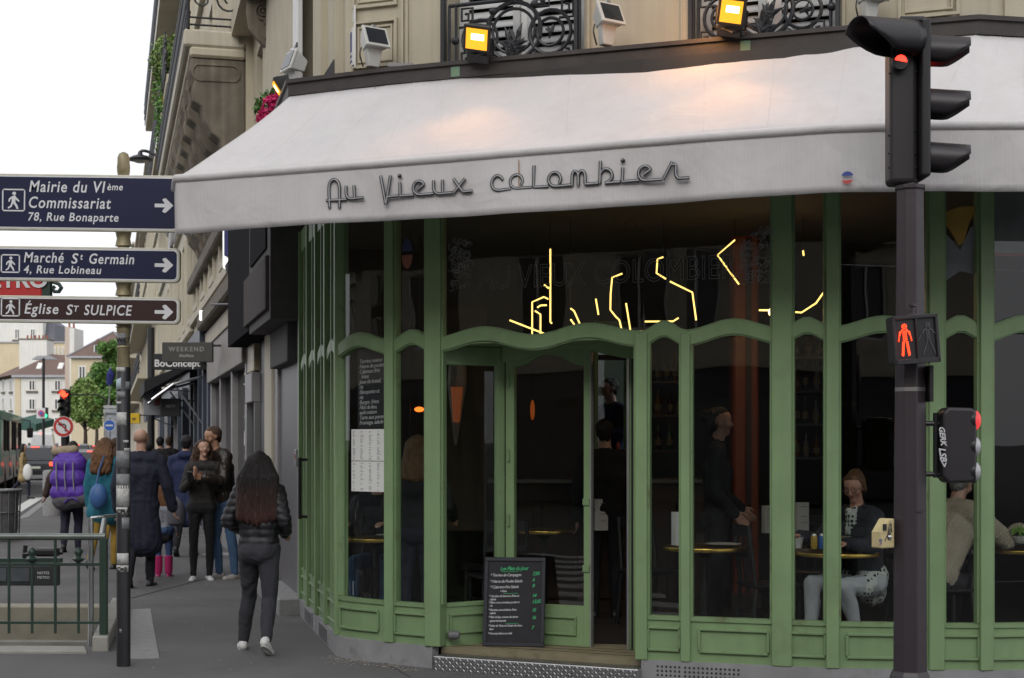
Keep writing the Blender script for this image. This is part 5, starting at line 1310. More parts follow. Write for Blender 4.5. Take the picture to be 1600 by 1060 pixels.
person('bartender in black seen from behind in the open doorway', at_floor(945, 13.6), rad(175), 1.72, cols=dict(top=BLACKC, bottom=BLACKC), hair=('short', HAIR_BK), face=False, voxel=.016)
person('man in a blue suit holding a phone to his ear, seen through the back window', (W(957, 690, 17.6).x, 17.6, .60), rad(-58), 1.78, cols=dict(top=cloth('blue suit', (.022, .032, .085)), bottom=NAVY), hair=('short', HAIR_BK), voxel=.014,
    pose=dict(head=(rad(-8), rad(8)), arm={-1: ((-.16, -.06, -.22), (.10, -.09, .24), (0, 1, 0), (.2, -.1, 1), .8), 1: ((.07, -.03, -.28), (-.08, -.2, .05))}))
# ---------------------------------------------------------------- floodlights on the beam
def flood_white(lab, x, y, Y, yaw, tilt=-25):
    p = W(x, y, Y); t = thing('floodlight', lab, 'floodlight', tuple(p), 'floodlights along the awning beam')
    gw = mat('white flood casing', (.55, .55, .52), .45, var=.08, dirt=(.25, .24, .2), dirt_amt=.4); R = Matrix.Rotation(yaw, 3, 'Z'); T = R @ Matrix.Rotation(rad(tilt), 3, 'X')
    m = MB(); c = p + V((0, 0, .20))
    def sec(w, d, y_): return [c + T @ V((a * w / 2, y_, b * d / 2)) for a, b in ((-1, -1), (1, -1), (1, 1), (-1, 1))]
    v = sec(.125, .10, .07) + sec(.20, .165, -.05); m.add(v, [(3, 2, 1, 0), (4, 5, 6, 7)] + [(i, (i + 1) % 4, 4 + (i + 1) % 4, 4 + i) for i in range(4)]); m.build('casing', gw, t, bevel=.008)
    m = MB(); m.box(c + T @ V((0, -.062, 0)), (.215, .02, .18), T); m.build('front_rim', gw, t, bevel=.004); MB().box(c + T @ V((0, -.074, 0)), (.17, .006, .135), T).build('glass', DARKG, t)
    MB().box(c + T @ V((0, -.062, .095)), (.035, .03, .018), T).build('clip', STEEL, t)
    m = MB(); q = [c + T @ V((s * a, .03, -.05)) for a, s in ((.06, -1), (.06, 1))]
    v = [p + R @ V((s * .045, o, 0)) for s, o in ((-1, -.03), (1, -.03), (1, .03), (-1, .03))] + [c + T @ V((s * .07, o, -.06)) for s, o in ((-1, -.02), (1, -.02), (1, .05), (-1, .05))]
    m.add(v, [(3, 2, 1, 0), (4, 5, 6, 7)] + [(i, (i + 1) % 4, 4 + (i + 1) % 4, 4 + i) for i in range(4)]); m.build('gear_box', gw, t, bevel=.006)
    cb = MB(); cb.tube(smoothline([c + T @ V((-.08, .05, -.03)), p + R @ V((-.10, .02, .09)), p + R @ V((-.07, .02, .0))], 5), .006, 5); cb.build('cable', BLACKM, t)
flood_white('first white floodlight on the beam, in front of the framed corner panel', 582, 106, 11.72, rad(35))
flood_white('white floodlight on the beam between the two balconettes', 947, 72, 11.02, rad(35))
flood_white('white floodlight on the beam right of the second balconette', 1357, 36, 10.45, rad(35))
flood_white('white floodlight above the left end of the awning', 462, 140, 12.15, rad(-60), -20)
LAMPF = emat('sodium floodlight', (1, .40, .012), 1.5)
LAMPC = emat('sodium lamp core', (1, .72, .25), 9)
def flood_lit(lab, x0, y0, x1, y1, Y, aim, W_=30):
    """black casing with a lit front. pixel corners of the lit face"""
    c = W((x0 + x1) / 2, (y0 + y1) / 2, Y); t = thing('floodlight', lab, 'floodlight', tuple(c), 'floodlights along the awning beam')
    nrm = V(aim).normalized(); rt = V((1, .25, .1)); rt = (rt - nrm * rt.dot(nrm)).normalized(); up = rt.cross(nrm) * -1
    if up.z < 0: up = -up
    R = Matrix((rt, -nrm, up)).transposed(); s = F / Y; w = (x1 - x0) / s; h = (y1 - y0) / s * 1.25
    MB().box(c + nrm * .008, (w, .008, h), R).build('lit_glass', LAMPF, t); MB().box(c + R @ V((w * .05, -.014, h * .12)), (w * .6, .006, h * .3), R).build('lamp_tube', LAMPC, t, bevel=.002)
    m = MB(); v = [c + R @ V((a * (w / 2 + .025), 0, b * (h / 2 + .025))) for a, b in ((-1, -1), (1, -1), (1, 1), (-1, 1))] + [c + R @ V((a * w * .38, .17, b * h * .38)) for a, b in ((-1, -1), (1, -1), (1, 1), (-1, 1))]
    m.add(v, [(0, 1, 2, 3), (7, 6, 5, 4)] + [(i, (i + 1) % 4, 4 + (i + 1) % 4, 4 + i) for i in range(4)]); m.build('casing', BLACKM, t, bevel=.006)
    m = MB(); m.box(c + R @ V((0, .10, -.12)), (.17, .12, .16), R); m.build('gear_box', BLACKM, t, bevel=.01)
    m = MB()
    for sg in (-1, 1): m.tube([c + R @ V((sg * (w / 2 + .03), .05, .0)), c + R @ V((sg * (w / 2 + .03), .08, -.14)), V((c.x + .02, c.y + .06, RZ + .1))], .009, 5)
    m.build('bracket', BLACKM, t)
    l = bpy.data.lights.new('flood_light', 'SPOT'); l.energy = W_ * .75; l.color = (1, .42, .13); l.spot_size = rad(95); l.spot_blend = .8; l.shadow_soft_size = .06
    o = bpy.data.objects.new('flood_light', l); COL.objects.link(o); o.location = c + nrm * .05; o.rotation_euler = (V(aim) + V((0, 0, 0))).to_track_quat('-Z', 'Y').to_euler()
flood_lit('lit black floodlight glowing yellow in front of the first balconette', 728, 48, 762, 74, 11.05, (-.25, -.85, -.55))
flood_lit('lit black floodlight glowing yellow in front of the second balconette', 1126, 4, 1160, 32, 10.42, (-.25, -.85, -.55))
l2 = bpy.data.lights.new('flood_spill', 'POINT'); l2.energy = 7; l2.color = (1, .42, .1); l2.shadow_soft_size = .08; o2 = bpy.data.objects.new('flood_spill', l2); COL.objects.link(o2); o2.location = W(1088, 22, 10.45)
flood_lit('dark floodlight with a thin lit slot above pink flowers at the awning\'s left end', 423, 132, 443, 143, 12.4, (-.9, -.3, -.55), 8)
MB_ = MB()
for x, y, Y in ((626, 104, 11.7),): tag(MB().box(W(x, y, Y), (.2, .1, .03)).build('cable_box', GREYSHOP, bevel=.004), 'flat grey cable box lying on the awning beam right of the first floodlight', 'cable box')

# ---------------------------------------------------------------- big traffic light at the right
TY = 8.5; ts = F / TY
tl = thing('traffic_light', 'brown black traffic light column with hooded two way signal head and lit red pedestrian panel', 'traffic light', tuple(W(1422, 690, TY).xy) + (0,))
px = W(1422, 690, TY).x; o = V((px, TY, 0))
def zz(y, Y=TY): return CZ + (HY - y) * Y / F
def octo(r, z0, z1, rot=22.5): return [(r, z0), (r, z1)]
R8 = Matrix.Rotation(rad(10), 3, 'Z')
MB().lathe(o, [(.098, .40), (.094, 1.4), (.082, 2.6), (.078, zz(297))], 8, R8).build('column', POLE, tl, bevel=.004)
MB().lathe(o, [(.128, -.01), (.124, .36), (.112, .395), (.104, .41), (.10, .42)], 8, R8).build('base_sleeve', POLE, tl, bevel=.003)
MB().lathe(o + V((0, 0, 0)), [(.084, zz(298)), (.088, zz(296)), (.088, zz(291)), (.05, zz(289)), (.035, zz(280))], 8, R8).build('column_cap', POLE, tl)
DKH = mat('brown black signal housing', (.025, .022, .025), .42, var=.1)
# signal head: slim box seen from behind and side. local axes: facing right (+x) and left-towards-us
hx0, hx1 = W(1386, 690, TY).x, W(1444, 690, TY).x
zt, zb = zz(40), zz(290)
hd_ = MB(); hd_.box(((hx0 + hx1) / 2 - .02, TY + .02, (zt + zb) / 2), (hx1 - hx0 - .05, .15, zt - zb)); head = hd_.build('signal_head', DKH, tl, bevel=.03, seg=3)
MB().box((hx1 - .02, TY - .02, (zt + zb) / 2 + .02), (.05, .22, zt - zb - .02)).build('side_plate', BLACKM, tl, bevel=.015, seg=2)
MB().box(((hx0 + hx1) / 2 + .015, TY, zt + .01), (hx1 - hx0 - .06, .2, .035)).build('top_cap', DKH, tl, bevel=.01)
def visor(c, dirv, L, r, name='visor', lit=None, drop=.25):
    """long cut-away hood over a lens"""
    d = V(dirv).normalized(); sd = V((-d.y, d.x, 0)); u = V((0, 0, 1)); n = 12; vs = []; fs = []
    for k in range(9):
        t = k / 8
        for i in range(n + 1):
            a = rad(-50) + rad(280) * i / n           # open underneath
            cut = max(0., t - .45) / .55
            aa = rad(90) + (a - rad(90)) * (1 - .48 * cut)
            q = V(c) + d * (t * L) + (sd * math.cos(aa) + u * math.sin(aa)) * r * (1 - .04 * t) - u * drop * t * L * .45
            vs.append(q)
    w = n + 1
    for k in range(8):
        for i in range(n): fs.append((k * w + i, k * w + i + 1, (k + 1) * w + i + 1, (k + 1) * w + i))
    o_ = MB().add(vs, fs).build(name, DKH, tl, smooth='all'); s = o_.modifiers.new('thick', 'SOLIDIFY'); s.thickness = .006
    lens = MB(); rot = d.to_track_quat('Z', 'Y').to_matrix(); lens.lathe(c, [(r * .86, -.01), (r * .86, .006), (r * .6, .024), (r * .2, .032)], 16, rot); lens.build('lens', lit or mat('unlit lens', (.03, .02, .01), .15), tl, smooth=True)
for y, lit in ((82, RED_ON), (165, mat('dark amber lens', (.09, .035, .005), .15)), (248, mat('dark green lens', (.005, .05, .03), .15))):
    visor(V((hx1 + .002, TY - .02, zz(y) - .0)), (1, -.25, 0), .24, .092, lit=lit)
visor(V((hx0 + .13, TY - .05, zz(67))), (-1, -.55, .02), .40, .112, lit=mat('dark red back lens', (.10, .008, .006), .2), drop=.18)
# small red rear repeater under the left hood
c = V((W(1400, 690, TY).x, TY - .075, zz(103))); MB().lathe(c, [(.045, 0), (.05, .02), (.045, .03)], 16, Matrix.Rotation(rad(90), 3, 'X')).build('repeater_rim', BLACKM, tl, smooth=True)
MB().prism([c + V((.034 * math.cos(a), -.033, .034 * math.sin(a))) for a in [i * .35 - .2 for i in range(10)]], (0, .004, 0)).build('repeater_lens', RED_ON, tl)
m = MB()
for x, y in ((1390, 115), (1432, 113), (1389, 212), (1430, 205), (1389, 240), (1430, 240), (1389, 262), (1432, 262)): m.ell(W(x, y, TY - .058), .0075, 7, 5)
m.build('screw', BLACKM, tl)['kind'] = 'stuff'
# pedestrian panel, tilted about the column
py_ = TY - .17; pcx = W(1427, 690, py_).x; zc = zz(531, py_)
RT = Matrix.Rotation(rad(8), 3, 'Z') @ Matrix.Rotation(rad(-4.5), 3, 'Y')
pw, ph_ = .262, .262
pc = V((pcx, py_ + .02, zc))
MB().box(pc, (pw, .09, ph_ - .0), RT).build('pedestrian_box', BLACKM, tl, bevel=.012, seg=2)
rr_ = MB()
for a, b, w_, h_ in ((0, ph_ / 2 - .008, pw, .02), (0, -ph_ / 2 + .012, pw, .028), (-pw / 2 + .008, 0, .018, ph_), (pw / 2 - .008, 0, .018, ph_), (.005, 0, .012, ph_)): rr_.box(pc + RT @ V((a, -.048, b)), (w_, .025, h_), RT)
rr_.build('panel_rim', DKH, tl, bevel=.003)
def led_man(cx, colr, walking, nm):
    """pedestrian figure made of rows of light points"""
    pts = []
    for i in range(9): a = i / 9 * 6.283; pts.append((.012 * math.cos(a), .078 + .012 * math.sin(a)))
    pts += [(0, .078), (-.005, .078), (.005, .078)]
    for s in (-1, 1):
        for t in range(5): pts.append((s * (.012 + .004 * t), .060 - .003 * t * t * .3 - t * .003))
        for t in range(6): pts.append((s * (.028 + .0018 * t + (.004 * t if walking else 0)), .048 - t * .0095))
        for t in range(10): pts.append((s * (.006 + (.0032 if walking else .0011) * t), -.004 - t * .0085))
        for t in range(6): pts.append((s * .0085, .052 - t * .0095))
    pts += [(0, .052 - t * .0095) for t in range(6)]
    if not walking:
        for s in (-1, 1):
            for t in range(9): pts.append((s * (.014 + .001 * t), -.008 - t * .0085))
    m = MB()
    for x, z in pts: m.ell(pc + RT @ V((cx + x, -.05, z - .004)), (.0036, .004, .0036), 6, 4)
    m.build(nm, colr, tl)['kind'] = 'stuff'
led_man(-.062, emat('red led', (1, .045, .01), 4.2), False, 'red_figure_points'); led_man(.072, mat('unlit led', (.16, .16, .17), .3), True, 'unlit_figure_points')
m = MB(); m.lathe(V((pcx - .0, py_ + .02, zz(497, py_))), [(.03, 0), (.028, .02), (.012, .03), (.012, .06), (.02, .065), (.02, .08)], 10); m.build('top_bracket', POLE, tl, smooth=True)
m = MB(); m.lathe(o + V((0, 0, zz(612))), [(.089, 0), (.089, .022)], 8, R8); m.build('band_clamp', mat('dull steel band', (.32, .31, .3), .45, metal=.7), tl)
MB().box(W(1452, 600, TY - .06), (.02, .1, .2)).build('back_plate', BLACKM, tl)
MB().box(o + V((.03, -.093, zz(799))), (.035, .01, .004)).build('slot', BLACKM, tl)
# small repeater at the right of the column
rx0, rx1 = W(1466, 690, TY).x, W(1516, 690, TY).x; zt2, zb2 = zz(637), zz(755)
m = MB(); cxx = (rx0 + rx1) / 2; prof = []
for (x, z) in ((rx0, zt2 - .03), (rx0 + .03, zt2), (rx1 - .01, zt2 - .004), (rx1 + .012, zt2 - .03), (rx1 + .012, zb2 + .03), (rx1 - .01, zb2 + .004), (rx0 + .03, zb2), (rx0, zb2 + .04)): prof.append((x, TY - .09, z))
m.prism(prof, (0, .15, 0)); m.build('repeater_box', DKH, tl, bevel=.018, seg=3)
for y, lm in ((657, emat('soft red lens', (1, .06, .06), .75)), (698, mat('clear lens', (.45, .46, .48), .12)), (737, mat('clear lens', (0,) * 3))):
    c = V((rx1 + .010, TY - .035, zz(y))); rot = V((1, -.35, 0)).to_track_quat('Z', 'Y').to_matrix(); MB().lathe(c, [(.064, -.02), (.066, .008), (.058, .012)], 18, rot).build('lens_rim', BLACKM, tl, smooth=True); MB().lathe(c, [(.056, .004), (.05, .022), (.03, .034), (.008, .038)], 18, rot).build('repeater_lens', lm, tl, smooth=True)
m = MB(); m.cyl((rx0 - .016, TY - .01, zt2 - .03), (rx0 - .016, TY - .01, zb2 + .03), .016, 8)
for z in (zt2 - .09, zb2 + .05): m.cyl((px + .07, TY, z), (rx0, TY - .01, z), .014, 8)
m.build('repeater_bracket', BLACKM, tl)
GW = mat('white marker paint', (.6, .6, .62), .8)
def vert_scrawl(s, x, y, sz, d=-.0925):
    p = V((W(x, 690, TY - .09).x, TY + d, zz(y))); text('graffiti', s, sz, GW, tl, plane_M(p, (.12, 0, -1), (1, 0, .12)), shear=.3, bold=.0015, extrude=.0005)
vert_scrawl('GERK', 1467, 667, .042); vert_scrawl('LSB>', 1467, 700, .05)
# yellow push button box on the column
bx = W(1389, 690, TY - .06); YB = mat('yellow push box', (.60, .50, .26), .5, var=.1, dirt=(.2, .15, .08), dirt_amt=.3); fr = Frame((W(1377, 690, TY - .10).x, TY - .10), (W(1398, 690, TY - .05).x, TY - .05))
z0, z1 = zz(857, TY - .08), zz(811, TY - .08)
btn = MB().prism([fr.p(0, z0, 0), fr.p(fr.L, z0, 0), fr.p(fr.L, z1, 0), fr.p(fr.L * .55, z1, 0), fr.p(.0, z0 + (z1 - z0) * .55, 0)], fr.an * -.08).build('push_box', YB, tl, bevel=.008, seg=2)
MB().fbox(fr, .01, .035, z0 + .10, z0 + .135, .0, .006).build('push_slot', BLACKM, btn); MB().lathe(fr.p(fr.L * .62, z0 + .06, .0), [(.012, 0), (.012, .008), (.006, .01)], 10, Matrix.Rotation(rad(90), 3, 'X')).build('button', STEEL, btn)
m = MB(); r = random.Random(2); m.tube(smoothline([fr.p(fr.L * (.5 + r.uniform(-.3, .3)), z0 + .08 + r.uniform(-.05, .06), .003) for k in range(9)], 4), .0022, 4); m.build('scribble', BLACKM, btn); text('marks', 'VB', .03, mat('blue marker', (.05, .08, .3), .7), btn, plane_M(fr.p(.004, z0 + .02, .002), (0, 0, 1), fr.ax * -1))

# ---------------------------------------------------------------- direction sign post at the left
SY = 11.5; ss = F / SY
sx = W(193, 690, SY).x; so_ = V((sx, SY, 0))
spost = thing('sign_post', 'slim bronze and black sign post covered in stickers, carrying three direction boards', 'sign post', (sx, SY, 0))
def sz_(y, Y=SY): return CZ + (HY - y) * Y / F
DKP = mat('black painted post', (.022, .020, .024), .45, var=.2, scale=8, bump=.05)
MB().lathe(so_, [(.052, -.01), (.052, sz_(575)), (.049, sz_(574))], 20).build('post', DKP, spost, smooth=True)
MB().lathe(so_, [(.048, sz_(575)), (.050, sz_(573)), (.046, sz_(545)), (.053, sz_(543)), (.046, sz_(541)), (.045, sz_(520)), (.053, sz_(516)), (.050, sz_(512)), (.044, sz_(509)), (.044, sz_(272)), (.047, sz_(270)), (.05, sz_(262)), (.046, sz_(255)), (.046, sz_(247)), (.035, sz_(241)), (.012, sz_(238))], 20).build('upper_post', SIGNPOST, spost, smooth=True)
for ya, yb in ((362, 385), (441, 462), (506, 512)): MB().lathe(so_, [(.062, sz_(ya)), (.05, sz_((ya + yb) / 2)), (.062, sz_(yb))][::-1], 20).build('collar', SIGNPOST, spost, smooth=True)
STK = [mat('white sticker', (.50, .50, .48), .6, var=.3, scale=30, dirt=(.04, .04, .04), dirt_amt=.85), mat('grey sticker', (.22, .225, .235), .6, var=.3, scale=30, dirt=(.03, .03, .03), dirt_amt=.8), mat('pale blue sticker', (.45, .55, .62), .6, var=.2, scale=30, dirt=(.05, .08, .2), dirt_amt=.5)]
def sticker(yc, h, a0, a1, mi, tilt=0., rad_=.0525):
    vs = []; n = 7
    for i in range(n + 1):
        a = rad(a0 + (a1 - a0) * i / n) - math.pi / 2
        for z in (0, h): vs.append((sx + rad_ * math.cos(a), SY + rad_ * math.sin(a), sz_(yc) - h / 2 + z + tilt * (i / n - .5)))
    fs = [(2 * i, 2 * i + 2, 2 * i + 3, 2 * i + 1) for i in range(n)]
    o_ = MB().add(vs, fs).build('sticker', STK[mi], spost, smooth='all', fix=False); s = o_.modifiers.new('t', 'SOLIDIFY'); s.thickness = .0012; s.offset = 1
for a in ((531, .09, -70, 40, 1, .0, .0465), (578, .035, -75, 30, 0), (601, .08, -70, -5, 2, .02), (603, .06, 30, 75, 1), (618, .055, -50, 30, 1), (630, .02, -60, -5, 0), (655, .10, -60, 40, 0, .0), (690, .02, 10, 60, 0), (703, .025, 20, 75, 0), (718, .13, -75, 75, 1), (752, .11, -70, 75, 1), (775, .16, -70, 70, 0), (798, .055, -70, 50, 0), (818, .09, 0, 70, 1), (873, .085, -50, 60, 0), (888, .05, -60, 60, 0), (985, .03, -20, 0, 1)): sticker(*a)
for y, s_ in ((531, 'WAT'), (798, 'CPLO'), (888, 'C=3')):
    text('sticker_print', s_, .045, BLACKM, spost, plane_M((sx - .04, SY - .0552, sz_(y) - .02), (1, 0, 0), (0, 0, 1)), bold=.002)
roll = rad(.75)
def pedestrian_pts():
    """walking figure as polygons in a unit box"""
    body = [[(.46, .62), (.56, .66), (.60, .58), (.70, .48), (.76, .40), (.72, .36), (.62, .44), (.585, .48), (.57, .36), (.66, .22), (.72, .06), (.64, .04), (.58, .17), (.48, .30), (.42, .14), (.28, .05), (.24, .11), (.36, .19), (.42, .36), (.42, .50), (.35, .46), (.33, .36), (.27, .37), (.29, .50), (.38, .58)]]
    return body
def arrow_pts(): return [(0, .40), (.55, .40), (.40, .18), (.50, .10), (.60, .10), (1.0, .5), (.60, .9), (.50, .9), (.40, .82), (.55, .60), (0, .60)]
def sign(name, lab, y0, y1, m_, rows, box, arrow_y):
    cy = (y0 + y1) / 2; x0, x1 = -118, 282
    yo = SY - .075; c = W((x0 + x1) / 2, cy, yo)
    t = thing(name, lab, 'direction sign', tuple(c), 'direction signs on the post')
    R = Matrix.Rotation(roll, 3, 'Y'); w = (x1 - x0) / (F / yo); h = (y1 - y0) / (F / yo); s = F / yo
    def rr(w_, h_, r, d):
        pts = []
        for cx, cz, a0 in ((w_ / 2 - r, h_ / 2 - r, 0), (-w_ / 2 + r, h_ / 2 - r, 90), (-w_ / 2 + r, -h_ / 2 + r, 180), (w_ / 2 - r, -h_ / 2 + r, 270)):
            for k in range(7): a = rad(a0 + 15 * k); pts.append(c + R @ V((cx + r * math.cos(a), d, cz + r * math.sin(a))))
        return pts
    MB().prism(rr(w, h, .045, -.022), R @ V((0, .05, 0))).build('frame', SIGNRIM, t, bevel=.005)
    MB().prism(rr(w - .028, h - .03, .036, -.0235), R @ V((0, .003, 0))).build('white_border', SIGNW, t)
    MB().prism(rr(w - .046, h - .048, .03, -.0250), R @ V((0, .003, 0))).build('panel', m_, t)
    def loc(px, py_): return c + R @ V(((px - (x0 + x1) / 2) / s, -.0262, (cy - py_) / s)) 
    for txt, px, py_, sz, b, px1 in rows:
        text('lettering', txt, sz / s, SIGNW, t, plane_M(loc(px, py_), R @ V((1, 0, 0)), (0, 0, 1)), shear=.18, bold=b, space=1.12, extrude=.0004, fit=(px1 - px) / s)
    bx0, by0, bx1, by1 = box
    q = MB(); th = 2
    for a in ((bx0, by0, bx1, by0 + th), (bx0, by1 - th, bx1, by1), (bx0, by0, bx0 + th, by1), (bx1 - th, by0, bx1, by1)): q.prism([loc(a[0], a[3]), loc(a[2], a[3]), loc(a[2], a[1]), loc(a[0], a[1])], (0, .0004, 0))
    q.build('pictogram_box', SIGNW, t)
    f = MB(); bw, bh = bx1 - bx0, by1 - by0
    for pl in pedestrian_pts(): f.prism([loc(bx0 + bw * x, by1 - bh * (.06 + z)) for x, z in pl], (0, .0004, 0))
    f.prism([loc(bx0 + bw * (.52 + .085 * math.cos(a)), by1 - bh * (.80 + .075 * math.sin(a))) for a in [i * .5236 for i in range(12)]], (0, .0004, 0)); f.build('walking_figure', SIGNW, t)
    MB().prism([loc(243 + 29 * x, arrow_y + 14 - 28 * z) for x, z in arrow_pts()], (0, .0004, 0)).build('arrow', SIGNW, t)
sign('direction_sign', 'large navy direction board with three text rows, topmost on the post', 273, 361, SIGNBLUE, [('Mairie du VI', 47, 301, 25, .0016, 166), ('ème', 169, 297, 15, .001, 193), ('Commissariat', 47, 326, 25, .0016, 175), ('78, Rue Bonaparte', 46, 346, 18.5, .0012, 187)], (5, 297, 41, 332), 320)
sign('direction_sign', 'navy direction board with two text rows, middle one on the post', 386, 440, SIGNBLUE, [('Marché', 39, 411, 22.5, .0015, 101), ('S', 113, 412, 22.5, .0015, 124), ('t', 127, 406, 14, .001, 131), ('Germain', 141, 412, 22.5, .0015, 211), ('4, Rue Lobineau', 39, 428, 17.5, .0012, 160)], (3, 399, 33, 428), 413)
sign('direction_sign', 'dark brown direction board with one text row, lowest on the post', 463, 505, SIGNBROWN, [('Église', 40, 491, 22.5, .0015, 93), ('S', 105, 492, 22.5, .0015, 116), ('T', 117, 487, 13, .001, 125), ('SULPICE', 133, 492, 22.5, .0015, 208)], (3, 467, 33, 496), 486)

# ---------------------------------------------------------------- metro stair railing
mr = thing('stair_railing', 'dark green metal railing with short spiked bars round the metro stair opening', 'railing', (-4.6, 12.45, 0))
ry = 12.42; rs = F / ry
def rz(y): return CZ + (HY - y) * ry / F
xl = -9.2; xr = W(165, 690, ry).x
TR = mat('worn handrail', (.16, .18, .165), .35, metal=.5, var=.2)
MB().cyl((xl, ry, rz(839)), (xr, ry, rz(839)), .028, 12).build('top_rail', TR, mr, smooth=True)
m = MB(); m.box(((xl + xr) / 2, ry, rz(882)), (xr - xl, .022, .024)); m.build('middle_rail', METROG, mr, bevel=.003); MB().box(((xl + xr) / 2, ry, rz(973)), (xr - xl, .022, .022)).build('lower_rail', METROG, mr, bevel=.003)
MB().box((W(162, 690, ry).x, ry, rz(930)), (.062, .05, rz(842) - rz(1018))).build('corner_post', METROG, mr, bevel=.006)
spx = 36.2
for i in range(-26, 5):
    x = W(14 + i * spx, 690, ry).x
    if x < xl: continue
    tall = i % 2 == 0
    b = MB().box((x, ry, (rz(990) + rz(842 if tall else 878)) / 2), (.02, .02, rz(842 if tall else 878) - rz(990))).build('bar', METROG, mr, bevel=.003)
    if not tall:
        MB().lathe((x, ry, rz(879)), [(.02, 0), (.05, .022), (.052, .03), (.022, .045), (.02, .055), (.034, .075), (.03, .1), (.012, .118), (.004, .122)], 12).build('finial', METROG, b, smooth=True)
# side run going back, far run with the enamel plate
xs = well[1]; xb = well[2]
a, b = V((xr - .03, ry, rz(839))), V((-4.05, 15.1, rz(839)))
MB().tube([a, b], .028, 10).build('side_rail', TR, mr, smooth=True); m = MB()
for k in range(1, 9):
    p = a.lerp(b, k / 9); MB().box((p.x, p.y, .44), (.02, .02, .80)).build('bar', METROG, mr)
for z in (rz(882), rz(973)): MB().tube([(a.x, a.y, z), (b.x, b.y, z)], .011, 6).build('side_runner', METROG, mr)
# bright steel handrail of the stair
m = MB(); hx = W(142, 690, ry + .25).x; m.cyl((hx, ry + .25, -.4), (hx, ry + .25, rz(812)), .025, 12); m.build('steel_handrail', STEEL, mr, smooth=True)
MB().tube([(hx, ry + .25, rz(812)), (hx + .09, ry + .27, rz(810)), (hx + .16, ry + .9, rz(812))], .012, 8).build('handrail_return', STEEL, mr, smooth=True)
# inner dark plate with a rack of lamps on the far side
fy = 14.0
pm = mat('dark enamel plate', (.035, .038, .04), .4, var=.25, scale=5)
xa, xb_ = W(-110, 690, fy).x, W(93, 690, fy).x; zf = lambda y: CZ + (HY - y) * fy / F
pln = MB().box(((xa + xb_) / 2, fy, (zf(884) + zf(915)) / 2), (xb_ - xa, .06, zf(884) - zf(915))).build('name_plate', pm, mr, bevel=.008)
for x0_, x1_ in ((18, 48), (-20, 12)): MB().box((W((x0_ + x1_) / 2, 690, fy).x, fy - .034, (zf(884) + zf(915)) / 2 + .01), ((x1_ - x0_) * fy / F, .01, .12)).build('plate_panel', mat('grey enamel', (.09, .1, .11), .35, var=.3), pln)
text('plate_marks', 'NOTES', .035, SIGNW, pln, plane_M((W(60, 690, fy).x, fy - .034, zf(897)), (1, 0, 0), (0, 0, 1))); text('plate_marks', 'METRO', .035, SIGNW, pln, plane_M((W(60, 690, fy).x, fy - .034, zf(904)), (1, 0, 0), (0, 0, 1)))
MB().box(((xa + xb_) / 2, fy, zf(876)), (xb_ - xa + .05, .05, .045)).build('plate_rail', METROG, mr, bevel=.006)
m = MB(); m.box((W(75, 690, fy).x, fy, zf(863)), (.22, .12, .075)); m.build('lamp_box', BLACKM, mr, bevel=.02); MB().cyl(W(36, 866, fy), W(98, 863, fy), .022, 8).build('lamp_bar', BLACKM, mr); MB().tube([W(38, 872, fy), W(40, 852, fy)], .02, 6).build('lamp_stub', BLACKM, mr)
# masonry round the stair
KS_ = mat('pale kerb stone', (.34, .33, .30), .8, var=.15, scale=5, dirt=(.12, .11, .1), dirt_amt=.4); 
mc = thing('stair_surround', 'low pale stone kerb and dark stairwell walls of the metro entrance', 'stair surround', (-4.6, 12.45, -.3))
MB().prism([(-9.6, 12.28, -.02), (-3.40, 12.15, -.02), (-3.50, 12.44, -.02), (-9.6, 12.57, -.02)], (0, 0, .045)).build('front_kerb', KS_, mc, bevel=.008)
MB().prism([(-3.40, 12.3, -.02), (-3.27, 12.3, -.02), (-3.90, 15.35, -.02), (-4.04, 15.35, -.02)], (0, 0, .14)).build('side_kerb', KS_, mc, bevel=.01)
MB().prism([(-9.6, 15.2, -.3), (-4.0, 15.06, -.3), (-4.0, 15.36, -.3), (-9.6, 15.5, -.3)], (0, 0, .36)).build('back_kerb', mat('buff stone', (.30, .28, .22), .85, var=.15, scale=6), mc, bevel=.01)
MB().prism([(-9.6, 15.05, -.32), (-4.0, 14.9, -.32), (-4.0, 15.1, -.32), (-9.6, 15.25, -.32)], (0, 0, .05)).build('inner_ledge', KS_, mc)
DW = mat('dark stair wall', (.05, .05, .055), .7, var=.2)
MB().prism([(-9.6, 15.2, -3), (-4.0, 15.06, -3), (-4.0, 15.36, -3), (-9.6, 15.5, -3)], (0, 0, 2.68)).build('back_wall', DW, mc); MB().prism([(-3.50, 12.3, -3), (-3.35, 12.3, -3), (-4.0, 15.4, -3), (-4.15, 15.4, -3)], (0, 0, 2.97)).build('side_wall', DW, mc)
MB().prism([(-9.6, 12.3, -3), (-3.4, 12.2, -3), (-3.4, 12.44, -3), (-9.6, 12.56, -3)], (0, 0, 2.97)).build('front_wall', DW, mc); MB().prism([(-9.6, 12.3, -3), (-3.4, 12.2, -3), (-4, 15.3, -3), (-9.6, 15.5, -3)], (0, 0, .05)).build('stair_floor', DW, mc)
for k in range(10): MB().box((-4.6 - .3 * k, 13.8, -.85 - .17 * k), (.32, 2.2, .17)).build('step', DW, mc)

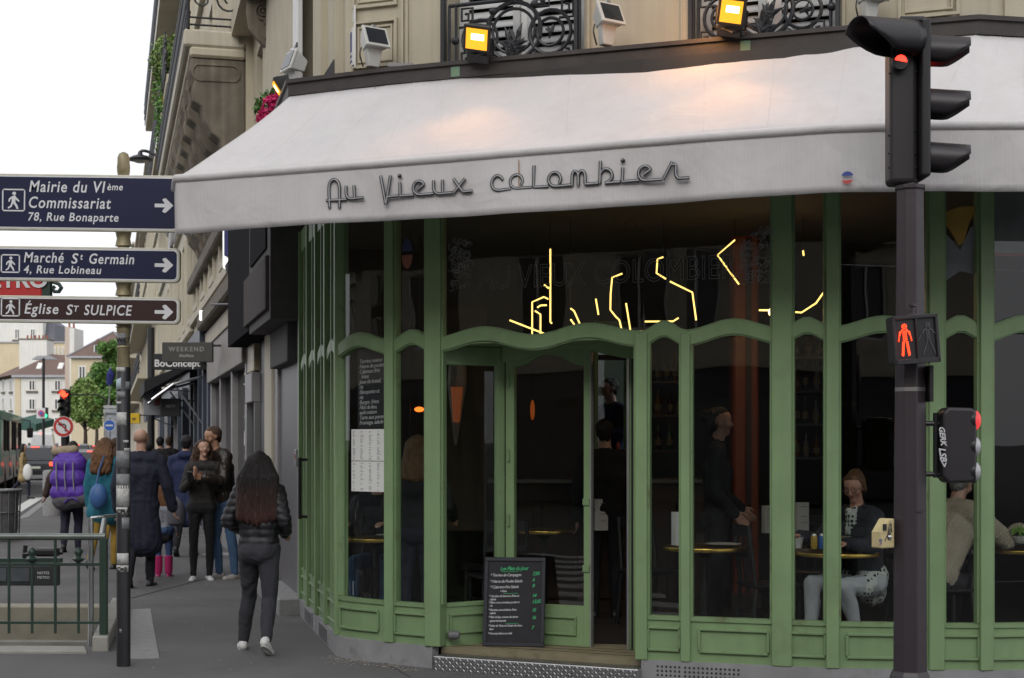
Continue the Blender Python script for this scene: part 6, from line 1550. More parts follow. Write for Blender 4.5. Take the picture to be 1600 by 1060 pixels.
# ---------------------------------------------------------------- bin, bollard, barriers, far signals and signs
BINM = mat('galvanised bin bars', (.20, .20, .20), .5, metal=.6, var=.2)
bn = thing('litter_bin', 'grey barred litter bin with translucent bag at the left edge', 'litter bin', tuple(G(8, 846).xy) + (0,)); p = G(4, 846); p.z = 0
for k in range(14):
    a = k * .4488; MB().tube([p + V((.27 * math.cos(a), .27 * math.sin(a), .08)), p + V((.30 * math.cos(a), .30 * math.sin(a), .86))], .009, 5).build('bar', BINM, bn)
for z, r in ((.87, .31), (.08, .27), (.5, .285)): MB().tube([p + V((r * math.cos(a), r * math.sin(a), z)) for a in [i * .35 for i in range(18)]], .022 if z > .8 else .01, 6, True).build('hoop', BINM, bn)
MB().lathe(p, [(.2, .1), (.25, .2), (.26, .7), (.28, .85)], 18).build('bag', mat('grey bag film', (.13, .13, .13), .4, var=.3, bump=.5, bscale=12), bn, smooth=True)
p = G(82, 806); tag(MB().lathe((p.x, p.y, 0), [(.22, 0), (.22, 1.0), (.20, 1.03), (.12, 1.05)], 14).build('concrete_bollard', GREYST, smooth=True), 'grey round concrete bollard at the pavement edge left of the purple backpack', 'bollard')
def disc_sign(parent, c, r, m_, d=-.004, name='disc'): return MB().prism([V(c) + V((r * math.cos(a), d, r * math.sin(a))) for a in [i * .2618 for i in range(24)]], (0, .003, 0)).build(name, m_, parent)
REDS = mat('sign red', (.50, .03, .03), .5, var=.05); WHS = mat('sign white', (.66, .66, .66), .5, var=.05); BLS = mat('sign blue', (.03, .12, .48), .5, var=.05)
# near far-side red signal with the no left turn disc
FY = 33.; q = W(102, 690, FY); fl_ = thing('far_traffic_light', 'far traffic light showing red above a no left turn disc', 'traffic light', (q.x, FY, 0)); fz = lambda y: CZ + (HY - y) * FY / F; fs1 = F / FY
MB().cyl((q.x, FY, 0), (q.x, FY, fz(648)), .09, 10).build('column', BLACKM, fl_, smooth=True); MB().box((q.x, FY, fz(629)), (.21, .16, .56)).build('signal_head', BLACKM, fl_, bevel=.03)
for y, mm in ((615, RED_FAR), (629, DARKG), (641, DARKG)):
    MB().lathe((q.x, FY - .085, fz(y)), [(.088, 0), (.08, .02), (.03, .035)], 14, Matrix.Rotation(rad(90), 3, 'X')).build('lens', mm, fl_, smooth=True)
    MB().prism([V((q.x + .1 * math.cos(a), FY - .08, fz(y) + .1 * math.sin(a))) for a in [i * .3142 for i in range(11)]] + [V((q.x + .085 * math.cos(a), FY - .08, fz(y) + .085 * math.sin(a))) for a in [math.pi - i * .3142 for i in range(11)]], (0, -.18, -.02)).build('hood', BLACKM, fl_)
ns = thing('no_turn_sign', 'round red rimmed no left turn sign below the far red signal', 'road sign', (q.x, FY - .15, fz(667))); c = (q.x, FY - .14, fz(667))
for r, mm, d in ((.225, WHS, -.002), (.215, REDS, -.005), (.155, WHS, -.008)): disc_sign(ns, c, r, mm, d)
MB().tube([V(c) + V((.05, -.012, -.1)), V(c) + V((.05, -.012, .02)), V(c) + V((.02, -.012, .05)), V(c) + V((-.05, -.012, .05))], .018, 5).build('arrow_stem', BLACKM, ns); MB().prism([V(c) + V((x, -.014, z)) for x, z in ((-.12, .05), (-.04, .095), (-.04, .005))], (0, .004, 0)).build('arrow_head', BLACKM, ns); MB().tube([V(c) + V((-.13, -.016, .13)), V(c) + V((.13, -.016, -.13))], .017, 5).build('red_bar', REDS, ns)
# green signal further off, pink disc board, blue disc and poster board
p = W(68, 690, 75); gt = thing('green_traffic_light', 'small far traffic light showing green on a lamp pole', 'traffic light', (p.x, 75, 0)); z = lambda y: CZ + (HY - y) * 75 / F
MB().cyl((p.x, 75, 0), (p.x, 75, z(560)), .07, 8).build('pole', IRON, gt); MB().box((p.x + .14, 74.9, z(645)), (.2, .2, .5)).build('signal_head', BLACKM, gt); MB().ell((p.x + .16, 74.78, z(650)), .09, 8, 6).build('lens', GRN_FAR, gt); MB().prism([(p.x - .6, 75, z(562)), (p.x + .6, 75, z(562)), (p.x + .3, 75, z(556)), (p.x - .3, 75, z(556))], (0, .4, 0)).build('lantern', ZINC, gt)
wb_ = thing('white_disc_board', 'white board with a pink and blue disc beside the green signal', 'road sign', tuple(W(64, 646, 74))); MB().box(W(64, 646, 74), (.42, .05, .5)).build('board', WHS, wb_); disc_sign(wb_, W(64, 646, 73.9), .15, mat('sign pink', (.5, .08, .2), .5)); disc_sign(wb_, W(64, 646, 73.85), .07, BLS)
p = W(171, 690, 30); pb = thing('poster_board', 'tall advertising board with papers behind the blue disc sign', 'advertising board', (p.x, 30.5, 0)); z = lambda y: CZ + (HY - y) * 30 / F
MB().box((p.x - .03, 30.5, (z(642) + z(690)) / 2), (.34, .12, z(646) - z(700))).build('panel', mat('poster pale print', (.38, .40, .44), .6, var=.3, scale=9), pb); rect_ring(MB(), Frame((p.x - .22, 30.42), (p.x + .16, 30.42)), 0, .38, z(702), z(644), .02, 0, .02).build('frame', ZINC, pb); MB().cyl((p.x, 30.5, 0), (p.x, 30.5, z(700)), .05, 8).build('post', ZINC, pb)
bd_ = thing('blue_disc_sign', 'round blue road sign with a white bar in front of the poster board', 'road sign', tuple(W(171, 665, 29.9))); c = W(171, 665, 29.9)
disc_sign(bd_, c, .115, WHS, -.003); disc_sign(bd_, c, .105, BLS, -.006); MB().box(c + V((0, -.01, 0)), (.15, .004, .03)).build('bar', WHS, bd_); disc_sign(bd_, c, .01, WHS, .0); MB().cyl(c + V((0, .03, -.5)), c + V((0, .03, .15)), .015, 6).build('stem', ZINC, bd_)
fsn = thing('far_direction_boards', 'pale far direction boards on a pole left of the sign post', 'direction sign', tuple(W(170, 640, 45))); 
for y in (636, 642): MB().box(W(172, y, 45), (.38, .04, .09)).build('board', mat('pale board', (.4, .42, .42), .5), fsn)
MB().cyl(W(168, 700, 45.1), W(168, 628, 45.1), .03, 6).build('pole', ZINC, fsn)
MB().tube([W(110, 617, 33), W(150, 617, 36), W(165, 624, 40), W(168, 632, 44)], .02, 5).build('cable_arm', IRON, fl_)
# red metro sign on scroll bracket, glimpsed between the boards
ms = thing('red_metro_sign', 'red lettered metro sign with green scroll bracket glimpsed between the direction boards', 'sign', tuple(W(30, 450, 14))); 
MB().box(W(10, 440, 14.6), (115 * 14.6 / F, .1, .30)).build('board', REDS, ms, bevel=.01); text('lettering', 'METRO', .22, WHS, ms, plane_M(W(-44, 449, 14.54), (1, 0, 0), (0, 0, 1)), bold=.006)
MB().box(W(73, 440, 14.6), (14 * 14.6 / F, .08, .3)).build('end_post', METROG, ms); MB().tube([W(x, y, 14.6) for x, y in ((80, 440), (92, 444), (96, 450), (92, 456), (85, 456), (82, 451), (86, 448))], .02, 6).build('scroll', METROG, ms)
# street lamp hung on the houses
lp_ = thing('wall_street_lamp', 'black saucer street lamp on a curved wall arm above the direction boards', 'street lamp', tuple(W(218, 250, 34))); 
MB().lathe(W(219, 251, 34), [(.26, 0), (.27, .03), (.18, .09), (.06, .13), (.04, .2)], 18).build('shade', IRON, lp_, smooth=True); MB().lathe(W(219, 253, 34), [(.1, -.02), (.2, .02)], 14).build('lens', mat('milky lens', (.4, .4, .38), .4), lp_)
MB().tube(smoothline([W(219, 244, 34), W(219, 238, 34), W(226, 236, 34), W(240, 241, 34), W(262, 252, 33.5)], 5), .035, 7).build('arm', IRON, lp_, smooth='all')
# ---------------------------------------------------------------- the row of houses along the street
A3 = V((A_[0], A_[1], 0)); U2n = V((-U2.y, U2.x, 0))         # outward, towards the street
def sp_(t): p = A3 + U2 * t; return (p.x, p.y)
def SF(t0, t1): return Frame(sp_(t1), sp_(t0))
def row_house(name, lab, t0, t1, zb, H, m_, floors, step=2.6, depth=9., cornice=True, roof=None, win=(1.0, 1.9)):
    t = thing(name, lab, 'building', (*sp_(t0), 0)); fr = SF(t0, t1); n = max(1, int(fr.L / step)); ops = []
    for zf_ in floors:
        for i in range(n):
            u = fr.L * (i + .5) / n; ops.append((u - win[0] / 2, u + win[0] / 2, zf_, zf_ + win[1]))
    wall_open(MB(), fr, 0, fr.L, zb, H, ops, -.35, 0).build('wall', m_, t)
    MB().fbox(fr, 0, fr.L, zb, H - .02, -depth, -.36).build('core', DARKIN, t)
    for k, (a, b, c, d) in enumerate(ops):
        w = rect_ring(MB(), fr, a, b, c, d, .06, -.24, -.17).build('window', WHITE, t); MB().fbox(fr, a, b, c, d, -.27, -.25).build('pane', DARKG, w)
        q = rect_ring(MB(), fr, a - .16, b + .16, c - .16, d + .16, .13, 0, .06).build('window_surround', STONE_L, t)
    if cornice:
        for z, d, h in ((H - .5, .35, .18), (H - .32, .5, .14), (zb, .15, .25)): MB().fbox(fr, -.1, fr.L + .1, z, z + h, 0, d).build('cornice', STONE_L, t)
        for zf_ in floors: MB().fbox(fr, 0, fr.L, zf_ - .42, zf_ - .27, 0, .1).build('string_course', STONE_L, t)
    if roof:
        MB().prism([fr.p(0, H - .2, .2), fr.p(0, H + 3.2, -2.2), fr.p(0, H + 3.4, -6), fr.p(0, H - .2, -depth)], fr.ax * fr.L).build('mansard_roof', roof, t)
    return t, fr
def rail(t, fr, u0, u1, z, d, h=.95, nm='railing', sp=.14):
    m = MB()
    for zz_ in (z + .04, z + .16, z + h - .14, z + h): m.fbox(fr, u0, u1, zz_, zz_ + .03, d - .015, d + .015)
    u = u0
    r = random.Random(int(u0 * 10 + z))
    while u < u1:
        m.fbox(fr, u - .011, u + .011, z, z + h, d - .012, d + .012)
        c = fr.p(u + sp / 2, z + h * .5, d); m.ell(c, (.045, .045, .12), 6, 4); m.ell(c + V((0, 0, .25)), (.04, .04, .05), 6, 4); m.ell(c - V((0, 0, .25)), (.04, .04, .05), 6, 4)
        u += sp
    o_ = m.build(nm, IRON, t, fix=False); o_['kind'] = 'stuff'; return o_
b2, f2 = row_house('balcony_house', 'stone house with a heavy balcony on carved corbels beyond the downpipe', 6.35, 20, 3.4, 22, STONE, (4.7, 7.6, 10.9, 14.2), 2.3)
zs = lambda y, Y: CZ + (HY - y) * Y / F
MB().fbox(f2, 0, f2.L, 7.12, 7.36, 0, .84).build('balcony_slab', STONE_L, b2, bevel=.03); MB().fbox(f2, 0, f2.L, 6.98, 7.12, 0, .76).build('slab_moulding', STONE, b2, bevel=.03)
prof = [(0, 6.98), (.74, 6.98), (.76, 6.8), (.70, 6.66), (.74, 6.5), (.72, 6.38), (.60, 6.30), (.56, 6.12), (.46, 5.95), (.34, 5.86), (.30, 5.68), (.16, 5.52), (.12, 5.38), (0, 5.3)]
for k in range(9):
    u = f2.L - .55 - k * 1.2
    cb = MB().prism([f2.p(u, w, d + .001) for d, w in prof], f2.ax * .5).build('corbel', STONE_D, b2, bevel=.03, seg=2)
    if k < 3:
        m = MB()
        for q in range(4):   # raised bands following the front of the corbel
            m.prism([f2.p(u + .06 + q * .11, w + .01, d + .018) for d, w in prof[1:]] + [f2.p(u + .06 + q * .11, w, d - .05) for d, w in prof[:0:-1]], f2.ax * .05)
        m.build('corbel_band', STONE_D, cb)
        ovp = [f2.p(u + .502, 6.78 + .11 * math.sin(a), .40 + (.22 if math.cos(a) > 0 else -.22) + .10 * math.cos(a)) for a in [i * .3142 for i in range(20)]]
        MB().tube(ovp, .018, 5, True).build('oval_moulding', STONE_D, cb)
# lower moulded ledge under the corbels
MB().fbox(f2, 0, f2.L, 5.0, 5.28, 0, .16).build('string_course', STONE_D, b2, bevel=.03)
rail(b2, f2, .1, f2.L - .03, 7.36, .78); 
m = MB()                                # end panel with scrolls
fe = Frame(tuple(f2.p(f2.L - .02, 0, .8).xy), tuple(f2.p(f2.L - .02, 0, .02).xy))
for z in (7.42, 7.52, 8.3): m.tube([fe.p(0, z), fe.p(fe.L, z)], .014, 6)
for c, r, a0 in (((.22, 7.78), .17, 0), ((.58, 7.78), .17, 3.14), ((.4, 8.08), .14, 1.5)):
    m.tube([fe.p(c[0] + r * (1 - i * .045) * math.cos(a0 + i * .45), c[1] + r * (1 - i * .045) * math.sin(a0 + i * .45)) for i in range(17)], .014, 5)
m.tube([fe.p(.02, 7.36), fe.p(.02, 8.4)], .025, 6); m.build('end_scrolls', IRON, b2)
b3, f3 = row_house('flower_balcony_house', 'tall stone house with flower hung balconies further along the street', 20.02, 44, 3.4, 22.5, STONE_L, (4.6, 7.6, 10.6, 13.8, 17), 2.6)
for z in (9.75, 13.0): MB().fbox(f3, 2, f3.L, z, z + .2, 0, .6).build('balcony_slab', STONE, b3); rail(b3, f3, 2, f3.L - .05, z + .2, .62)
for k in range(8): MB().fbox(f3, f3.L - .6 - k * 2.4, f3.L - .2 - k * 2.4, 9.1, 9.75, 0, .5).build('corbel', STONE_D, b3, bevel=.05)
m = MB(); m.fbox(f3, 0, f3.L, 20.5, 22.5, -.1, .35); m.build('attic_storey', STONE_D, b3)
def leaf_cloud(mb, c, rx, ry, rz, n, s, r):
    for _ in range(n):
        while True:
            p = V((r.uniform(-1, 1), r.uniform(-1, 1), r.uniform(-1, 1)))
            if p.length < 1: break
        p = V(c) + V((p.x * rx, p.y * ry, p.z * rz)); a = V((r.uniform(-1, 1), r.uniform(-1, 1), r.uniform(-1, 1))).normalized(); b = a.orthogonal().normalized(); q = s * r.uniform(.6, 1.4)
        mb.add([p - a * q, p + b * q * .5, p + a * q, p - b * q * .5], [(0, 1, 2, 3)])
def planter(lab, fr, u, z, d, ln, items):
    t = thing('balcony_plants', lab, 'plants', tuple(fr.p(u, z, d))); MB().fbox(fr, u - ln / 2, u + ln / 2, z, z + .2, d - .02, d + .18).build('trough', mat('brown trough', (.08, .045, .03), .7), t); r = random.Random(int(u * 7 + z))
    for nm, m_, dz, rx, rz_, n, s in items:
        mb = MB(); leaf_cloud(mb, fr.p(u, z + dz, d + .12), rx, rx * .9, rz_, n, s, r); mb.build(nm, m_, t, fix=False)['kind'] = 'stuff'
Uf = f3.L
planter('feathery pale green bush with yellow flowers on the upper far balcony', f3, Uf - 2.4, 10.3, .30, 1.2, [('foliage', LEAF2, .55, .55, .60, 1300, .055), ('hanging_foliage', LEAF, -.35, .48, .8, 800, .06), ('yellow_flowers', YELL, -.25, .34, .45, 190, .045)])
planter('green bush with red and pink flowers on the lower far balcony', f3, Uf - 1.8, 8.5, .26, 1.2, [('foliage', LEAF, .35, .45, .6, 950, .055), ('hanging_foliage', LEAF_D, -.35, .3, .4, 260, .05), ('pink_flowers', PINK, -.1, .34, .3, 110, .05), ('yellow_flowers', YELL, .1, .3, .25, 50, .045)])
# pink geraniums under the dark floodlight, hung on the house above the awning end
gf = W(421, 170, 13.4); tp_ = thing('pink_geraniums', 'bright pink geraniums hanging above the left end of the awning', 'flowers', tuple(gf)); r = random.Random(6)
m = MB(); leaf_cloud(m, gf, .13, .14, .18, 260, .035, r); m.build('foliage', LEAF_D, tp_, fix=False)['kind'] = 'stuff'
m = MB()
for x, y in ((432, 155), (420, 158), (442, 158), (425, 165), (438, 166), (412, 176), (420, 182), (431, 172), (415, 188), (428, 184), (409, 185), (440, 150)):
    c = W(x, y, 13.2)
    leaf_cloud(m, c, .045, .05, .045, 46, .026, r)
m.build('blossoms', PINK, tp_, fix=False)['kind'] = 'stuff'; MB().box(gf + V((0, .05, -.25)), (.3, .25, .14)).build('pot', STONE_D, tp_)
b4, f4 = row_house('slate_roofed_house', 'lower cream house with steep slate roof at the far end of the row', 47, 84, 0, 13.2, STONE_L, (1.2, 4.6, 7.6, 10.4), 3., roof=SLATE)
for z in (7.2, 4.2): MB().fbox(f4, 1, f4.L, z, z + .18, 0, .8).build('balcony_slab', STONE, b4); rail(b4, f4, 1, f4.L, z + .18, .75, sp=.3)
b5, f5 = row_house('far_row_house', 'cream house with iron balconies furthest along the right side of the street', 88, 150, 0, 15, STONE_L, (4.6, 7.6, 10.4), 4.)
for z in (7.2, 4.2, 10.1): MB().fbox(f5, 1, f5.L, z, z + .2, 0, 1.1).build('balcony_slab', STONE, b5); rail(b5, f5, 1, f5.L, z + .2, 1.0, sp=.5)

# ---------------------------------------------------------------- shopfronts at street level beside the cafe
def slab(t, fr, nm, m_, u0, u1, w0, w1, d0, d1, bevel=.0): return MB().fbox(fr, u0, u1, w0, w1, d0, d1).build(nm, m_, t, bevel=bevel)
g1 = SF(0.02, 2.35); s1 = thing('grey_metal_entrance', 'dark grey metal shop entrance with boxy overhanging fascia next to the cafe', 'shop entrance', (*sp_(0), 0)); L1 = g1.L
slab(s1, g1, 'wall', DGREYSHOP, 0, L1, 0, 4.3, -.4, -.06); slab(s1, g1, 'door_frame', GREYSHOP, L1 - .35, L1 - .02, .16, 2.9, -.06, .0, .01); slab(s1, g1, 'door_frame', GREYSHOP, 0, .3, .16, 2.9, -.06, .02, .01)
slab(s1, g1, 'door', mat('mauve grey door', (.13, .125, .135), .45, var=.06), .3, L1 - .35, .16, 2.5, -.06, -.02); slab(s1, g1, 'lintel', DGREYSHOP, .3, L1 - .35, 2.5, 2.9, -.06, .1, .01)
slab(s1, g1, 'step', GREYST, -.1, L1 + .02, -.01, .16, -.06, .22, .01)
slab(s1, g1, 'upper_panel', DGREYSHOP, 0, L1, 2.9, 4.5, -.06, .30); slab(s1, g1, 'upper_window', mat('matt dark pane', (.012, .012, .015), .9, spec=.05), .3, L1 - .3, 3.62, 4.15, .3, .32)
slab(s1, g1, 'fascia_box', mat('taupe fascia', (.085, .076, .075), .9, spec=.1, var=.1), -.3, L1 - .12, 3.0, 3.53, .02, .34, .008); ic = slab(s1, g1, 'intercom', STEEL, L1 - .32, L1 - .2, 1.45, 1.62, 0.0, .03, .005); MB().fbox(g1, L1 - .28, L1 - .24, 1.53, 1.57, .03, .035).build('button', REDS, ic)
g2 = SF(2.36, 5.6); s2 = thing('black_shopfront', 'narrow black shopfront with a cream pilaster and brass panel', 'shopfront', (*sp_(2.4), 0)); L2 = g2.L
slab(s2, g2, 'pilaster', STONE_L, L2 - .75, L2, 0, 2.94, -.3, .06, .01); slab(s2, g2, 'dark_door', BLACKM, L2 - 2.3, L2 - .75, 0, 2.95, -.3, -.03); slab(s2, g2, 'fascia', mat('matt black board', (.014, .014, .016), .95, spec=.05), 0, L2, 2.95, 4.5, -.3, .30); slab(s2, g2, 'notice', PAPER, L2 - 1.2, L2 - .95, 1.75, 1.95, -.028, -.02)
slab(s2, g2, 'brass_panel', mat('aged brass panel', (.42, .36, .24), .4, metal=.3, var=.3, scale=2), 0.05, 1.0, 2.6, 3.7, -.3, .05, .01); slab(s2, g2, 'base_panel', GREYSHOP, .05, 1.0, 2.2, 2.58, -.3, .08, .01); slab(s2, g2, 'black_column', BLACKM, .1, .95, 0, 2.2, -.3, -.02); slab(s2, g2, 'chrome_strip', STEEL, .0, .05, 0, 2.2, -.05, .06); slab(s2, g2, 'chrome_strip', STEEL, .96, 1.0, 0, 2.2, -.05, .04)
rl = thing('rolled_awning', 'pale rolled up shop awning on brackets under a dark hood', 'rolled awning', tuple(W(373, 450, 19.0))); MB().cyl(W(390, 432, 18.4), W(357, 470, 22.2), .055, 12).build('roll', mat('pale grey roll', (.45, .44, .42), .6), rl, smooth=True); MB().tube([W(386, 444, 18.5), W(392, 466, 18.6)], .02, 6).build('bracket', IRON, rl); MB().tube([W(398, 475, 18.6), W(330, 476, 22.5)], .016, 6).build('long_arm', IRON, rl)
MB().prism([W(384, 365, 18.2), W(440, 355, 17.2), W(440, 402, 17.2), W(396, 408, 18.2)], U2 * 3.5).build('dark_hood', mat('dark hood cloth', (.03, .03, .04), .8), rl)
g3 = SF(5.62, 13.2); s3 = thing('grey_glazed_shopfront', 'grey framed glazed shopfront reflecting the white houses opposite', 'shopfront', (*sp_(6), 0)); L3 = g3.L
REFL = glass_mat('shop glass', (.12, .13, .14), 2.1)
for u in (0, 2.4, 4.9, L3 - .2): slab(s3, g3, 'frame_post', GREYSHOP, u, u + .22, 0, 3.0, -.3, .06, .01)
for u0, u1 in ((.22, 2.4), (2.62, 4.9), (5.12, L3 - .2)): slab(s3, g3, 'shop_pane', REFL, u0, u1, .35, 2.75, -.05, -.03); slab(s3, g3, 'stall_riser', GREYSHOP, u0, u1, 0, .35, -.2, .03)
slab(s3, g3, 'fascia', mat('warm grey fascia', (.26, .24, .22), .6), 0, L3, 2.75, 3.7, -.3, .12, .01); slab(s3, g3, 'cornice', STONE_D, 0, L3, 3.7, 3.95, -.3, .3, .03); slab(s3, g3, 'back_wall', DARKIN, 0, L3, 0, 3.7, -1.6, -1.4)
g4 = SF(13.25, 20.0); s4 = thing('navy_shopfront', 'dark navy shopfront with tall piers and folded awning arms', 'shopfront', (*sp_(13.3), 0)); L4 = g4.L
slab(s4, g4, 'wall', NAVYSHOP, 0, L4, 0, 3.8, -.3, -.06)
for u in (0, 1.6, 3.2, 4.8, L4 - .4): slab(s4, g4, 'pier', NAVYSHOP, u, u + .4, 0, 3.3, -.06, .1, .01)
for u in (.4, 2.0, 3.6, 5.2): slab(s4, g4, 'shop_pane', DARKG, u, u + 1.15, .4, 2.9, -.06, -.03)
slab(s4, g4, 'fascia', NAVYSHOP, 0, L4, 3.3, 3.8, -.06, .25, .01)
for t_, dd in ((14.5, 0), (17.5, 0)):
    m = MB(); fr = SF(t_, t_ + 1); a = fr.p(.5, 2.95, .1); m.tube([a, a + U2n * .55 + V((0, 0, -.15)), a + U2n * .95 + V((0, 0, -.45))], .03, 6); m.tube([a + V((0, 0, -.9)), a + U2n * .5 + V((0, 0, -.2))], .02, 6); m.build('awning_arm', STEEL, s4)
g5 = SF(20.05, 43.5); s5 = thing('far_shopfronts', 'line of grey and blue shopfronts under the flower balcony house', 'shopfront', (*sp_(20.1), 0)); L5 = g5.L
slab(s5, g5, 'wall', mat('blue grey shop wall', (.16, .17, .19), .5), 0, L5, 0, 3.4, -.3, 0)
for k in range(9): slab(s5, g5, 'shop_pane', DARKG, 1 + k * 2.5, 2.9 + k * 2.5, .4, 2.7, 0, .02); slab(s5, g5, 'pier', GREYSHOP if k % 3 == 0 else NAVYSHOP, .5 + k * 2.5, .8 + k * 2.5, 0, 3.0, 0, .14)
# hanging signs over the pavement
def hang_sign(nm, lab, x0, x1, y0, y1, Y, m_, rows=(), arm=True, th=.1):
    a, b = W(x0, y1, Y), W(x1, y0, Y); t = thing(nm, lab, 'shop sign', tuple(a)); fr = Frame((a.x, Y), (b.x, Y))
    MB().fbox(fr, 0, fr.L, a.z, b.z, -th, 0).build('board', m_, t, bevel=.008)
    for s, px_, py_, sz, mm, sp in rows: text('lettering', s, sz * Y / F, mm, t, plane_M(W(px_, py_, Y) + V((0, -.004, 0)), (1, 0, 0), (0, 0, 1)), space=sp, bold=.004)
    if arm: MB().tube([V((b.x, Y + .05, b.z - .05)), V((b.x + .5, Y + .05, b.z - .05))], .02, 6).build('arm', IRON, t)
    return t
GT = mat('grey sign letters', (.24, .24, .235), .5)
hang_sign('hanging_sign', 'dark grey hanging shop sign with small spaced pale letters', 253, 332, 535, 566, 24, mat('dark olive sign', (.055, .055, .05), .5), [('WEEKEND', 264, 549, 9.5, GT, 1.35), ('MaxMara', 280, 558, 6, GT, 1.0)])
hang_sign('hanging_sign', 'black hanging shop sign with large white letters behind the grey one', 240, 333, 553, 578, 29, mat('black sign', (.012, .013, .018), .4), [('BoConcept', 241, 573, 15.5, mat('bright letters', (.75, .75, .75), .5), 1.0)])
hang_sign('hanging_sign', 'square black hanging sign below the dark folded awning', 251, 281, 623, 651, 32, mat('black sign', (0,) * 3), [('ARTY', 259, 637, 6, GT, 1.0)])
hang_sign('hanging_sign', 'grey hanging panel left of the square black sign', 224, 251, 600, 649, 34, mat('mid grey sign', (.22, .23, .245), .5)); hang_sign('hanging_sign', 'small blue sign with white crescent on the grey panel\'s corner', 231, 241, 604, 614, 33.8, mat('deep blue sign', (.02, .02, .16), .5), [('C', 233, 612.5, 9, WHS, 1)], arm=False)
hang_sign('hanging_sign', 'yellow hanging sign right of the sign post', 203, 218, 646, 662, 40, mat('yellow sign', (.62, .40, .01), .5, var=.1), [('=', 206, 659, 11, BLACKM, 1)])
hang_sign('hanging_sign', 'dark red small hanging sign behind the square black one', 241, 252, 622, 634, 32.6, mat('maroon sign', (.10, .015, .015), .5), arm=False)
lit = hang_sign('light_box_sign', 'tall blue shop sign box with a brightly lit white street side, under the awning edge', 350, 378, 352, 400, 21.5, mat('blue box face', (.02, .03, .16), .5), arm=False, th=1.8)
lfr = Frame(tuple((W(350, 400, 21.5) + V((-.004, 1.75, 0))).xy), tuple((W(350, 400, 21.5) + V((-.004, .03, 0))).xy)); MB().fbox(lfr, 0, lfr.L, W(350, 418, 21.5).z, W(350, 352, 21.5).z, 0, .02).build('lit_face', emat('white light box', (1, .98, .92), 1.2), lit)
wl2 = hang_sign('light_box_sign', 'small glowing white box sign on the wall above the grey sign', 311, 319, 485, 501, 26, emat('white light box', (1, 1, 1), 1), arm=False, th=.05)
def dropawning(nm, lab, t0, t1, z, out, drop, m_):
    fr = SF(t0, t1); t = thing(nm, lab, 'awning', tuple(fr.p(0, z, 0))); MB().prism([fr.p(0, z, 0), fr.p(0, z - drop, out), fr.p(0, z - drop - .25, out), fr.p(0, z - drop - .24, out - .03), fr.p(0, z - .05, 0)], fr.ax * fr.L).build('cloth', m_, t); MB().tube([fr.p(0, z - .5, 0), fr.p(0, z - drop, out)], .02, 5).build('arm', STEEL, t)
BAC = mat('black awning cloth', (.015, .015, .018), .8)
dropawning('shop_awning', 'black sloping shop awning below the hanging signs', 17, 22, 3.4, 1.15, .45, BAC); dropawning('shop_awning', 'small dark awning under the grey hanging panel', 27, 30, 2.6, .9, .12, NAVYSHOP)
p = W(236, 690, 36); tag(MB().cyl((p.x, 36, 0), (p.x, 36, 4.4), .085, 10).build('dark_pole', IRON, smooth=True), 'tall dark pole standing before the cream house behind the hanging signs', 'pole')

# ---------------------------------------------------------------- far houses closing the street
def front(x0, x1, D): return Frame((W(x0, 690, D).x, D), (W(x1, 690, D).x, D))
def zz2(y, D): return CZ + (HY - y) * D / F
def win2(t, fr, D, x0, x1, y0, y1, frame=WHITE, shut=False):
    u0, w1 = fr.uw(x0, y0); u1, w0 = fr.uw(x1, y1)
    w = rect_ring(MB(), fr, u0, u1, w0, w1, .12, -.02, .1).build('window', frame, t); MB().fbox(fr, u0 + .1, u1 - .1, w0 + .1, w1 - .1, -.02, .03).build('pane', DARKG, w); MB().fbox(fr, (u0 + u1) / 2 - .06, (u0 + u1) / 2 + .06, w0, w1, .03, .09).build('mullion', frame, w); MB().fbox(fr, u0 - .3, u1 + .3, w0 - .25, w0, 0, .2).build('sill', STONE_D, w)
D1 = 190.
h1 = thing('white_house', 'white three storey house with hipped brown tiled roof closing the street', 'house', tuple(W(65, 690, D1).xy) + (0,))
f = front(26, 110, D1); f_l = Frame((W(-8, 690, D1 + 14).x, D1 + 14), (W(26, 690, D1).x, D1))
ez = zz2(590, D1)
slab(h1, f, 'wall', HOUSEW, 0, f.L, -.5, ez, -12, 0); slab(h1, f_l, 'wall', HOUSEW, -14, f_l.L, -.5, ez, -10, 0); slab(h1, f, 'corner_pilaster', HOUSEC, -.2, .5, -.5, ez, 0, .1); slab(h1, f, 'eaves', ZINC, -.5, f.L + .3, ez, ez + .3, -12, .5)
pk = zz2(553, D1); a = f.p(-.6, ez + .3, .5); b = f.p(f.L + .3, ez + .3, .5); c = f.p(f.L - .8, pk, -6); d_ = f.p(f.L * .38, pk + .3, -6); e_ = f_l.p(-14, ez + .3, .5); g_ = f_l.p(-14, pk - .5, -6)
MB().add([a, b, c, d_, e_, g_, f.p(f.L + .3, ez + .3, -12), f.p(0, ez + .3, -14)], [(0, 1, 2, 3), (4, 0, 3, 5), (1, 6, 2), (6, 7, 3, 2)]).build('tiled_roof', TILE, h1, fix=False)
for x in (50, 90):
    for y0, y1 in ((594, 611), (623, 641), (652, 670)): win2(h1, f, D1, x - 5, x + 5.5, y0, y1)
for x in (6, 18):
    for y0, y1 in ((594, 612), (622, 641)): win2(h1, f_l, D1, x - 1.6, x + 1.6, y0, y1)
for x in (62, 95): MB().box(W(x, 573, D1 - 1.8 + 3.6), (.9 * 0 + .6, .3, 1.2), Matrix.Rotation(rad(-50), 3, 'X')).build('skylight', WHITE, h1)
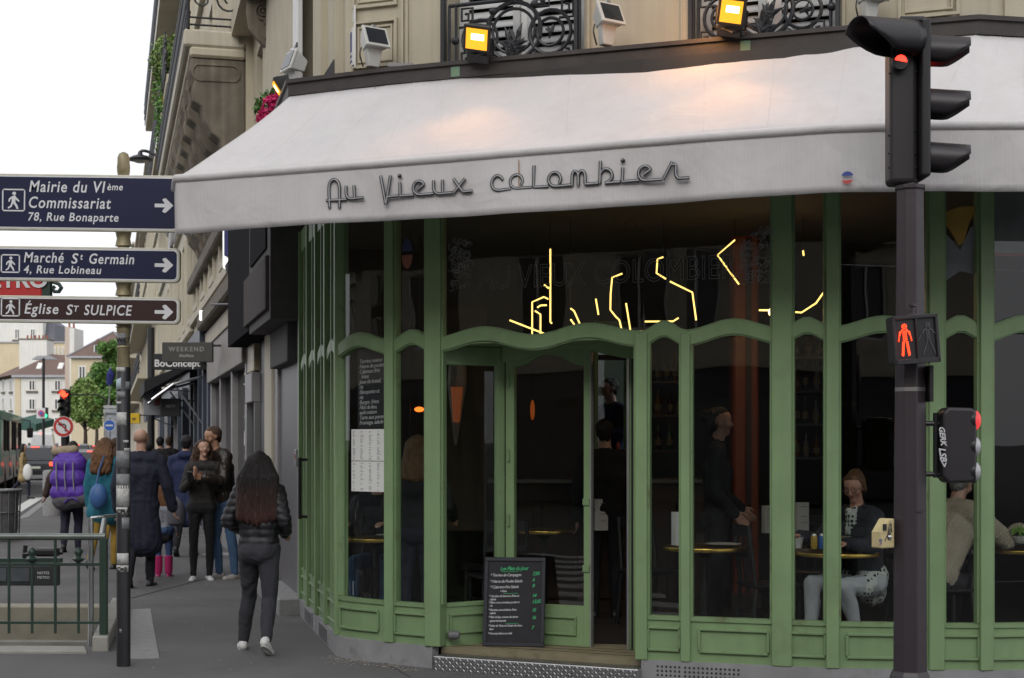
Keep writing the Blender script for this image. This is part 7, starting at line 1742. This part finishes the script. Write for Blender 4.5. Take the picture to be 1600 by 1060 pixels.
ch = thing('white_chimney_wall', 'broad white chimney wall with clay pots rising behind the brown tiled roof', 'chimney', tuple(W(52, 560, D1 + 5))); f = front(30, 73, D1 + 5); slab(ch, f, 'stack', HOUSEW, 0, f.L, zz2(578, D1), zz2(531, D1 + 5), -3, 0); slab(ch, f, 'coping', STONE_D, -.1, f.L + .1, zz2(531, D1 + 5), zz2(529, D1 + 5), -3.1, .1)
for k in range(6): MB().lathe(f.p(.6 + k * .5, zz2(529, D1 + 5), -1.5), [(.14, 0), (.11, .5)], 8).build('chimney_pot', mat('clay pot', (.3, .1, .06), .8), ch)
D2_ = 215.
h2 = thing('upper_white_house', 'tall white house with two narrow windows rising behind the chimney wall', 'house', tuple(W(30, 690, D2_).xy) + (0,)); f = front(-30, 67, D2_); slab(h2, f, 'wall', HOUSEW, 0, f.L, -.5, zz2(490, D2_), -8, 0)
for x in (27, 51.5): win2(h2, f, D2_, x - 4, x + 4, 514, 531)
f = front(67, 84, D2_ + 1); slab(h2, f, 'wing', HOUSEC, 0, f.L, -.5, zz2(534, D2_), -8, 0); MB().prism([f.p(0, zz2(534, D2_), .3), f.p(f.L + .3, zz2(534, D2_), .3), f.p(f.L - .2, zz2(505, D2_), -1), f.p(0, zz2(495, D2_), -1)], (0, 6, 0)).build('slate_roof', SLATE, h2)
h3 = thing('low_cream_wall_house', 'low cream house between the white house and the chimney stack', 'house', tuple(W(92, 690, 205).xy) + (0,)); f = front(-40, 104, 205); slab(h3, f, 'wall', HOUSEC, 0, f.L, -.5, zz2(536, 205), -6, 0); slab(h3, f, 'coping', ZINC, 0, f.L, zz2(536, 205), zz2(534, 205), -6, .2)
for x in (86.5, 92, 98): win2(h3, f, 205, x - 1.2, x + 1.2, 542, 555)
h4 = thing('tall_chimney_stack', 'tall pinkish chimney stack beside the cream gabled house', 'chimney', tuple(W(108, 560, 186))); f = front(101.5, 116, 186); slab(h4, f, 'stack', mat('pink render', (.50, .42, .36), .9, var=.08), 0, f.L * .5, -.5, zz2(511, 186), -4, 0); slab(h4, f, 'side', HOUSEW, f.L * .5, f.L, -.5, zz2(513, 186), -4, .02)
for u in (.25, .8): MB().lathe(f.p(u, zz2(512, 186), -1), [(.15, 0), (.12, .6)], 8).build('chimney_pot', MATS['clay pot'], h4)
D3 = 180.
h5 = thing('cream_gabled_house', 'cream house with brown hipped roof and dormer behind the green tree', 'house', tuple(W(150, 690, D3).xy) + (0,)); f = front(111, 215, D3); slab(h5, f, 'wall', HOUSEC, 0, f.L, -.5, zz2(560, D3), -10, 0); slab(h5, f, 'eaves', ZINC, -.3, f.L, zz2(560, D3), zz2(557, D3), -10, .5)
MB().add([f.p(-.3, zz2(557, D3), .5), f.p(f.L, zz2(557, D3), .5), f.p(f.L, zz2(515, D3), -5), f.p(3.7, zz2(514, D3), -5), f.p(-.3, zz2(557, D3), -10), f.p(f.L, zz2(557, D3), -10)], [(0, 1, 2, 3), (4, 0, 3), (5, 4, 3, 2)]).build('hipped_roof', TILE, h5, fix=False)
MB().tube([f.p(-.3, zz2(557, D3), .55), f.p(3.7, zz2(514, D3), -4.95)], .12, 5).build('hip_flashing', ZINC, h5); MB().tube([f.p(3.7, zz2(514, D3), -4.9), f.p(6, zz2(535, D3), -2)], .1, 5).build('hip_flashing', ZINC, h5)
for x0, x1 in ((123, 134), (148, 158)): win2(h5, f, D3, x0, x1, 572, 596)
dm = slab(h5, f, 'dormer', WHITE, f.u(145), f.u(160), zz2(553, D3), zz2(538, D3), -3, -.4); MB().prism([f.p(f.u(143), zz2(538, D3), -.2), f.p(f.u(162), zz2(538, D3), -.2), f.p(f.u(152), zz2(529, D3), -.2)], (0, 3, 0)).build('dormer_roof', TILE, dm); slab(dm, f, 'dormer_pane', DARKG, f.u(147), f.u(158), zz2(552, D3), zz2(540, D3), -.39, -.3)
fl2 = thing('blue_flag', 'furled dark blue flag in front of the trees left of the sign post', 'flag', tuple(W(172, 600, 120))); MB().tube([W(172, 576, 120), W(173, 585, 120), W(171, 602, 120)], [.06, .35, .25], 7).build('cloth', mat('flag blue', (.01, .015, .12), .8), fl2); MB().cyl(W(170, 640, 120), W(173, 572, 120), .05, 6).build('staff', ZINC, fl2)
def tree(nm, lab, x, D, ytop, ybot, wpx, n, m_, sd):
    p = W(x, 690, D); t = thing(nm, lab, 'tree', (p.x, D, ROADZ)); r = random.Random(sd); zt_, zb_ = zz2(ytop, D), zz2(ybot, D); w = wpx * D / F / 2
    MB().tube([(p.x, D, ROADZ), (p.x + .1, D, zb_ * .7), (p.x, D, zb_ + (zt_ - zb_) * .6)], [.24, .18, .07], 8).build('trunk', BARK, t, smooth=True)
    lb = MB(); blobs = []
    for k in range(20):
        a = r.uniform(0, 6.28); q = r.random() ** .6; h = r.random(); c = V((p.x + w * .8 * q * math.cos(a) * (1 - abs(h - .4) * .9), D + w * .8 * q * math.sin(a), zb_ + (zt_ - zb_) * (.08 + .84 * h))); blobs.append((c, r.uniform(.18, .34) * w * 1.3)); lb.tube([(p.x, D, zb_ * .8 + (c.z - zb_) * .4), c], [.07, .02], 4)
    lb.build('branches', BARK, t)
    mb = MB()
    for c, s in blobs: leaf_cloud(mb, c, s * 1.25, s * 1.25, s, n // 20, .20 * D / 130, r)
    mb.build('crown', m_, t, fix=False)
tree('street_tree', 'tall fresh green tree partly hidden behind the sign post', 170, 128, 528, 660, 62, 4200, LEAF, 1)
tree('street_tree', 'broad paler green tree left of the sign post above the traffic', 132, 140, 592, 672, 70, 3600, LEAF2, 2)
tree('street_tree', 'lower deep green tree further back between the two others', 150, 165, 575, 665, 60, 3000, LEAF_D, 3)
ga = thing('green_cafe_awning', 'dark green awning of a far corner shop right of the bus', 'awning', tuple(W(45, 660, 110))); MB().prism([W(28, 655, 112), W(56, 663, 108), W(56, 674, 107.8), W(28, 672, 111.8)], (.4, 3, .4)).build('cloth', mat('green awning cloth', (.02, .08, .06), .8), ga)
hz = structure(MB().box((-40, 230, 3.2), (400, 1, 7)).build('far_street_wall', STONE_D))

# ---------------------------------------------------------------- houses across the road behind the camera (they fill the panes with reflections)
def opposite(lab, P, Q, H, m_):
    t = thing('opposite_house', lab, 'building', (*P, 0), 'houses across the road'); fr = Frame(P, Q); ops = []
    n = int(fr.L / 2.7)
    for z in (4.6, 8.0, 11.4, 14.8):
        for i in range(n):
            u = fr.L * (i + .5) / n; ops.append((u - .65, u + .65, z, z + 2.2))
    wall_open(MB(), fr, 0, fr.L, 3.6, H, ops, -.3, 0).build('wall', m_, t); slab(t, fr, 'shop_fascia', NAVYSHOP, 0, fr.L, 2.9, 3.6, -.3, .15); slab(t, fr, 'shop_glass', DARKG, 0, fr.L, 0, 2.9, -.3, -.1); slab(t, fr, 'core', DARKIN, 0, fr.L, 0, H, -8, -.31)
    w0 = None
    for a, b, c, d in ops:
        w = rect_ring(MB(), fr, a, b, c, d, .07, -.2, -.12); w.fbox(fr, (a + b) / 2 - .04, (a + b) / 2 + .04, c, d, -.2, -.12); w = w.build('window', WHITE, t); MB().fbox(fr, a, b, c, d, -.26, -.24).build('pane', DARKG, w)
    for z in (3.6, 7.4, 10.8, 14.2, H - .5): MB().fbox(fr, -.1, fr.L + .1, z, z + .25, 0, .35).build('cornice', STONE, t)
    rail(t, fr, 0, fr.L, 7.65, .3, sp=.35); slab(t, fr, 'roof', SLATE, 0, fr.L, H, H + 2.5, -8, -1)
opposite('cream stone house across the side street, far left out of view', (-33.4, -1.5), (-46, 26), 15, STONE_L); opposite('cream stone house across the road behind the viewer, left part', (-5, -21), (-33, -2), 15.5, STONE); opposite('cream stone house across the road behind the viewer, right part', (20, -31), (-4.5, -21.4), 15, STONE)
# ---------------------------------------------------------------- vehicles
CARG = mat('car glass', (.02, .024, .028), .06, var=0, spec=.8); CHROME = STEEL
def car(nm, lab, x, D, px_w, colr, H=1.48, L=4.2, Wd=1.78, yaw=None, roofm=None, kind='hatch', ind=None):
    t = thing(nm, lab, 'van' if kind == 'van' else 'car', (0, 0, 0)); w = Wd / 2
    P = mat('car paint ' + str(colr), colr, .25, var=.03, coat=.5)
    # side outlines: y forward, rear at -L/2
    y0, y1 = -L / 2, L / 2
    if kind == 'van': low = [(y0, .35), (y0 - .02, .9), (y0 + .03, 1.25), (y1 - .9, 1.2), (y1 - .1, 1.0), (y1, .5), (y1 - .05, .3)]; cab = [(y0 + .03, 1.25), (y0 + .14, H - .12), (y0 + .3, H), (y1 - 1.6, H), (y1 - .85, 1.2)]
    else: low = [(y0 + .05, .28), (y0 - .03, .45), (y0, .78), (y0 + .12, .95), (y1 - 1.15, .92), (y1 - .25, .78), (y1, .58), (y1 - .04, .28)]; cab = [(y0 + .12, .95), (y0 + .42, H - .10), (y0 + .75, H), (y1 - 1.9, H - .02), (y1 - 1.12, .92)]
    def loft(pr, ins, z0):
        vs = []; n = len(pr)
        for s, q in ((-1, 0), (-1, 1), (1, 1), (1, 0)):
            pass
        m = MB(); ztop = max(z for _, z in pr)
        a = [V((-(w - ins * (z - z0) / max(ztop - z0, .1)), y, z)) for y, z in pr]; b = [V((w - ins * (z - z0) / max(ztop - z0, .1), y, z)) for y, z in pr]
        n = len(pr); m.add(a + b, [tuple(range(n)), tuple(range(2 * n - 1, n - 1, -1))] + [(i, n + i, n + (i + 1) % n, (i + 1) % n) for i in range(n)]); return m
    loft(low, .05, .28).build('body', P, t, bevel=.06, seg=3)
    loft(cab, .20 if kind != 'van' else .16, cab[0][1]).build('cabin', P, t, bevel=.05, seg=3)
    # panes laid on the cabin: rear, sides
    (ya, za), (yb, zb) = cab[0], cab[1]; k = .20 if kind != 'van' else .16
    def rp(f, s): 
        z = za + (zb - za) * f; y = ya + (yb - ya) * f - .012; ww = w - k * (z - za) / (H - za) - .12; return V((s * ww, y, z))
    lo_f = .12 if kind != 'van' else .1; MB().prism([rp(lo_f, -1), rp(lo_f, 1), rp(.92, 1), rp(.92, -1)], (0, -.012, 0)).build('rear_window', CARG if kind != 'van' else mat('van rear panel', (.5, .51, .52), .3), t)
    for s in (-1, 1):
        def sp2(y, z): return V((s * (w - k * (z - za) / (H - za) + .012), y, z))
        zc_, zd = za + .06, H - .12
        pr = [sp2(ya + .35, zc_), sp2(cab[-1][0] - .25, zc_), sp2(cab[-2][0] - .05, zd), sp2(ya + .65, zd)]
        if kind != 'van': MB().prism(pr, (s * .006, 0, 0)).build('side_window', CARG, t)
        else: MB().prism([sp2(y1 - 1.9, zc_), sp2(y1 - 1.0, zc_), sp2(y1 - 1.6, zd), sp2(y1 - 1.9, zd)], (s * .006, 0, 0)).build('side_window', CARG, t)
        lt = MB(); zl = .78 if kind != 'van' else 1.0; lt.box((s * (w - .14), y0 - .025, zl), (.22, .05, .17 if kind != 'van' else .38)); lt.build('tail_light', RED_FAR if ind != 'off' else REDS, t, bevel=.015)
        MB().box((s * (w + .08), y1 - 1.35, 1.0), (.16, .1, .13)).build('wing_mirror', P, t, bevel=.03)
    if ind == 'amber': MB().box((w - .13, y0 - .06, .72), (.2, .05, .26)).build('indicator', AMB_FAR, t)
    MB().box((0, y0 - .045, .62 if kind != 'van' else .8), (.5, .02, .11)).build('number_plate', mat('plate yellow white', (.6, .6, .52), .5), t); MB().box((0, y0 - .05, .42), (Wd - .1, .12, .18)).build('bumper', BLACKM if kind != 'van' else mat('grey bumper', (.08, .08, .085), .6), t, bevel=.03); MB().box((0, yb - .05, H - .06), (.35, .04, .03)).build('high_brake_light', RED_FAR if ind != 'off' else REDS, t)
    for s in (-1, 1):
        for yy in (y0 + .8, y1 - .8):
            c = V((s * (w - .08), yy, .31)); R = Matrix.Rotation(rad(90), 3, 'Y'); wh = MB().lathe(c - V((.1, 0, 0)), [(.22, 0), (.31, .02), (.31, .18), (.22, .2)], 18, R).build('wheel', TYRE, t, smooth=True); MB().lathe(c + V((s * .085 - .02, 0, 0)), [(.2, 0), (.19, .04)], 14, R).build('rim', ZINC, wh, smooth=True)
    if roofm: MB().prism([(-w + .3, cab[2][0], H + .002), (w - .3, cab[2][0], H + .002), (w - .3, cab[3][0], H + .0), (-w + .3, cab[3][0], H)], (0, 0, .012)).build('roof_panel', roofm, t)
    p = W(x, 690, D); turn(t, (p.x, D, ROADZ), math.atan2(.255, .967) if yaw is None else yaw)
    return t
SILV = mat('silver roof paint', (.55, .56, .58), .3, coat=.3)
car('parked_car', 'black car with silver roof and lit tail lights right of the backpack', 144, 63, 40, (.02, .022, .026), 1.48, roofm=SILV)
tx = car('taxi_car', 'dark car with red tail lights just right of the bus', 58, 72, 40, (.025, .027, .032), 1.62, 4.5, roofm=SILV); MB().box((0, 0, 1.68), (.35, .16, .12)).build('roof_light', emat('taxi light', (1, .25, .2), 1.5), tx)
for ch_ in tx.children:
    if ch_.name.startswith('roof_light'): pass
car('delivery_van', 'white van seen from behind between the bus and the far red signal', 67, 128, 40, (.62, .63, .64), 2.55, 5.2, 1.98, kind='van')
car('black_cab', 'black rounded car with an amber indicator behind the far red signal', 121, 98, 40, (.012, .012, .014), 1.66, 4.3, ind='amber')
car('far_car', 'grey far car behind the black rounded car', 127, 150, 30, (.12, .13, .15), 1.5, ind='off'); car('far_car', 'dark far car in front of the broad green tree', 148, 132, 30, (.03, .035, .05), 1.5); car('far_car', 'silver far car right of the white van', 98, 140, 30, (.3, .31, .33), 1.5)
bus = thing('city_bus', 'green and white city bus cut by the left edge, dark windows facing the pavement', 'bus', (0, 0, 0))
TEAL = mat('bus teal', (.03, .33, .27), .35, var=.05, coat=.3); BW_ = mat('bus white', (.5, .52, .5), .4, var=.08)
BL, BWd = 15.5, 2.5
MB().box((0, 0, .95), (BWd, BL, 1.1)).build('lower_body', BW_, bus, bevel=.06); MB().box((0, 0, 2.72), (BWd, BL, .34)).build('roof', TEAL, bus, bevel=.08, seg=2); MB().box((0, 0, 2.02), (BWd - .12, BL - .1, 1.1)).build('window_band', DARKG, bus)
MB().box((0, 0, 1.38), (BWd + .01, BL + .01, .16)).build('teal_stripe', TEAL, bus); MB().box((0, -BL / 2 + .7, 1.6), (BWd + .02, 1.5, 1.9)).build('rear_panel', TEAL, bus, bevel=.03)
for k in range(9): MB().box((BWd / 2 - .04, -BL / 2 + 1.8 + k * 1.55, 2.02), (.08, .09, 1.1)).build('window_pillar', BLACKM, bus)
for k in (2, 5): MB().box((BWd / 2 + .003, -BL / 2 + 2.55 + k * 1.55, 1.55), (.03, 1.2, 2.05)).build('door', DARKG, bus)
for yy in (-BL / 2 + 2.6, -BL / 2 + 8, BL / 2 - 2.4):
    for s in (-1, 1): wh = MB().lathe((s * (BWd / 2 - .12) - .14, yy, .48), [(.3, 0), (.48, .02), (.48, .26), (.3, .28)], 18, Matrix.Rotation(rad(90), 3, 'Y')).build('wheel', TYRE, bus, smooth=True)
MB().box((BWd / 2 + .02, BL / 2 - 1.0, .85), (.04, .15, .12)).build('side_indicator', AMB_FAR, bus); MB().box((BWd / 2 + .28, BL / 2 + .1, 2.2), (.25, .18, .45)).build('wing_mirror', BLACKM, bus, bevel=.04); MB().tube([(BWd / 2, BL / 2, 2.75), (BWd / 2 + .28, BL / 2 + .1, 2.7), (BWd / 2 + .28, BL / 2 + .1, 2.4)], .03, 6).build('mirror_arm', BLACKM, bus)
for s, z in ((1, .9), (1, 2.3)): MB().box((s * 1.05, -BL / 2 - .01, z), (.16, .04, .3)).build('tail_light', RED_FAR, bus)
turn(bus, (-20.2, 57.5, ROADZ), math.atan2(.262, .965))
# motor scooter riders waiting in traffic
def scooter(lab, x, D, c):
    t = thing('motor_scooter', lab, 'scooter', (0, 0, 0)); P = mat('scooter ' + str(c), c, .35)
    for yy in (-.6, .65): wh = MB().lathe((-.06, yy, .26), [(.15, 0), (.26, .015), (.26, .105), (.15, .12)], 14, Matrix.Rotation(rad(90), 3, 'Y')).build('wheel', TYRE, t, smooth=True)
    MB().prism([(-.17, y, z) for y, z in ((-.85, .5), (-.7, .78), (-.1, .75), (.0, .4), (.4, .35), (.55, .95), (.68, .9), (.6, .3), (-.5, .3))], (.34, 0, 0)).build('body', P, t, bevel=.05, seg=2); MB().box((0, -.42, .82), (.3, .7, .1)).build('seat', BLACKM, t, bevel=.04); MB().tube([(-.33, .42, 1.08), (0, .5, 1.05), (.33, .42, 1.08)], .025, 6).build('handlebar', BLACKM, t); MB().box((0, -.88, .65), (.22, .05, .1)).build('tail_light', RED_FAR, t)
    p = W(x, 690, D); turn(t, (p.x, D, ROADZ), math.atan2(.255, .967)); return p
for lab, lab2, x, D, c, tc in (('dark scooter ridden by a helmeted rider behind the white van', 'scooter rider in an olive jacket and dark helmet behind the white van', 48, 92, (.02, .02, .025), (.05, .05, .03)), ('grey scooter ridden by a pale helmeted rider left of the far signal', 'scooter rider in grey with a pale helmet left of the far signal', 91, 86, (.1, .1, .11), (.16, .16, .17))):
    p = scooter(lab, x, D, c)
    person(lab2, (p.x, D - .3, ROADZ), math.pi + math.atan2(.255, .967), 1.75, cols=dict(top=cloth('rider ' + str(tc), tc), bottom=BLACKC), hair=('short', mat('helmet ' + str(tc), tuple(min(1, v * 1.6) for v in tc), .3)), face=False, voxel=.024, hands=False,
        pose=dict(hip=.86, lean=(0, -.1), arm={-1: ((-.1, -.14, -.22), (.02, -.26, .02)), 1: ((.1, -.14, -.22), (-.02, -.26, .02))}, leg={-1: ((-.08, -.40, -.06), (0, .05, -.42)), 1: ((.08, -.40, -.06), (0, .05, -.42))}))
# ---------------------------------------------------------------- people on the pavement
def ground_at(x, y): p = G(x, y); return (p.x, p.y, 0)
wk = dict(leg={-1: ((-.01, -.13, -.42), (0, .06, -.43)), 1: ((.01, .10, -.43), (0, .17, -.34), (.1, -1, 0), .5)})
# foreground woman walking away
JN = V((0, 0, 0))
person('woman with long dark hair, black puffer jacket and charcoal leggings walking away', ground_at(405, 1019), math.pi + rad(-8), 1.57, cols=dict(top=PUFF, bottom=CHAR), female=True, build=1.0, voxel=.010, puffer=True, baggy=.016, hair=('long', HAIR_OM), face=False, trouser=1.2, shoe=(WHITESH, WSOLE),
    pose=dict(hip=.93, lean=(.01, -.02), head=(rad(10), rad(4)), arm={-1: ((-.09, .07, -.26), (.05, -.20, -.11), None), 1: ((.10, .06, -.27), (-.04, -.22, -.07), None)},
    leg={1: ((.05, -.14, -.42), (.06, .00, -.42), (.4, -1, 0)), -1: ((-.03, .07, -.43), (-.03, .20, -.34), (-.05, -1, 0), .55)}))
# couple by the shop window
LX = W(315, 690, 18.7)
person('curly haired woman in dark cardigan and black trousers facing us, held by a man', (LX.x, 18.7, 0), rad(12), 1.68, cols=dict(top=cloth('dark grey cardigan', (.03, .028, .026)), bottom=BLACKC), female=True, voxel=.011, hair=('curly', HAIR_BR), shoe=(WHITESH, WSOLE),
    pose=dict(head=(rad(14), rad(-4)), lean=(.02, 0), arm={-1: ((-.08, -.06, -.27), (.12, -.20, .14), (0, 0, -1), (.3, -.2, .9)), 1: ((.05, .0, -.28), (-.12, -.18, .10))}))
ph_ = tag(MB().box((LX.x - .06, 18.32, 1.27), (.07, .012, .14), Matrix.Rotation(rad(20), 3, 'X')).build('mobile_phone', BLACKM, bevel=.004), 'small dark phone held up by the curly haired woman', 'phone')
MX = W(349, 690, 18.9)
person('man in a dark leather jacket and blue jeans hugging the curly haired woman', (MX.x, 18.9, 0), rad(-48), 1.84, cols=dict(top=LEATHER, bottom=DENIM, skin=mat('tanned skin', (.42, .23, .15), .5, var=.08)), voxel=.011, baggy=.012, hair=('short', HAIR_BR), shoe=(mat('grey sneaker', (.45, .43, .40), .6), WSOLE),
    pose=dict(lean=(.0, -.08), head=(rad(-5), rad(14)), arm={-1: ((-.10, -.10, -.25), (.06, -.10, -.16), 'hide'), 1: ((.05, -.06, -.28), (-.02, -.24, .04))}, leg={-1: ((-.02, -.05, -.43), (0, .06, -.42)), 1: ((.03, .04, -.43), (0, .05, -.42))}))
# long navy coat with hood, yellow strap
nc, J = person('person in a knee length dark blue coat with yellow bag strap, back turned', (W(291, 690, 22.6).x, 22.6, 0), math.pi, 1.74, cols=dict(top=cloth('royal navy coat', (.015, .024, .075)), bottom=BLACKC), build=1.08, coat=.34, hair=('short', HAIR_BK), face=False, hood=True, voxel=.014, pose=wk)
tag(MB().tube([W(304, 710, 22.38), W(308, 716, 22.36), W(311, 728, 22.36), W(312, 760, 22.36), W(310, 790, 22.38)], .028, 6).build('bag_strap', mat('yellow strap', (.45, .28, .02), .7), smooth=True), 'yellow bag strap over the shoulder of the dark blue coat', 'bag strap')
# bald man in a long dark coat
person('bald man in a long navy coat walking away beside the sign post', (W(220, 690, 17.8).x, 17.8, 0), math.pi + rad(4), 1.80, cols=dict(top=NAVY, bottom=cloth('dark navy trousers', (.012, .013, .02))), build=1.05, coat=.42, baggy=.012, hair=('bald', None), face=False, voxel=.012,
    pose=dict(arm={-1: ((-.10, .02, -.29), (-.05, -.08, -.25)), 1: ((.07, .02, -.29), (.0, -.08, -.26))}, leg={-1: ((-.01, -.12, -.42), (0, .05, -.43)), 1: ((.01, .08, -.43), (0, .14, -.35), (.1, -1, 0), .45)}))
# child in pink boots
PINKB = mat('pink rubber boot', (.55, .03, .16), .35, var=.05); GSW = cloth('grey sweatshirt', (.26, .27, .30))
cb_, J = person('child in a grey sweatshirt, black skirt, blue leggings and pink boots', (W(256, 690, 19.1).x, 19.1, 0), math.pi, 1.14, cols=dict(top=GSW, bottom=cloth('blue leggings', (.05, .09, .20)), skirt=BLACKC), female=True, build=1.1, hair=('long', HAIR_GI), face=False, skirt=.16, shoe=(PINKB, PINKB), voxel=.011)
b = MB()
for s in (-1, 1): b.lathe((W(256, 690, 19.1).x + s * .066, 19.115, .05), [(.046, 0), (.052, .05), (.055, .23), (.05, .235)], 12)
b.build('boot_shaft', PINKB, cb_, smooth=True) if False else None
for s in (-1, 1):
    q = MB().lathe((s * .064 + ORG[cb_.name][0], .012 + 19.1, .04), [(.044, 0), (.05, .05), (.054, .22), (.048, .225)], 12).build('boot_shaft', PINKB, cb_, smooth=True)
tag(MB().lathe(W(276, 803, 18.9) + V((0, 0, -.15)), [(.06, 0), (.11, .03), (.12, .2), (.07, .3), (.02, .36)], 14).build('grey_bag', cloth('grey bag cloth', (.12, .12, .14)), smooth=True), 'soft grey bag hanging beside the child in pink boots', 'bag')
# woman with teal hooded scarf, curly hair, blue bag
tw_, J = person('woman with curly ginger hair and a teal hooded coat walking left of the bald man', (W(164, 690, 20.2).x, 20.2, 0), math.pi + rad(-10), 1.70, cols=dict(top=mat('teal coat', (.015, .15, .21), .8, var=.15, scale=8), bottom=cloth('mustard trousers', (.30, .19, .03))), female=True, build=1.05, baggy=.02, coat=.14, hood=True, hair=('curly', HAIR_GI), face=False, voxel=.014, pose=wk)
bg_ = thing('shoulder_bag', 'bright blue shoulder bag carried by the woman in the teal coat', 'bag', tuple(W(154, 775, 19.9))); MB().ell(W(154, 776, 19.9), (.12, .09, .17), 14, 10).build('pouch', mat('blue bag leather', (.05, .13, .33), .5, var=.15, bump=.15), bg_, smooth='all'); MB().tube([W(150, 760, 19.9), W(155, 735, 20), W(163, 712, 20.05)], .014, 6).build('strap', mat('blue bag strap', (.04, .1, .25), .6), bg_)
# a companion with brown hair in front of her
person('woman with long brown hair and dark coat just behind the sign post', (W(180, 690, 22.6).x, 22.6, 0), math.pi, 1.70, cols=dict(top=NAVY, bottom=cloth('mustard trousers', (0,) * 3)), female=True, coat=.2, hair=('curly', HAIR_BR), face=False, voxel=.016, pose=wk)
# hiker with the purple backpack
bp_x, bp_y = W(112, 690, 23.4).x, 23.4
person('hiker in dark trousers walking away under a large purple backpack', (bp_x, bp_y, 0), math.pi + rad(6), 1.66, cols=dict(top=cloth('brown fleece', (.05, .03, .022)), bottom=cloth('dark indigo trousers', (.018, .018, .04))), female=True, build=1.12, trouser=1.12, hair=('short', HAIR_BK), face=False, voxel=.014,
    pose=dict(lean=(0, -.10), arm={-1: ((-.12, .02, -.26), (-.04, -.16, -.2)), 1: ((.17, .04, -.25), (.07, -.02, -.26))}, leg={-1: ((-.01, -.05, -.43), (0, .06, -.42)), 1: ((.01, .04, -.43), (0, .10, -.36), (.1, -1, 0), .4)}))
pk_ = thing('backpack', 'large purple hiking backpack with grey base and rolled beige mat on top', 'backpack', (bp_x, bp_y - .28, .9)); PUR = mat('purple ripstop', (.10, .035, .36), .6, var=.2, scale=6, bump=.3, bscale=14); GRB = mat('grey pack cloth', (.09, .085, .095), .75, var=.15, bump=.2)
bx_ = lambda x: W(x, 690, bp_y - .25).x; bz = lambda y: CZ + (HY - y) * (bp_y - .25) / F
def blob(parts, m_, nm, vx=.016, amp=.006):
    mb = MB()
    for a, b_, r0, r1 in parts: mb.capsule(a, b_, r0, r1, 12)
    me = remesh(mb, vx, 3); n = len(me.vertices); co = np.empty(n * 3); me.vertices.foreach_get('co', co); co = co.reshape(-1, 3); no = np.empty(n * 3); me.vertices.foreach_get('normal', no); no = no.reshape(-1, 3)
    co += no * (np.sin(co[:, 2] * 38 + 3 * np.sin(co[:, 0] * 21)) * amp * .6)[:, None]; co -= np.array(ORG[pk_.name]); me.vertices.foreach_set('co', co.ravel()); me.polygons.foreach_set('use_smooth', [True] * len(me.polygons)); me.materials.clear(); me.materials.append(m_); me.name = nm
    o_ = bpy.data.objects.new(nm, me); COL.objects.link(o_); o_.parent = pk_
yb_ = bp_y - .27
blob([(V((bx_(96), yb_, bz(748))), V((bx_(120), yb_, bz(748))), .17, .17), (V((bx_(98), yb_, bz(725))), V((bx_(121), yb_, bz(725))), .15, .15), (V((bx_(94), yb_, bz(770))), V((bx_(126), yb_, bz(770))), .15, .15), (V((bx_(90), yb_ + .03, bz(775))), V((bx_(91), yb_ + .03, bz(752))), .08, .06), (V((bx_(132), yb_ + .03, bz(775))), V((bx_(129), yb_ + .03, bz(748))), .08, .06)], PUR, 'main_sack')
blob([(V((bx_(99), yb_ - .01, bz(716))), V((bx_(120), yb_ - .01, bz(716))), .10, .10)], PUR, 'lid_pocket'); blob([(V((bx_(98), yb_ - .0, bz(783))), V((bx_(132), yb_ - .0, bz(778))), .15, .14)], GRB, 'grey_base')
blob([(V((bx_(88), yb_, bz(706))), V((bx_(116), yb_, bz(703))), .07, .075)], cloth('beige roll mat', (.34, .27, .19)), 'rolled_mat')
m = MB()
for x in (95, 108, 121): m.tube([V((bx_(x), yb_ - .17, bz(765))), V((bx_(x - 1), yb_ - .185, bz(745))), V((bx_(x - 2), yb_ - .15, bz(722)))], .011, 5)
m.build('compression_strap', mat('grey strap', (.28, .27, .30), .7), pk_); MB().tube([V((bx_(x), yb_ - .165, bz(y))) for x, y in ((106, 785), (112, 779), (120, 778), (127, 782))], .013, 5).build('purple_zip', PUR, pk_)
# passers further off
for lab, x, D, h, c, hr, coat_ in (('person in black with short dark hair, left one of a far pair by the shops', 250, 34, 1.75, (.012, .012, .015), HAIR_BK, .1), ('man in black, right one of a far pair by the shops', 264, 35, 1.76, (.016, .014, .014), HAIR_BR, .1), ('dark haired passer-by in a black coat between the bald man and the far pair', 231, 27, 1.64, (.014, .014, .018), HAIR_BK, .2)):
    person(lab, (W(x, 690, D).x, D, 0), math.pi, h, cols=dict(top=cloth('passer ' + str(c), c), bottom=BLACKC), hair=('short', hr), face=False, voxel=.02, coat=coat_, hands=False, pose=wk)
yc, J = person('person in a tan coat and dark trousers striding across the road beside the bus', (W(36, 690, 48).x, 48, ROADZ), rad(100), 1.70, cols=dict(top=cloth('tan coat', (.34, .25, .12)), bottom=cloth('dark navy jeans', (.012, .014, .03))), female=True, coat=.25, hair=('bob', HAIR_BK), face=False, voxel=.02, hands=False,
    pose=dict(leg={-1: ((-.01, -.20, -.38), (0, .0, -.43)), 1: ((.01, .18, -.40), (0, .28, -.34))}))
tag(MB().ell(W(43, 738, 47.8), (.16, .1, .26), 10, 8).build('white_bag', PAPER, smooth='all'), 'white carrier bag held by the person in the tan coat', 'bag')
for lab, x, D, c in (('distant pedestrian in dark clothes on the far pavement by the tree', 158, 110, (.03, .03, .04)), ('distant pedestrian in a red top near the poster board', 150, 100, (.25, .05, .05)), ('distant pedestrian in grey beside the far cars', 110, 112, (.12, .12, .13))):
    person(lab, (W(x, 690, D).x, D, ROADZ), math.pi, 1.72, cols=dict(top=cloth('far top ' + str(c), c), bottom=BLACKC), hair=('short', HAIR_BK), face=False, voxel=.032, hands=False)
